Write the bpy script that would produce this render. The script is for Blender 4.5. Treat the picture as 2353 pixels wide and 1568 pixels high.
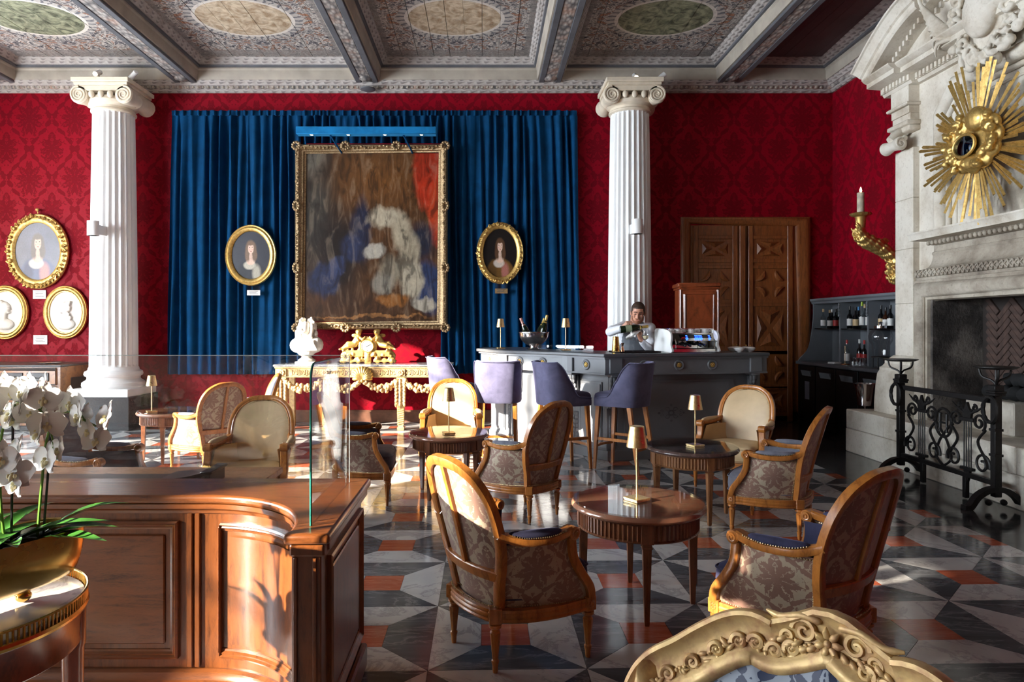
import bpy, bmesh, math, random
from math import pi, sin, cos, radians as R
from mathutils import Vector as V, Matrix as M
import numpy as np
for o in list(bpy.data.objects): bpy.data.objects.remove(o)
scene = bpy.context.scene
COL = scene.collection
# ---------------------------------------------------------------- camera
F = 1575.0; HC = 1.45; VX, VY = 1112.0, 750.0
cam = bpy.data.cameras.new('camera'); co = bpy.data.objects.new('camera', cam); COL.objects.link(co)
co.location = (0, 0, HC); co.rotation_euler = (pi/2, 0, 0)
cam.sensor_width = 36; cam.sensor_fit = 'HORIZONTAL'; cam.lens = F/2353*36
cam.shift_x = (1176.5-VX)/2353; cam.shift_y = -(784-VY)/2353
cam.clip_start = .05; cam.clip_end = 300
scene.camera = co
def at(px, py, Y):            # the point at depth Y that the photograph shows at a pixel
    return V(((px-VX)*Y/F, Y, HC-(py-VY)*Y/F))
# ---------------------------------------------------------------- light
world = bpy.data.worlds.new('sky'); scene.world = world; world.use_nodes = True
bg = world.node_tree.nodes['Background']
bg.inputs[0].default_value = (.80, .90, 1.0, 1); bg.inputs[1].default_value = 28.0
sun = bpy.data.lights.new('sun', 'SUN'); so = bpy.data.objects.new('sun', sun); COL.objects.link(so)
SUN = V((.85, .50, -.30)).normalized()
so.rotation_euler = SUN.to_track_quat('-Z', 'Y').to_euler()
sun.energy = 25; sun.angle = R(.7); sun.color = (1, .90, .76)
vs = scene.view_settings
scene.display_settings.display_device = 'sRGB'
vs.view_transform = 'Standard'; vs.look = 'None'; vs.gamma = 1; vs.use_curve_mapping = False
vs.exposure = 0.47
cy = scene.cycles
cy.max_bounces = 6; cy.diffuse_bounces = 4; cy.glossy_bounces = 3; cy.transmission_bounces = 3; cy.transparent_max_bounces = 10
cy.use_adaptive_sampling = True; cy.adaptive_threshold = .25
cy.caustics_reflective = False; cy.caustics_refractive = False; cy.sample_clamp_indirect = 8
# ---------------------------------------------------------------- mesh helpers
class MB:
    def __init__(s): s.v = []; s.f = []; s.uv = []; s.m = M(); s.has_uv = False
    def add(s, vs_, fs, uv=None):
        b = len(s.v)
        for p in vs_: s.v.append(tuple(s.m @ V(p)))
        for f in fs: s.f.append(tuple(i+b for i in f))
        if uv: s.has_uv = True; s.uv += list(uv)
        else: s.uv += [(0, 0)]*len(vs_)
        return s
    def at(s, loc=(0, 0, 0), rz=0, rx=0, ry=0, sc=1):
        s.m = M.Translation(loc) @ M.Rotation(rz, 4, 'Z') @ M.Rotation(ry, 4, 'Y') @ M.Rotation(rx, 4, 'X')
        if sc != 1: s.m = s.m @ (M.Diagonal((*sc, 1)) if hasattr(sc, '__len__') else M.Scale(sc, 4))
        return s
    def box(s, x0, x1, y0, y1, z0, z1, c=0):
        if c <= 0:
            return s.add([(x, y, z) for x in (x0, x1) for y in (y0, y1) for z in (z0, z1)],
                  [(0, 1, 3, 2), (4, 6, 7, 5), (0, 4, 5, 1), (2, 3, 7, 6), (0, 2, 6, 4), (1, 5, 7, 3)])
        c = min(c, abs(x1-x0)*.45, abs(y1-y0)*.45, abs(z1-z0)*.45)
        vs_, idx = [], {}
        for i, x in enumerate((x0, x1)):
            for j, y in enumerate((y0, y1)):
                for k, z in enumerate((z0, z1)):
                    dx, dy, dz = (c if i == 0 else -c), (c if j == 0 else -c), (c if k == 0 else -c)
                    for a, p in enumerate(((x, y+dy, z+dz), (x+dx, y, z+dz), (x+dx, y+dy, z))):
                        idx[i, j, k, a] = len(vs_); vs_.append(p)
        g = lambda i, j, k, a: idx[i, j, k, a]
        fs = []
        for i in (0, 1):
            fs += [(g(i,0,0,0), g(i,1,0,0), g(i,1,1,0), g(i,0,1,0)), (g(0,i,0,1), g(1,i,0,1), g(1,i,1,1), g(0,i,1,1)), (g(0,0,i,2), g(1,0,i,2), g(1,1,i,2), g(0,1,i,2))]
            for j in (0, 1):
                fs += [(g(i,j,0,0), g(i,j,1,0), g(i,j,1,1), g(i,j,0,1)), (g(i,0,j,0), g(i,1,j,0), g(i,1,j,2), g(i,0,j,2)), (g(0,i,j,1), g(1,i,j,1), g(1,i,j,2), g(0,i,j,2))]
                for k in (0, 1): fs.append((g(i,j,k,0), g(i,j,k,1), g(i,j,k,2)))
        return s.add(vs_, fs)
    def lathe(s, prof, seg=24, c=(0, 0, 0), rf=None, cap=True, sx=1, sy=1, a0=0, a1=2*pi):
        full = abs(a1-a0-2*pi) < 1e-6; n = seg if full else seg+1
        vs_, fs = [], []
        for (r, z) in prof:
            for i in range(n):
                a = a0+(a1-a0)*i/seg; rr = r if rf is None else rf(r, z, a)
                vs_.append((c[0]+rr*cos(a)*sx, c[1]+rr*sin(a)*sy, c[2]+z))
        for k in range(len(prof)-1):
            for i in range(seg):
                j = (i+1) % n if full else i+1
                fs.append((k*n+i, k*n+j, (k+1)*n+j, (k+1)*n+i))
        if cap and full:
            if prof[0][0] > 1e-5: fs.append(tuple(reversed(range(n))))
            if prof[-1][0] > 1e-5: fs.append(tuple(range((len(prof)-1)*n, len(prof)*n)))
        return s.add(vs_, fs)
    def ring_loft(s, rings, closed_rings=True, cap=True, uv=None):
        n = len(rings[0]); vs_ = [p for r in rings for p in r]; fs = []
        for k in range(len(rings)-1):
            for i in range(n if closed_rings else n-1):
                j = (i+1) % n; fs.append((k*n+i, k*n+j, (k+1)*n+j, (k+1)*n+i))
        if cap and closed_rings: fs += [tuple(reversed(range(n))), tuple(range((len(rings)-1)*n, len(rings)*n))]
        return s.add(vs_, fs, uv)
    def tube(s, pts, r, seg=8, closed=False, cap=True, flat=1.0, up=None):
        pts = [V(p) for p in pts]; n = len(pts)
        rs = r if hasattr(r, '__len__') else [r]*n
        rings = []; N = None
        for i in range(n):
            a = pts[(i-1) % n] if (closed or i > 0) else pts[i]
            b = pts[(i+1) % n] if (closed or i < n-1) else pts[i]
            t = (b-a).normalized() if (b-a).length > 1e-9 else V((0, 0, 1))
            if N is None:
                N = V(up) if up else (V((0, 0, 1)) if abs(t.z) < .9 else V((1, 0, 0)))
            N = (N - t*N.dot(t))
            N = N.normalized() if N.length > 1e-6 else t.orthogonal().normalized()
            B = t.cross(N)
            rings.append([tuple(pts[i]+(N*cos(2*pi*k/seg)*flat+B*sin(2*pi*k/seg))*rs[i]) for k in range(seg)])
        if closed: rings.append(rings[0])
        return s.ring_loft(rings, cap=cap and not closed)
    def sweep(s, pts, prof, up, closed=False, cap=True):
        pts = [V(p) for p in pts]; n = len(pts); up = V(up); rings = []
        for i in range(n):
            a = pts[(i-1) % n] if (closed or i > 0) else pts[i]
            b = pts[(i+1) % n] if (closed or i < n-1) else pts[i]
            t = (b-a).normalized(); S = t.cross(up).normalized(); U = S.cross(t)
            k = 1.0
            if (closed or 0 < i < n-1):
                t1 = (pts[i]-a).normalized(); d = max(.35, t1.dot(t)); k = 1/d
            rings.append([tuple(pts[i]+S*(p*k)+U*q) for p, q in prof])
        if closed: rings.append(rings[0])
        return s.ring_loft(rings, cap=cap and not closed)
    def ball(s, c, r, seg=12, rings=8, rot=None):
        rx, ry, rz = r if hasattr(r, '__len__') else (r, r, r)
        c = V(c); vs_ = []; fs = []
        for k in range(1, rings):
            th = pi*k/rings
            for i in range(seg):
                a = 2*pi*i/seg; p = V((rx*sin(th)*cos(a), ry*sin(th)*sin(a), rz*cos(th)))
                if rot: p = rot @ p
                vs_.append(tuple(c+p))
        top, bot = V((0, 0, rz)), V((0, 0, -rz))
        if rot: top, bot = rot @ top, rot @ bot
        vs_ += [tuple(c+top), tuple(c+bot)]; T = len(vs_)-2
        for k in range(rings-2):
            for i in range(seg): j = (i+1) % seg; fs.append((k*seg+i, (k+1)*seg+i, (k+1)*seg+j, k*seg+j))
        for i in range(seg):
            j = (i+1) % seg; fs.append((T, i, j)); fs.append((T+1, (rings-2)*seg+j, (rings-2)*seg+i))
        return s.add(vs_, fs)
    def cap_(s, a, b, ra, rb, seg=10):           # tapered capsule
        a, b = V(a), V(b); d = (b-a); L = d.length
        if L < 1e-6: return s.ball(a, ra)
        d.normalize(); pts, rs = [], []
        for k in range(4): an = pi/2*(k/4); pts.append(a-d*ra*cos(an)); rs.append(max(ra*sin(an), 1e-4))
        pts.append(a); rs.append(ra); pts.append(b); rs.append(rb)
        for k in range(1, 5): an = pi/2*(k/4); pts.append(b+d*rb*sin(an)); rs.append(max(rb*cos(an), 1e-4))
        return s.tube(pts, rs, seg)
    def prism(s, poly, d0, d1, axis='z'):
        n = len(poly)
        def P(a, b, d): return {'z': (a, b, d), 'y': (a, d, b), 'x': (d, a, b)}[axis]
        return s.add([P(a, b, d0) for a, b in poly]+[P(a, b, d1) for a, b in poly],
              [tuple(reversed(range(n))), tuple(range(n, 2*n))]+[(i, (i+1) % n, n+(i+1) % n, n+i) for i in range(n)])
    def grid(s, fn, nu, nv, uvs=(1, 1), thick=None):
        vs_, fs, uv = [], [], []
        for j in range(nv+1):
            for i in range(nu+1):
                vs_.append(tuple(fn(i/nu, j/nv))); uv.append((i/nu*uvs[0], j/nv*uvs[1]))
        for j in range(nv):
            for i in range(nu):
                a = j*(nu+1)+i; fs.append((a, a+1, a+nu+2, a+nu+1))
        return s.add(vs_, fs, uv)
    def build(s, name, mat, parent=None, smooth=40, recalc=True, origin=None):
        me = bpy.data.meshes.new(name)
        vv = s.v
        if origin is not None: vv = [tuple(V(p)-V(origin)) for p in vv]
        me.from_pydata(vv, [], s.f)
        if recalc:
            bm = bmesh.new(); bm.from_mesh(me); bmesh.ops.recalc_face_normals(bm, faces=bm.faces)
            bm.to_mesh(me); bm.free()
        if s.has_uv:
            ul = me.uv_layers.new(name='UVMap'); vi = np.empty(len(me.loops), dtype=np.int32); me.loops.foreach_get('vertex_index', vi)
            ul.data.foreach_set('uv', np.array(s.uv, dtype=np.float32)[vi].ravel())
        if smooth:
            me.shade_smooth(); me.set_sharp_from_angle(angle=R(smooth))
        me.update()
        o = bpy.data.objects.new(name, me); COL.objects.link(o)
        if mat: me.materials.append(mat)
        if parent: o.parent = parent
        if origin is not None: o.location = origin
        return o
def spl(pts, n=6, closed=False):
    """Catmull-Rom through the points"""
    P_ = [V(p) for p in pts]; m = len(P_); out = []
    rng = range(m if closed else m-1)
    for i in rng:
        if closed: a, b, c, d = P_[(i-1) % m], P_[i], P_[(i+1) % m], P_[(i+2) % m]
        else: a, b, c, d = P_[max(i-1, 0)], P_[i], P_[i+1], P_[min(i+2, m-1)]
        for k in range(n):
            t = k/n
            out.append(.5*((2*b)+(c-a)*t+(2*a-5*b+4*c-d)*t*t+(3*b-a-3*c+d)*t**3))
    if not closed: out.append(P_[-1].copy())
    return out
def spl2(pts, n=6, closed=False):
    return [(p.x, p.y) for p in spl([(a, b, 0) for a, b in pts], n, closed)]
def empty(name, loc=(0, 0, 0), rz=0):
    o = bpy.data.objects.new(name, None); COL.objects.link(o); o.location = loc; o.rotation_euler = (0, 0, rz)
    o.empty_display_size = .05
    return o
def tag(o, label=None, cat=None, group=None, kind=None):
    if label: o['label'] = label
    if cat: o['category'] = cat
    if group: o['group'] = group
    if kind: o['kind'] = kind
    return o
def thing(name, label, cat, loc=(0, 0, 0), rz=0, group=None): return tag(empty(name, loc, rz), label, cat, group)
def copy_tree(o, parent=None):
    c = o.copy(); COL.objects.link(c); c.parent = parent
    for ch in o.children: copy_tree(ch, c)
    return c
def dup(o, loc, rz, label, cat=None, group=None):
    c = copy_tree(o); c.location = loc; c.rotation_euler = (0, 0, rz); tag(c, label, cat, group); return c
def part(name, fn, mat, parent, smooth=40):
    m = MB(); fn(m); return m.build(name, mat, parent, smooth)
def remeshed(mb, name, mat, parent=None, voxel=.01, smooth_it=2, disp=None):
    """union the pieces of a body into one continuous skin"""
    o = mb.build(name+'_tmp', None, None, smooth=0)
    md = o.modifiers.new('r', 'REMESH'); md.mode = 'VOXEL'; md.voxel_size = voxel; md.use_smooth_shade = True
    if smooth_it: sm = o.modifiers.new('s', 'SMOOTH'); sm.iterations = smooth_it; sm.factor = .5
    dg = bpy.context.evaluated_depsgraph_get(); me = bpy.data.meshes.new_from_object(o.evaluated_get(dg))
    bpy.data.objects.remove(o)
    me.name = name; me.shade_smooth(); me.materials.clear()
    if mat: me.materials.append(mat)
    n = bpy.data.objects.new(name, me); COL.objects.link(n)
    if parent: n.parent = parent
    return n
# ---------------------------------------------------------------- material helpers
def lin(c): return tuple(((x/255)/12.92 if x/255 <= .04045 else ((x/255+.055)/1.055)**2.4) for x in c)
def rgb(*c): return (*lin(c), 1)
class Mat:
    def __init__(s, name, col=(.5, .5, .5, 1), rough=.5, metal=0, **kw):
        s.mat = bpy.data.materials.new(name); s.mat.use_nodes = True; s.nt = s.mat.node_tree
        s.p = s.nt.nodes['Principled BSDF']; s.out = s.nt.nodes['Material Output']
        s.set('Base Color', col); s.set('Roughness', rough); s.set('Metallic', metal)
        for k, v in kw.items(): s.set(k.replace('_', ' '), v)
    def set(s, k, v): s.lk(v, s.p.inputs[k]) if hasattr(v, 'node') else setattr(s.p.inputs[k], 'default_value', v)
    def n(s, t, **kw):
        nd = s.nt.nodes.new(t)
        for k, v in kw.items():
            if k in nd.bl_rna.properties and k not in ('inputs',): setattr(nd, k, v)
            else:
                i = nd.inputs[k]
                if hasattr(v, 'node'): s.nt.links.new(v, i)
                else: i.default_value = v
        return nd
    def lk(s, a, b): s.nt.links.new(a, b)
    def pos(s, kind='world', sc=(1, 1, 1), loc=(0, 0, 0), rot=(0, 0, 0)):
        if kind == 'world': v = s.n('ShaderNodeNewGeometry').outputs['Position']
        else: v = s.n('ShaderNodeTexCoord').outputs[{'obj': 'Object', 'uv': 'UV', 'gen': 'Generated'}[kind]]
        m = s.n('ShaderNodeMapping'); m.inputs['Scale'].default_value = sc; m.inputs['Location'].default_value = loc; m.inputs['Rotation'].default_value = rot
        s.lk(v, m.inputs[0]); return m.outputs[0]
    def math(s, op, a, b=0.0, c=None, clamp=False):
        nd = s.n('ShaderNodeMath', operation=op, use_clamp=clamp)
        for i, x in enumerate((a, b, c)):
            if x is None: continue
            if hasattr(x, 'node'): s.lk(x, nd.inputs[i])
            else: nd.inputs[i].default_value = x
        return nd.outputs[0]
    def noise(s, vec, scale=5, detail=3, rough=.55, dist=0, out=0):
        nd = s.n('ShaderNodeTexNoise', Scale=scale, Detail=detail, Roughness=rough, Distortion=dist); s.lk(vec, nd.inputs['Vector']); return nd.outputs[out]
    def vor(s, vec, scale=5, feature='F1', out=0):
        nd = s.n('ShaderNodeTexVoronoi', Scale=scale, feature=feature); s.lk(vec, nd.inputs['Vector']); return nd.outputs[out]
    def ramp(s, fac, stops, interp='LINEAR'):
        nd = s.n('ShaderNodeValToRGB'); cr = nd.color_ramp; cr.interpolation = interp
        while len(cr.elements) < len(stops): cr.elements.new(.5)
        for e, (p, c) in zip(cr.elements, stops): e.position = p; e.color = c if hasattr(c, '__len__') else (c, c, c, 1)
        s.lk(fac, nd.inputs[0]); return nd.outputs[0]
    def mix(s, fac, a, b, mode='MIX'):
        nd = s.n('ShaderNodeMix', data_type='RGBA', blend_type=mode)
        for i, x in ((0, fac), (6, a), (7, b)):
            if hasattr(x, 'node'): s.lk(x, nd.inputs[i])
            else: nd.inputs[i].default_value = x
        return nd.outputs[2]
    def bump(s, h, strength=.3, dist=.01):
        nd = s.n('ShaderNodeBump', Strength=strength, Distance=dist); s.lk(h, nd.inputs['Height']); s.lk(nd.outputs[0], s.p.inputs['Normal']); return nd
    def sep(s, v): nd = s.n('ShaderNodeSeparateXYZ'); s.lk(v, nd.inputs[0]); return nd.outputs
    def comb(s, x, y, z=0.0):
        nd = s.n('ShaderNodeCombineXYZ')
        for i, a in enumerate((x, y, z)):
            if hasattr(a, 'node'): s.lk(a, nd.inputs[i])
            else: nd.inputs[i].default_value = a
        return nd.outputs[0]
    def damask(s, u, v, W, H, seed=0.0, scale=5.0, t0=.47, t1=.51):
        """damask: ogee net of leafy stems with a palmette in every compartment, mirrored about its axis"""
        mt = s.math; um = mt('PINGPONG', u, W/2); vm = mt('FLOORED_MODULO', v, H)
        vec = s.comb(mt('DIVIDE', um, W), mt('DIVIDE', vm, W), seed)
        nz = mt('SUBTRACT', s.noise(vec, scale*2.2, 2, .5, 1.2), .5)
        def palm(dx, dy, sz, n):
            r = mt('SQRT', mt('ADD', mt('POWER', dx, 2.0), mt('POWER', mt('MULTIPLY', dy, .72), 2.0))); th = mt('ARCTAN2', dx, dy)
            lobes = mt('ABSOLUTE', mt('COSINE', mt('MULTIPLY', th, n)))
            Rr = mt('MULTIPLY', mt('ADD', mt('MULTIPLY', lobes, .42), mt('ADD', mt('MULTIPLY', nz, .55), .58)), sz)
            inside = mt('LESS_THAN', r, Rr)
            vein = mt('MULTIPLY', mt('LESS_THAN', mt('ABSOLUTE', mt('SINE', mt('MULTIPLY', mt('ADD', th, mt('MULTIPLY', nz, 1.1)), n*1.0))), .17), mt('GREATER_THAN', r, sz*.22))
            return mt('MULTIPLY', inside, mt('SUBTRACT', 1.0, vein))
        vc = mt('SUBTRACT', mt('FLOORED_MODULO', mt('ADD', v, H/2), H), H/2)
        p1 = palm(um, vc, W*.30, 4.5); p2 = palm(mt('SUBTRACT', W/2, um), mt('SUBTRACT', vm, H/2), W*.26, 3.5)
        xo = mt('MULTIPLY', mt('ADD', mt('MULTIPLY', mt('COSINE', mt('MULTIPLY', v, 2*pi/H)), .40), .5), W/2)
        dd = mt('ABSOLUTE', mt('SUBTRACT', um, xo)); wd = mt('MULTIPLY', mt('ADD', mt('MULTIPLY', mt('ABSOLUTE', mt('SINE', mt('MULTIPLY', v, 7*pi/H))), .05), mt('ADD', mt('MULTIPLY', nz, .10), .012)), W)
        stem = mt('LESS_THAN', dd, wd)
        leaf = mt('GREATER_THAN', nz, .13+.0*t0)
        return mt('MAXIMUM', mt('MAXIMUM', p1, p2), mt('MAXIMUM', stem, leaf))
def plain(name, col, rough=.5, metal=0, var=.12, vs_=8, bump=0, bs=60, **kw):
    m = Mat(name, col, rough, metal, **kw)
    p = m.pos('obj')
    if var:
        nz = m.noise(p, vs_, 4)
        dark = tuple(c*(1-var*1.6) for c in col[:3])+(1,); lite = tuple(min(1, c*(1+var)) for c in col[:3])+(1,)
        m.set('Base Color', m.ramp(nz, [(.3, dark), (.7, lite)]))
    if bump: m.bump(m.noise(p, bs, 3), bump, .004)
    return m.mat
def wood(name, c1, c2, rough=.35, sc=(1, 1, 1), grain=14, coat=.25, rot=(0, 0, 0), bump=.08):
    m = Mat(name, c1, rough); p = m.pos('obj', sc=sc, rot=rot)
    nz = m.noise(p, grain, 5, .6, .8); fine = m.noise(m.pos('obj', sc=tuple(4*x for x in sc), rot=rot), grain*3, 2)
    f = m.math('ADD', m.math('MULTIPLY', nz, .75), m.math('MULTIPLY', fine, .25))
    m.set('Base Color', m.ramp(f, [(.32, c2), (.5, c1), (.68, tuple(min(1, x*1.25) for x in c1[:3])+(1,))]))
    m.set('Coat Weight', coat); m.set('Coat Roughness', .15); m.bump(fine, bump, .003); return m.mat
def glassy(name, tint=(1, 1, 1, 1), ior=1.5, rough=0.0, extra=0.0):
    m = Mat(name); nt = m.nt; nt.nodes.remove(m.p)
    bf = m.n('ShaderNodeNewGeometry').outputs['Backfacing']; fr = m.n('ShaderNodeFresnel', IOR=m.math('ADD', m.math('MULTIPLY', bf, 1/ior-ior), ior)); tr = m.n('ShaderNodeBsdfTransparent', Color=tint); gl = m.n('ShaderNodeBsdfGlossy', Roughness=rough)
    fac = fr.outputs[0] if not extra else m.math('ADD', fr.outputs[0], extra, clamp=True)
    mx = m.n('ShaderNodeMixShader'); m.lk(fac, mx.inputs[0]); m.lk(tr.outputs[0], mx.inputs[1]); m.lk(gl.outputs[0], mx.inputs[2])
    m.lk(mx.outputs[0], m.out.inputs[0]); return m.mat
def glow(name, col, strength):
    m = Mat(name, col, .5); m.set('Emission Color', col); m.set('Emission Strength', strength); return m.mat
def gilded(name, hi, lo, rough=.28, sc=30, bump=.25, metal=1):
    m = Mat(name, hi, rough, metal); p = m.pos('obj'); nz = m.noise(p, sc, 4, .6)
    m.set('Base Color', m.ramp(nz, [(.35, lo), (.6, hi)])); m.set('Roughness', m.ramp(nz, [(.3, rough+.2), (.7, rough)]))
    m.bump(m.noise(p, sc*2.2, 2), bump, .004); return m.mat
# ---------------------------------------------------------------- materials
def marble(name, c1, c2, vein, vscale=2.2, rough=.1, thr=.47, streak=(1, 1, 1)):
    m = Mat(name, c1, rough); p = m.pos('world', sc=streak)
    cl = m.ramp(m.noise(p, 3.1, 6, .62, .6), [(.3, c1), (.75, c2)])
    v1 = m.noise(p, vscale, 8, .68, 1.1)
    vein_f = m.ramp(v1, [(thr-.035, 0.0), (thr, 1.0), (thr+.035, 0.0)])
    m.set('Base Color', m.mix(m.math('MULTIPLY', vein_f, .55), cl, vein))
    m.set('Roughness', m.ramp(m.noise(p, 9, 3), [(.3, rough*.7), (.7, rough*1.6)]))
    return m.mat
T_WHITE = marble('white_veined_marble', rgb(196, 192, 188), rgb(172, 170, 168), rgb(120, 118, 118), 2.4)
T_GREY = marble('grey_marble', rgb(62, 64, 68), rgb(96, 98, 102), rgb(140, 140, 142), 3.4, streak=(.5, 2.2, 1))
T_RED = marble('red_marble', rgb(150, 68, 44), rgb(176, 88, 58), rgb(196, 130, 100), 5, streak=(.5, 6, 1))
T_DARK = marble('dark_marble', rgb(38, 38, 41), rgb(62, 61, 62), rgb(104, 102, 100), 3, streak=(.7, 2, 1))
def red_damask(name, plane):
    m = Mat(name, rgb(150, 10, 35), .55); x, y, z = m.sep(m.pos('world'))
    u = x if plane == 'xz' else y
    k = m.damask(u, z, .69, .92, 3.3, 6.5)
    fine = m.noise(m.pos('world', sc=(260, 260, 40)), 1, 2)
    m.set('Base Color', m.mix(k, rgb(136, 2, 25), rgb(110, 1, 18))); m.set('Roughness', m.math('ADD', m.math('MULTIPLY', k, .2), .5))
    m.set('Specular IOR Level', .12)
    m.bump(m.math('ADD', k, m.math('MULTIPLY', fine, .4)), .18, .003); return m.mat
DAM_X = red_damask('red_damask_cloth', 'xz'); DAM_Y = red_damask('red_damask_cloth_side', 'yz')
def velvet(name, col, sheen, rough=.85, tint=None, sc=5):
    m = Mat(name, col, rough); p = m.pos('obj')
    nz = m.noise(p, sc, 4, .6, .5)
    m.set('Base Color', m.ramp(nz, [(.3, tuple(c*.72 for c in col[:3])+(1,)), (.7, tuple(min(1, c*1.2) for c in col[:3])+(1,))]))
    m.set('Sheen Weight', sheen); m.set('Sheen Roughness', .35); m.set('Sheen Tint', tint or col); m.set('Specular IOR Level', .15)
    m.bump(m.noise(p, 160, 2), .12, .002); return m.mat
BLUE = velvet('blue_velvet', rgb(0, 58, 98), .4, tint=rgb(40, 140, 200))
NAVY = velvet('navy_velvet', rgb(58, 58, 82), .5, tint=rgb(150, 150, 190), sc=9)
GREYV = velvet('grey_velvet', rgb(112, 112, 122), .4, tint=rgb(200, 200, 220), sc=9)
LAV = velvet('slate_velvet', rgb(92, 90, 114), .6, tint=rgb(190, 188, 225), sc=7)
BEIGE = plain('beige_leather', rgb(196, 168, 128), .45, var=.1, vs_=5, bump=.1, bs=120)
def chair_damask():
    m = Mat('brown_damask', rgb(120, 96, 84), .5); u, v, _ = m.sep(m.pos('uv'))
    k = m.damask(u, v, .30, .30, 7.1, 5.0)
    k2 = k
    c = m.mix(k, rgb(176, 160, 136), rgb(138, 106, 92)); edge = m.math('SUBTRACT', k2, k, clamp=True)
    m.set('Base Color', m.mix(m.math('MULTIPLY', edge, .7), c, rgb(70, 52, 46)))
    m.set('Roughness', m.ramp(k, [(0, .6), (1, .36)])); m.set('Sheen Weight', .2)
    m.bump(m.math('ADD', k, m.math('MULTIPLY', m.noise(m.pos('uv', sc=(900, 900, 1)), 1, 1), .25)), .2, .002); return m.mat
DAMC = chair_damask()
BEECH = wood('honey_beech_wood', rgb(168, 104, 44), rgb(120, 66, 22), .32, (3, 3, .7), 10, .3)
WALNUT = wood('walnut_wood', rgb(122, 74, 46), rgb(78, 42, 24), .33, (3, 3, .6), 10, .3)
WALN2 = wood('pale_walnut_wood', rgb(150, 104, 66), rgb(106, 66, 38), .4, (3, 3, .6), 10, .2)
OAK = wood('dark_oak_wood', rgb(106, 58, 24), rgb(62, 31, 11), .3, (1, 6, 6), 6, .35)
OAKV = wood('dark_oak_wood_upright', rgb(106, 58, 24), rgb(62, 31, 11), .3, (6, 6, 1), 6, .35)
DOORW = wood('chestnut_door_wood', rgb(130, 74, 34), rgb(80, 40, 16), .42, (7, 7, .8), 7, .2)
MAHOG = wood('mahogany_wood', rgb(128, 60, 30), rgb(82, 34, 14), .28, (3, 3, 1.5), 4, .4)
INLAY = wood('inlaid_chest_wood', rgb(150, 96, 50), rgb(84, 46, 22), .35, (2, 2, 2), 5, .3)
EBONY = plain('ebony', rgb(34, 28, 26), .35, var=.2)
GOLD = gilded('gilt_wood', (.74, .50, .17, 1), (.52, .33, .10, 1), .36, 34, .3, .85)
GOLDP = gilded('pale_gilt_wood', (.66, .46, .20, 1), (.44, .25, .12, 1), .38, 26, .3, .3)
GOLDA = gilded('aged_gilt_frame', (.42, .30, .17, 1), (.20, .13, .07, 1), .42, 60, .9)
BRASS = gilded('brushed_brass', (.86, .66, .34, 1), (.72, .52, .24, 1), .26, 50, .05)
BRASSP = gilded('polished_brass', (.62, .40, .12, 1), (.45, .25, .05, 1), .16, 6, .02)
NAIL = gilded('aged_brass_nails', (.55, .42, .24, 1), (.3, .2, .1, 1), .35, 60, .05)
IRON = plain('wrought_iron', rgb(34, 31, 30), .5, .55, var=.2, vs_=40, bump=.3, bs=90)
CHROME = plain('chrome', (.82, .82, .84, 1), .08, 1, var=.03)
SILVER = plain('hammered_silver', (.72, .72, .73, 1), .16, 1, var=.1, vs_=30, bump=.25, bs=40)
BLACK = plain('black_plastic', rgb(16, 16, 18), .35, var=.1)
BLACKG = plain('black_gloss', rgb(12, 12, 14), .08, var=.1)
BARG = plain('grey_painted_wood', rgb(112, 114, 118), .42, var=.05, vs_=3, bump=.05, bs=80)
BARD = plain('grey_worktop', rgb(84, 86, 90), .3, var=.06)
SHELFG = plain('grey_shelf_paint', rgb(108, 111, 116), .45, var=.04)
PORC = plain('white_porcelain', rgb(235, 233, 230), .12, var=.02)
PAPER = plain('white_card', rgb(238, 236, 232), .4, var=.02)
WHITEP = plain('white_paint', rgb(240, 239, 237), .5, var=.03, vs_=3)
STUCCO = plain('cream_stone', rgb(222, 208, 186), .6, var=.08, vs_=7, bump=.15, bs=60)
PLASTER = plain('white_plaster', rgb(228, 222, 212), .55, var=.06, vs_=10)
GRANITE = plain('black_granite', rgb(58, 60, 62), .2, var=.5, vs_=160)
def stone(name, c1, c2, c3, b=.5, soot=False):
    m = Mat(name, c1, .8); p = m.pos('world'); n1 = m.noise(p, 2.2, 8, .65); n2 = m.noise(p, 28, 4, .7)
    col = m.ramp(n1, [(.3, c3), (.46, c2), (.6, c1)]); col = m.mix(m.ramp(n2, [(.55, 0.0), (.72, .5)]), col, c3)
    m.set('Base Color', col); m.bump(m.math('ADD', n1, m.math('MULTIPLY', n2, .5)), b, .02); return m.mat
STONE = stone('white_limestone', rgb(224, 216, 202), rgb(208, 198, 182), rgb(172, 156, 134), .35)
STONEG = stone('weathered_limestone', rgb(186, 176, 160), rgb(160, 148, 132), rgb(112, 100, 88), .7)
SOOT = stone('sooty_stone', rgb(120, 112, 104), rgb(70, 64, 60), rgb(24, 22, 20), 1)
BRICKM = plain('burnt_brick', rgb(74, 54, 46), .8, var=.3, vs_=12, bump=.5, bs=50)
CHAR = plain('charcoal', rgb(20, 19, 19), .9, var=.4, vs_=30, bump=.6, bs=40)
GLASS = glassy('clear_glass', (.985, .992, .99, 1), 1.62); GLASSE = plain('green_glass_edge', rgb(40, 120, 104), .1, var=0)
GTOP = glassy('table_glass', (.97, .985, .98, 1), 1.75)
TOPM = marble('brown_marble', rgb(140, 88, 68), rgb(178, 126, 98), rgb(160, 130, 104), 6, .15)
TOPD = marble('dark_brown_marble', rgb(74, 58, 54), rgb(116, 94, 86), rgb(140, 110, 104), 6, .15)
GMARB = marble('grey_veined_marble', rgb(92, 98, 106), rgb(150, 152, 156), rgb(220, 220, 220), 5, .12)
WMARB = marble('white_marble_top', rgb(214, 208, 200), rgb(190, 184, 178), rgb(130, 126, 124), 4, .12)
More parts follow.
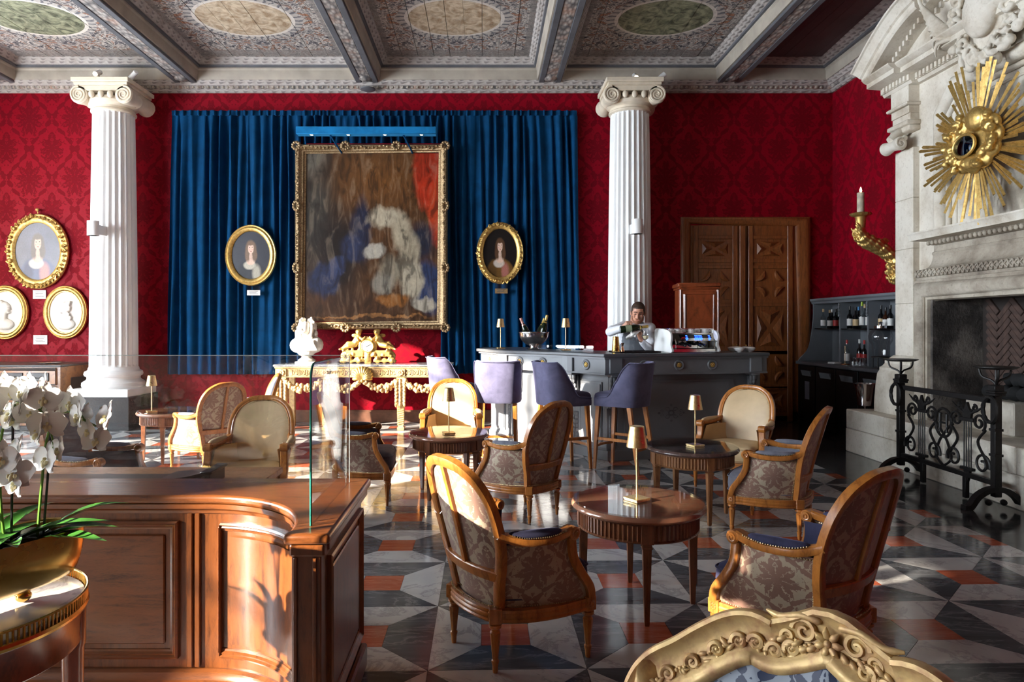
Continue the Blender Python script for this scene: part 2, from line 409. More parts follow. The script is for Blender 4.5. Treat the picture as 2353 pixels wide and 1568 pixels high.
PETAL = Mat('white_petal', rgb(244, 242, 238), .5); PETAL.set('Subsurface Weight', .25); PETAL.set('Subsurface Radius', (.02, .02, .02)); PETAL = PETAL.mat
LIP = plain('yellow_lip', rgb(236, 226, 178), .5)
LEAF = plain('orchid_leaf', rgb(48, 92, 34), .32, var=.3, vs_=14)
STEM = plain('orchid_stem', rgb(92, 128, 46), .45)
def ceil_paint(name, oval, dim=1.0):
    """faded scrollwork painting on boards: grey, white, ochre; oval picture in the middle of each coffer"""
    m = Mat(name, rgb(150, 140, 130), .75); x, y, z = m.sep(m.pos('world'))
    u = m.math('SUBTRACT', m.math('FLOORED_MODULO', m.math('ADD', x, 4.46), 2.72), 1.36); v = m.math('SUBTRACT', y, 8.85)
    au, av = m.math('ABSOLUTE', u), m.math('ABSOLUTE', v)
    vec = m.comb(au, av, 2.0)
    n1 = m.noise(vec, 3.6, 3.5, .6, 2.6); n2 = m.noise(vec, 7, 4, .6, 3.2); n3 = m.noise(m.pos('world'), 14, 4, .7)
    c = m.ramp(n1, [(.34, rgb(58, 58, 66)), (.44, rgb(120, 116, 116)), (.50, rgb(206, 196, 186)), (.56, rgb(110, 104, 102)), (.62, rgb(176, 118, 84)), (.7, rgb(84, 82, 86))])
    c = m.mix(m.ramp(n2, [(.46, 0.0), (.50, .75), (.54, 0.0)]), c, rgb(40, 38, 42))
    c = m.mix(m.ramp(n2, [(.56, 0.0), (.62, .6)]), c, rgb(212, 202, 192))
    d = m.math('SQRT', m.math('ADD', m.math('POWER', m.math('DIVIDE', u, .60), 2.0), m.math('POWER', m.math('DIVIDE', v, .50), 2.0)))
    inner = m.mix(m.ramp(m.noise(m.comb(u, v, 5.0), 5, 4, .6, 1.8), [(.35, 0.0), (.65, 1.0)]), oval[0], oval[1])
    ringc = m.mix(m.ramp(m.math('SINE', m.math('ADD', m.math('MULTIPLY', m.math('ARCTAN2', v, u), 40.0), m.math('MULTIPLY', n1, 9.0))), [(.3, 0.0), (.7, 1.0)]), rgb(176, 168, 160), rgb(104, 102, 106))
    c = m.mix(m.ramp(d, [(1.26, 1.0), (1.27, 0.0)]) if False else m.math('LESS_THAN', d, 1.24), c, ringc)
    c = m.mix(m.math('LESS_THAN', d, 1.08), c, rgb(208, 200, 190)); c = m.mix(m.math('LESS_THAN', d, 1.0), c, inner)
    edge = m.math('MAXIMUM', m.math('GREATER_THAN', au, .96), m.math('GREATER_THAN', av, 1.0))
    c = m.mix(m.math('MULTIPLY', edge, .75), c, rgb(128, 122, 118))
    c = m.mix(m.ramp(n3, [(.5, 0.0), (.75, .45)]), c, rgb(96, 88, 82))
    m.set('Base Color', c); m.set('Specular IOR Level', .2); m.bump(n3, .12, .004); return m.mat
CP_OLIVE = ceil_paint('painted_ceiling_boards', (rgb(70, 72, 56), rgb(150, 150, 122)))
CP_SEPIA = ceil_paint('painted_ceiling_boards_sepia', (rgb(150, 124, 96), rgb(204, 186, 160)))
CP_PLAIN = plain('dark_plum_boards', rgb(78, 62, 66), .6, var=.2, vs_=2)
def carved_grey(name, base, dark, kind='guilloche', sc=8):
    m = Mat(name, base, .75); x, y, z = m.sep(m.pos('world'))
    s = m.math('ADD', x, y); w = m.math('SINE', m.math('MULTIPLY', s, sc*2*pi)); w2 = m.math('SINE', m.math('MULTIPLY', m.math('ADD', z, m.math('MULTIPLY', w, .008)), 190.0))
    nz = m.noise(m.pos('world'), 5, 5, .65); k = m.math('ADD', m.math('MULTIPLY', w, .5), m.math('MULTIPLY', w2, .5))
    c = m.mix(m.ramp(k, [(.35, 0.0), (.6, .65)]), base, dark); c = m.mix(m.ramp(nz, [(.4, 0.0), (.7, .5)]), c, rgb(120, 108, 98))
    m.set('Base Color', c); m.bump(k, .5, .01); return m.mat
CARVED = carved_grey('carved_grey_wood', rgb(176, 168, 162), rgb(96, 92, 92), sc=7)
def beam_paint():
    m = Mat('faded_grey_beam', rgb(150, 144, 138), .75); p = m.pos('world'); n1 = m.noise(m.pos('world', sc=(6, 1, 6)), 2, 5, .65); n2 = m.noise(p, 20, 3)
    c = m.ramp(n1, [(.3, rgb(108, 104, 102)), (.55, rgb(164, 156, 148)), (.75, rgb(186, 172, 158))])
    m.set('Base Color', m.mix(m.ramp(n2, [(.55, 0.0), (.75, .35)]), c, rgb(150, 112, 92))); m.bump(n2, .2, .004); return m.mat
BEAM = beam_paint()
BEAMD = plain('slate_painted_moulding', rgb(92, 92, 96), .7, var=.15, vs_=4)
FRIEZE = plain('cream_painted_frieze', rgb(168, 158, 144), .7, var=.14, vs_=3)
def scaly():
    m = Mat('fish_scale_carving', rgb(150, 144, 138), .75); x, y, z = m.sep(m.pos('world'))
    k = m.vor(m.comb(m.math('MULTIPLY', x, 22.0), m.math('MULTIPLY', y, 11.0), 0.0), 1.0); nz = m.noise(m.pos('world'), 5, 4)
    c = m.ramp(k, [(.2, rgb(176, 168, 160)), (.6, rgb(120, 114, 110)), (.9, rgb(78, 76, 76))])
    m.set('Base Color', m.mix(m.ramp(nz, [(.5, 0.0), (.72, .6)]), c, rgb(168, 124, 100))); m.bump(k, .6, .01); return m.mat
SCALE = scaly()
# ================================================================ THE ROOM
YW = 10.4; XR = 5.29; XL = -8.6; YF = -4.5; ZT = 5.1; ZP = 5.42
def struct(name, fn, mat, smooth=0):
    m = MB(); fn(m); return tag(m.build(name, mat, None, smooth), kind='structure')
# ---- floor: square cells, each a red square framed by four trapezoids
floor = struct('floor', lambda m: m.box(XL-.3, XR+.3, YF-.3, YW+.3, -.12, -.006), plain('floor_grout', rgb(70, 66, 62), .6))
A_, B_ = V((.673, .018)), V((0, .664)); P0 = V((-.237, 4.212)); XB = 3.47
def cell_polys():
    a, b = A_, B_; q = .333; o0, o1 = V((0, 0)), a+b
    lo, hi = .5-q/2, .5+q/2
    pt = lambda s, t: a*s+b*t
    return {'c': [pt(lo, lo), pt(hi, lo), pt(hi, hi), pt(lo, hi)],
            'b': [pt(0, 0), pt(1, 0), pt(hi, lo), pt(lo, lo)], 't': [pt(0, 1), pt(lo, hi), pt(hi, hi), pt(1, 1)],
            'l': [pt(0, 0), pt(lo, lo), pt(lo, hi), pt(0, 1)], 'r': [pt(1, 0), pt(1, 1), pt(hi, hi), pt(hi, lo)]}
def inset(poly, d):
    n = len(poly); out = []
    ar = sum(poly[i].x*poly[(i+1) % n].y-poly[(i+1) % n].x*poly[i].y for i in range(n))
    P_ = poly if ar > 0 else poly[::-1]
    for i in range(n):
        p, c, q = P_[i-1], P_[i], P_[(i+1) % n]
        e1, e2 = (c-p).normalized(), (q-c).normalized(); n1, n2 = V((-e1.y, e1.x)), V((-e2.y, e2.x))
        k = (n1+n2); k = k/max(.15, k.dot(k)/2) if k.length > 1e-6 else n1
        out.append(c+k*d)
    return out
def clip_x(poly, xm):
    out = []
    for i in range(len(poly)):
        p, q = poly[i], poly[(i+1) % len(poly)]
        if p.x <= xm: out.append(p)
        if (p.x <= xm) != (q.x <= xm): out.append(p+(q-p)*((xm-p.x)/(q.x-p.x)))
    return out
POLY = {k: inset(v, .0009) for k, v in cell_polys().items()}
_tile_mesh = {}
def tile_mesh(k, mat):
    if (k, mat.name) not in _tile_mesh:
        p = POLY[k]; c = sum(p, V((0, 0)))/len(p); m = MB(); m.prism([tuple(x-c) for x in p], -.008, 0)
        o = m.build('floor_tile', mat, None, 0); _tile_mesh[k, mat.name] = (o.data, c); bpy.data.objects.remove(o)
    return _tile_mesh[k, mat.name]
tiles = []
for i in range(-13, 6):
    for j in range(-14, 10):
        org = P0+A_*i+B_*j
        even = (i+j) % 2 == 0
        for k in 'cbtlr':
            mat = T_RED if k == 'c' else ((T_GREY if k in 'bt' else T_WHITE) if even else (T_WHITE if k in 'bt' else T_GREY))
            c = org+sum(POLY[k], V((0, 0)))/4
            px = VX+c.x*F/max(c.y, .01); py = VY+HC*F/max(c.y, .01)
            seen = c.y > 2.6 and -60 < px < 2420 and c.y < 10.3 and not (px < 770 and py > 1120) and not (c.x < XL)
            whole = max(q.x+org.x for q in POLY[k]) <= XB
            tiles.append((c.y if seen and whole else 1e6+c.y, k, mat, org, c))
tiles.sort(key=lambda t: t[0])
rest = {}
for n, (d, k, mat, org, c) in enumerate(tiles):
    if n < 300 and d < 1e5:
        me, cc = tile_mesh(k, mat); o = bpy.data.objects.new('floor_tile', me); COL.objects.link(o); o.location = (org.x+cc.x, org.y+cc.y, 0); o.parent = floor
    else:
        p = clip_x([q+org for q in POLY[k]], XB)
        if len(p) > 2 and min(q.x for q in p) > XL-.8: rest.setdefault(mat.name, (mat, MB()))[1].prism([tuple(q) for q in p], -.008, 0)
for mat, m in rest.values(): tag(m.build('floor_tile_field', mat, floor, 0), kind='stuff')
part('dark_border', lambda m: m.box(XB+.002, XR+.1, YF, YW+.1, -.008, 0), T_DARK, floor, 0)
# ---- walls
struct('wall_back', lambda m: m.box(XL-.3, XR+.3, YW, YW+.3, -.1, 5.7), DAM_X)
struct('wall_right', lambda m: m.box(XR, XR+.3, YF, YW, -.1, 5.7), DAM_Y)
struct('wall_front', lambda m: m.box(XL, XR, YF-.3, YF, -.1, 5.7), plain('cream_wall', rgb(150, 120, 100), .7))
WINS = [(-2.90, -2.36, .35, 4.0), (-2.30, -1.70, .35, 4.02), (1.65, 3.95, 1.9, 4.3), (4.25, 6.40, .35, 3.85), (7.95, 9.05, .9, 3.9)]  # unseen openings, cut to steer sun and sky light; last one added
def wl(m):
    y = YF-.3
    for (a, b, z0, z1) in WINS:
        m.box(XL-.16, XL, y, a, -.1, 5.7); m.box(XL-.16, XL, a, b, -.1, z0); m.box(XL-.16, XL, a, b, z1, 5.7); y = b
    m.box(XL-.16, XL, y, YW+.3, -.1, 5.7)
struct('sun_block_wall', lambda m: m.box(-14, XL-.42, 6.85, 7.15, 0, 6.5), plain('sun_block_render', rgb(190, 170, 150), .8))  # unseen wall added outside to keep the sun out of the last window
struct('wall_left', wl, plain('pale_window_wall', rgb(205, 190, 175), .7))
for n, (a, b, z0, z1) in enumerate(WINS):
    def wf(m):
        for y in (a+.015, b-.015): m.box(XL-.12, XL-.04, y-.015, y+.015, z0, z1)
        for z in (z0+.015, z1-.015): m.box(XL-.12, XL-.04, a, b, z-.015, z+.015)
        if b-a > 1: m.box(XL-.115, XL-.045, (a+b)/2-.03, (a+b)/2+.03, z0, z1)
        for k in (.75,): m.box(XL-.11, XL-.05, a, b, z0+(z1-z0)*k-.015, z0+(z1-z0)*k+.015)
    struct('window_%d' % (n+1), wf, WHITEP)
    pl = bpy.data.lights.new('window_portal', 'AREA'); po = bpy.data.objects.new('window_portal', pl); COL.objects.link(po)
    pl.shape = 'RECTANGLE'; pl.size = z1-z0; pl.size_y = b-a; po.location = (XL-.2, (a+b)/2, (z0+z1)/2)
    po.rotation_euler = V((1, 0, 0)).to_track_quat('-Z', 'Y').to_euler(); pl.cycles.is_portal = True
    q = po.rotation_euler.to_matrix() @ V((1, 0, 0))
    if abs(q.z) < .5: pl.size, pl.size_y = b-a, z1-z0
struct('baseboard_back', lambda m: (m.box(XL, XR, YW-.03, YW, 0, .15), m.box(XL, XR, YW-.02, YW, .15, .18)), plain('brown_marble_skirting', rgb(110, 74, 58), .35, var=.35, vs_=6))
struct('baseboard_right', lambda m: m.box(XR-.03, XR, YF, YW-.03, 0, .18), plain('brown_skirting', rgb(80, 56, 46), .4, var=.3, vs_=6))
# ---- ceiling
ceil = struct('ceiling', lambda m: m.box(XL-.3, XR+.3, YF-.3, YW+.3, ZP+.05, ZP+.3), plain('ceiling_backing', rgb(90, 84, 80), .8))
BX = [-7.18, -4.46, -1.745, .985, 3.66]; BW = .135; CY = [7.555-2.72*k for k in range(5)]
def beam_x(x):
    def f(m): m.box(x-BW, x+BW, YF, YW-.12, ZT+.012, ZP+.06)
    b = part('beam', f, BEAM, ceil, 0)
    part('beam_edge', lambda m: (m.box(x-BW-.03, x-BW+.055, YF, YW-.14, ZT-.006, ZT+.035, .008), m.box(x+BW-.055, x+BW+.03, YF, YW-.14, ZT-.006, ZT+.035, .008)), BEAMD, b, 30)
    part('scale_carving', lambda m: m.box(x-.075, x+.075, YF, YW-.15, ZT, ZT+.02), SCALE, b, 0)
    part('rosette', lambda m: m.lathe([(.0, -.03), (.05, -.025), (.09, -.01), (.1, 0)], 14, (x, YW-.3, ZT)), SCALE, b)
for x in BX: beam_x(x)
for y in CY[:3]:
    part('cross_beam', lambda m: m.box(XL, XR, y-BW, y+BW, ZT+.02, ZP+.06), BEAM, ceil, 0)
def coffer(x0, x1, y0, y1, mat, npl, plain_=False):
    xa, xb, ya, yb = x0+.16, x1-.16, y0+.16, y1-.16
    path = [(x0, y0, ZT+.03), (x1, y0, ZT+.03), (x1, y1, ZT+.03), (x0, y1, ZT+.03)]
    fz = MB(); fz.sweep(path, [(0, 0), (-.02, 0), (-.03, .03), (-.035, .13), (-.05, .15), (-.05, .17), (0, .17)], (0, 0, 1), closed=True)
    o = fz.build('coffer_frieze', FRIEZE, ceil, 30)
    dm = MB(); dm.sweep([(a, b, c+.165) for a, b, c in path], [(-.04, 0), (-.075, .01), (-.08, .035), (-.04, .05)], (0, 0, 1), closed=True)
    dm.build('slate_moulding', BEAMD, o, 30)
    cm = MB(); cm.sweep([(a, b, c+.2) for a, b, c in path], [(-.06, 0), (-.075, .005), (-.16, .10), (-.17, .13), (-.06, .13)], (0, 0, 1), closed=True)
    cm.build('carved_moulding', CARVED, o, 30)
    w = (xb-xa+.04)/npl; rnd = random.Random(int(x0*10))
    for k in range(npl):
        a = xa-.02+k*w; g = rnd.uniform(.002, .007); h = rnd.uniform(0, .006)
        part('plank', lambda m: m.box(a+g, a+w, ya-.02, yb+.02, ZP+h, ZP+.05), mat, ceil, 0)
edges = [BX[k]+BW+.03 for k in range(5)], [BX[k]-BW-.03 for k in range(5)]
CB0, CB1 = CY[0]+BW, YW-.16
coffer(edges[0][0], edges[1][1], CB0, CB1, CP_OLIVE, 9)
coffer(edges[0][1], edges[1][2], CB0, CB1, CP_SEPIA, 9)
coffer(edges[0][2], edges[1][3], CB0, CB1, CP_SEPIA, 9)
coffer(edges[0][3], edges[1][4], CB0, CB1, CP_OLIVE, 9)
coffer(edges[0][4], XR-.16, CB0, CB1, CP_PLAIN, 7)
def cornice(name, fn_path):
    t = tag(MB().sweep(fn_path, [(0, 4.985), (.035, 4.985), (.06, 5.01), (.065, 5.03), (0, 5.03)], (0, 0, 1)).build(name, CARVED, None, 30), kind='structure')
    part('scale_band', lambda m: m.sweep(fn_path, [(0, 5.03), (.075, 5.03), (.10, 5.068), (0, 5.068)], (0, 0, 1)), SCALE, t, 30)
    part('upper_band', lambda m: m.sweep(fn_path, [(0, 5.068), (.11, 5.068), (.15, 5.10), (.17, 5.13), (0, 5.13)], (0, 0, 1)), CARVED, t, 30)
    part('egg_band', lambda m: [m.ball((x, YW-.085, 5.05), (.024, .02, .022), 6, 4) for x in np.arange(XL+.1, XR-.2, .075)], STUCCO if False else FRIEZE, t) if name == 'trim_1' else None
cornice('trim_1', [(XR, YW, 0), (XL, YW, 0)][::-1] if False else [(XL, YW, 0), (XR-.01, YW, 0)])
cornice('trim_2', [(XR, YW, 0), (XR, YF, 0)])
disc = part('ceiling_disc', lambda m: m.lathe([(0, -.03), (.07, -.03), (.11, -.015), (.115, .0)], 24, tuple(at(845, 204, 10.22))), BEAMD, None)
tag(disc, 'round wooden disc on the cornice under the second ceiling beam', 'disc')
# ---- columns
def column(x, label):
    y = 9.93; t = thing('column', label, 'column', (x, y, 0), 0, 'columns against the red wall')
    part('pedestal', lambda m: m.box(-.435, .435, -.43, .43, 0, .46, .004), GRANITE, t, 0)
    part('plinth', lambda m: m.box(-.415, .415, -.415, .415, .46, .57, .006), WHITEP, t, 30)
    part('base', lambda m: m.lathe([(.40, .57), (.415, .60), (.41, .645), (.385, .665), (.365, .675), (.345, .70), (.35, .725), (.375, .74), (.385, .765), (.375, .80), (.345, .815), (.335, .825), (.33, .85), (.325, .86)], 48), WHITEP, t, 30)
    def flute(r, z, a):
        k = (a*24/(2*pi)) % 1; return r - .026*max(0, sin(pi*min(1, max(0, (k-.12)/.76))))**.7 if .88 < z < 4.49 else r
    def shaft(m):
        zs = [.86, .875, .90]+[.9+3.56*i/10 for i in range(1, 11)]+[4.485, 4.51]
        m.lathe([(.318-.042*max(0, (z-.9)/3.6)**1.4, z) for z in zs], 24*6, rf=flute)
    part('shaft', shaft, WHITEP, t, 25)
    cap = part('capital', lambda m: m.lathe([(.275, 4.50), (.30, 4.515), (.30, 4.535), (.285, 4.55), (.285, 4.58), (.33, 4.61), (.345, 4.65), (.33, 4.70)], 40), STUCCO, t, 30)
    part('abacus', lambda m: (m.box(-.375, .375, -.36, .36, 4.83, 4.87, .006), m.box(-.40, .40, -.385, .385, 4.87, 4.93, .006)), STUCCO, cap, 30)
    part('channel', lambda m: m.box(-.36, .36, -.335, .335, 4.755, 4.835, .01), STUCCO, cap, 30)
    part('egg_moulding', lambda m: [m.ball((q, -.345, 4.70), (.042, .03, .052), 10, 8) for q in (-.13, 0, .13)], STUCCO, cap)
    for sx in (-1, 1):
        c = V((sx*.315, 0, 4.70))
        def roll(m):
            pr = [(.0, -.335), (.115, -.335), (.125, -.325), (.125, -.28), (.10, -.16), (.085, -.03), (.10, 0), (.085, .03), (.10, .16), (.125, .28), (.125, .325), (.115, .335), (0, .335)]
            m.at((c.x, 0, c.z), rx=pi/2).lathe(pr, 24)
        v = part('volute', roll, STUCCO, cap, 35)
        def spiral(m):
            for sy in (-1, 1):
                pts = [(c.x+sx*-1*(.116-.10*k/40)*cos(pi/2+k*.42), sy*.338, c.z+(.116-.10*k/40)*sin(pi/2+k*.42)) for k in range(41)]
                m.tube(pts, [.017-.008*k/40 for k in range(41)], 6)
        part('spiral', spiral, STUCCO, v)
    return t
column(-5.36, 'white fluted stone column beside the chest of drawers')
column(2.11, 'white fluted stone column behind the barman')
# ---- door
dr = tag(empty('door_1', (3.955, YW, 0)), kind='structure')
ZD = 3.11; HW = .985
def dframe(m):
    pr = [(0, 0), (0, .05), (.02, .065), (.05, .07), (.07, .06), (.10, .055), (.13, .04), (.15, .02), (.15, 0)]
    m.sweep([(-HW+.01, 0, 0), (-HW+.01, 0, ZD-.01), (HW-.01, 0, ZD-.01), (HW-.01, 0, 0)], [(p, q) for p, q in pr], (0, -1, 0))
part('door_frame', dframe, DOORW, dr, 30)
part('door_lining', lambda m: m.box(-HW+.14, HW-.14, -.012, 0, 0, ZD-.13), DOORW, dr, 0)
for sx in (-1, 1):
    x0, x1 = (-.80, -.07) if sx < 0 else (.06, .80)
    if sx < 0: x0, x1 = -.80, .0
    lf = part('door_leaf', lambda m: m.box(x0, x1-.02 if sx < 0 else x1, -.03, -.012, .01, ZD-.14), DOORW, dr, 0)
    cx = -.46 if sx < 0 else .37
    part('stile', lambda m: [m.box(a, b, -.055, -.03, .01, ZD-.14, .006) for a, b in ((cx-.33, cx-.26), (cx+.26, cx+.34))], DOORW, lf, 30)
    if sx < 0: part('meeting_stile', lambda m: m.box(-.10, -.01, -.075, -.03, .01, ZD-.14, .008), DOORW, lf, 30)
    zc = [(2.62, .30), (2.09, .46), (1.42, .66), (.80, .46), (.32, .34)]
    for zi, (z, h) in enumerate(zc):
        def pan(m):
            m.box(cx-.26, cx+.26, -.05, -.03, z-h/2-.06, z-h/2, .004); m.box(cx-.26, cx+.26, -.05, -.03, z+h/2, z+h/2+.05, .004)
            w_, h_ = .215, h/2-.03; y0 = -.034
            if zi in (0, 2, 4):
                for a in range(4):     # four raised triangles leave a saltire
                    c_ = [(-1, -1), (1, -1), (1, 1), (-1, 1)]; p, q = c_[a], c_[(a+1) % 4]; g = .055
                    tri = [(p[0]*w_, p[1]*h_), (q[0]*w_, q[1]*h_), (0, 0)]; ce = (sum(t[0] for t in tri)/3, sum(t[1] for t in tri)/3)
                    tri = [(ce[0]+(t[0]-ce[0])*.72, ce[1]+(t[1]-ce[1])*.72) for t in tri]
                    m.add([(cx+t[0], y0, z+t[1]) for t in tri]+[(cx+ce[0], y0-.035, z+ce[1])], [(0, 1, 3), (1, 2, 3), (2, 0, 3), (0, 2, 1)])
            else:
                for sx2 in (-1, 1):
                    for sz in (-1, 1):
                        ar = [(cx+sx2*(w_-(.11+.02*cos(0))*cos(t)), y0, z+sz*(h_-.15*sin(t))) for t in np.linspace(0, pi/2, 7)]
                        m.tube(ar, [.004, .022, .034, .038, .034, .022, .004], 6)
        part('door_panel', pan, DOORW, lf, 30)
part('hinge', lambda m: m.box(HW-.16, HW-.145, -.05, -.03, 2.4, 2.55), CHROME, dr, 0)
# ================================================================ ARMCHAIRS, TABLES, LAMPS, STOOLS
HALF = [(.165, .27), (.186, .37), (.218, .47), (.237, .57), (.238, .66), (.222, .745), (.178, .82), (.105, .866), (.04, .878)]
def yb(z): return -.205-.15*max(0, (z-.27)/.6)**1.15
def wz(z):
    for (x0, z0), (x1, z1) in zip(HALF, HALF[1:]):
        if z0 <= z <= z1: return x0+(x1-x0)*(z-z0)/(z1-z0)
    return HALF[0][0] if z < HALF[0][1] else .03
def bk(x, z): return yb(z)+.045*(x/.24)**2
HS = spl2(HALF, 5)
def wzs(z):
    for (x0, z0), (x1, z1) in zip(HS, HS[1:]):
        if z0 <= z <= z1: return x0+(x1-x0)*(z-z0)/max(1e-6, z1-z0)
    return HS[0][0] if z < HS[0][1] else .03
POST = [(.285, .215, .265), (.292, .20, .32), (.289, .152, .39), (.280, .118, .46), (.277, .108, .545)]
PS = spl(POST, 8)
def post(z):
    for a, b in zip(PS, PS[1:]):
        if a.z <= z <= b.z: return a.lerp(b, (z-a.z)/max(1e-6, b.z-a.z))
    return PS[0] if z < PS[0].z else PS[-1]
RAIL = [(0, -.24), (.09, -.232), (.165, -.205), (.235, -.11), (.275, .02), (.285, .14), (.28, .215), (.2, .235), (0, .25)]
RAILC = spl2(RAIL, 5); RAILC = RAILC[:-1]+[(-x, y) for x, y in reversed(RAILC)][:-1]
def side_pt(u, v, off=0.0, sx=1):
    z = .258+(.548-.258)*v; S = V((wzs(z)-.008, bk(wzs(z), z)+.012, z)); Q = post(z)
    p = S.lerp(Q, u); p.x += .036*sin(pi*u)*(1-.25*v)-off*1.0; p.z = z
    if off: p.y += 0
    return (p.x*sx, p.y, p.z)
def arm_path(sx):
    return spl([(sx*a, b, c) for a, b, c in [(.234, -.246, .603), (.243, -.205, .585), (.268, -.14, .566), (.288, -.03, .560), (.286, .05, .568), (.279, .10, .578)]], 5)
def flut(n, d, zr):
    def f(r, z, a): return r-d*max(0, sin(pi*((a*n/(2*pi)) % 1)))**.6 if zr[0] < z < zr[1] else r
    return f
def nails(m, pts, gap=.0105, r=.0042, nrm=None):
    acc = 0.0; pts = [V(p) for p in pts]
    for a, b in zip(pts, pts[1:]):
        L = (b-a).length; t = gap-acc if acc else 0
        while t <= L:
            c = a.lerp(b, t/L if L else 0); m.ball(c, r, 5, 4); t += gap
        acc = (L-(t-gap)) if L else acc
def armchair(label, lining, group='upholstered armchairs', loc=(0, 0, 0), rz=0):
    t = thing('armchair', label, 'chair', loc, rz, group)
    for sx in (-1, 1):
        for (x, y, front) in ((.165, -.205, 0), (.28, .21, 1)):
            def leg(m):
                m.at((sx*x, y, 0), rz=0)
                m.lathe([(.010, 0), (.012, .012), (.0125, .03), (.0165, .045), (.0165, .052), (.012, .058), (.0135, .066), (.0225, .165), (.0225, .17), (.017, .178), (.018, .185), (.027, .192), (.027, .203), (.02, .207), (.02, .212)], 32, rf=flut(8, .005, (.066, .166)))
            l = part('leg', leg, BEECH, t, 35)
            m = MB().at((sx*x, y, 0), rz=(0 if front else sx*-.5)); m.box(-.027, .027, -.027, .027, .210, .272, .003)
            if front:
                for k in range(8): m.ball((cos(k*pi/4)*.011, .027, .241+sin(k*pi/4)*.011), (.006, .004, .006), 6, 4)
                for k in range(8): m.ball((sx*.027, cos(k*pi/4)*.011, .241+sin(k*pi/4)*.011), (.004, .006, .006), 6, 4)
            else: m.box(-.016, .016, -.031, -.025, .226, .256, .002)
            m.build('corner_block', BEECH, l, 35)
    def rail(m):
        m.sweep([(x, y, .24) for x, y in RAILC], [(-.02, -.027), (.012, -.027), (.015, -.02), (.012, -.012), (.015, -.006), (.0155, .004), (.012, .01), (.014, .018), (.012, .026), (-.02, .026)], (0, 0, 1), closed=True)
    part('seat_rail', rail, BEECH, t, 35)
    outline = [(x, bk(x, z), z) for x, z in HS]+[(-x, bk(x, z), z) for x, z in reversed(HS)]
    part('back_frame', lambda m: m.sweep(outline, [(-.021, -.017), (-.012, -.021), (.012, -.021), (.021, -.017), (.022, .010), (.016, .017), (.008, .014), (-.004, .019), (-.02, .014)], (0, 1, .28)), BEECH, t, 40)
    def cross(m):
        xs = np.linspace(-.2, .2, 11); m.sweep([(x, bk(x, .41)-.004, .41) for x in xs], [(-.024, -.012), (-.02, -.016), (.02, -.016), (.024, -.012), (.024, .006), (-.024, .006)], (0, 1, .25))
    part('back_rail', cross, BEECH, t, 35)
    part('back_splat', lambda m: m.sweep([(0, bk(0, z)-.004, z) for z in np.linspace(.43, .865, 8)], [(-.012, -.014), (.012, -.014), (.012, .004), (-.012, .004)], (0, 1, .25)), BEECH, t, 35)
    def outer(m):
        def f(u, v):
            z = .258+(.862-.258)*v; w = max(.02, wzs(z)-.012); x = (2*u-1)*w; return (x, bk(x, z)+.003-.006*(1-(2*u-1)**2), z)
        m.grid(f, 14, 26, (.46, .6))
        for p in range(len(m.uv)):      # metric pattern coordinates, the axis of the motif in the middle
            x, y, z = m.v[p]; m.uv[p] = (x+.30, z+.02)
    part('outer_back', outer, DAMC, t, 0 or 60)
    def inner(m):
        def f(u, v):
            z = .30+(.858-.30)*v; w = max(.015, wzs(z)-.014); x = (2*u-1)*w; e = max(0, 1-(2*u-1)**2)*max(0, sin(pi*min(1, max(0, v))))
            return (x, bk(x, z)+.014+.030*e**.6, z)
        m.grid(f, 16, 26)
    part('inner_back', inner, lining, t, 60)
    for sx in (-1, 1):
        def so_(m):
            m.grid(lambda u, v: side_pt(u, v, 0, sx), 16, 10)
            for p in range(len(m.uv)): x, y, z = m.v[p]; m.uv[p] = (y+.06+.15+.30, z+.02)
        part('outer_side', so_, DAMC, t, 60)
        def si(m):
            m.grid(lambda u, v: side_pt(u, v, .052-.018*sin(pi*v), sx), 10, 8)
        part('inner_side', si, lining, t, 60)
        part('arm_post', lambda m: m.sweep([(sx*p.x, p.y, p.z) for p in PS], [(-.026, -.012), (-.02, -.020), (.02, -.020), (.026, -.012), (.026, .012), (.02, .018), (-.02, .018), (-.026, .012)], (0, 1, 0)), BEECH, t, 40)
        ap = arm_path(sx)
        am = part('arm', lambda m: m.sweep(ap, [(-.022, -.018), (.022, -.018), (.027, -.008), (.026, .010), (.018, .017), (-.018, .017), (-.026, .010), (-.027, -.008)], (0, 0, 1)), BEECH, t, 40)
        def scroll(m):
            m.at((sx*.279, .115, .563), ry=pi/2); m.lathe([(0, -.031), (.022, -.031), (.029, -.026), (.03, 0), (.029, .026), (.022, .031), (0, .031)], 20)
            m.at()
            for q in (-.032, .032):
                m.tube([(sx*.279+q, .115+(.022-.0008*k)*cos(1+k*.4), .563+(.022-.0008*k)*sin(1+k*.4)) for k in range(24)], .0032, 5)
        part('arm_scroll', scroll, BEECH, am, 35)
        def pad(m):
            pp = [ap[k] for k in range(6, 21)]; n = len(pp)
            m.tube([(p.x, p.y, p.z+.016+.010*sin(pi*k/(n-1))) for k, p in enumerate(pp)], [.006+.022*sin(pi*k/(n-1))**.45 for k in range(n)], 12, flat=.72, up=(0, 0, 1))
        part('arm_pad', pad, lining, t, 60)
        def nl(m):
            e = .0015
            edge = [side_pt(u, .03, -e, sx) for u in np.linspace(.02, .97, 30)]+[side_pt(.965, v, -e, sx) for v in np.linspace(.03, .96, 14)]+[side_pt(u, .965, -e, sx) for u in np.linspace(.97, .04, 26)]+[side_pt(.035, v, -e, sx) for v in np.linspace(.96, .03, 14)]
            nails(m, edge)
            nails(m, [(p.x+sx*.026, p.y, p.z+.016) for p in ap[6:22]], .0105, .0036)
        tag(part('nail_trim', nl, NAIL, t, 0), kind='stuff')
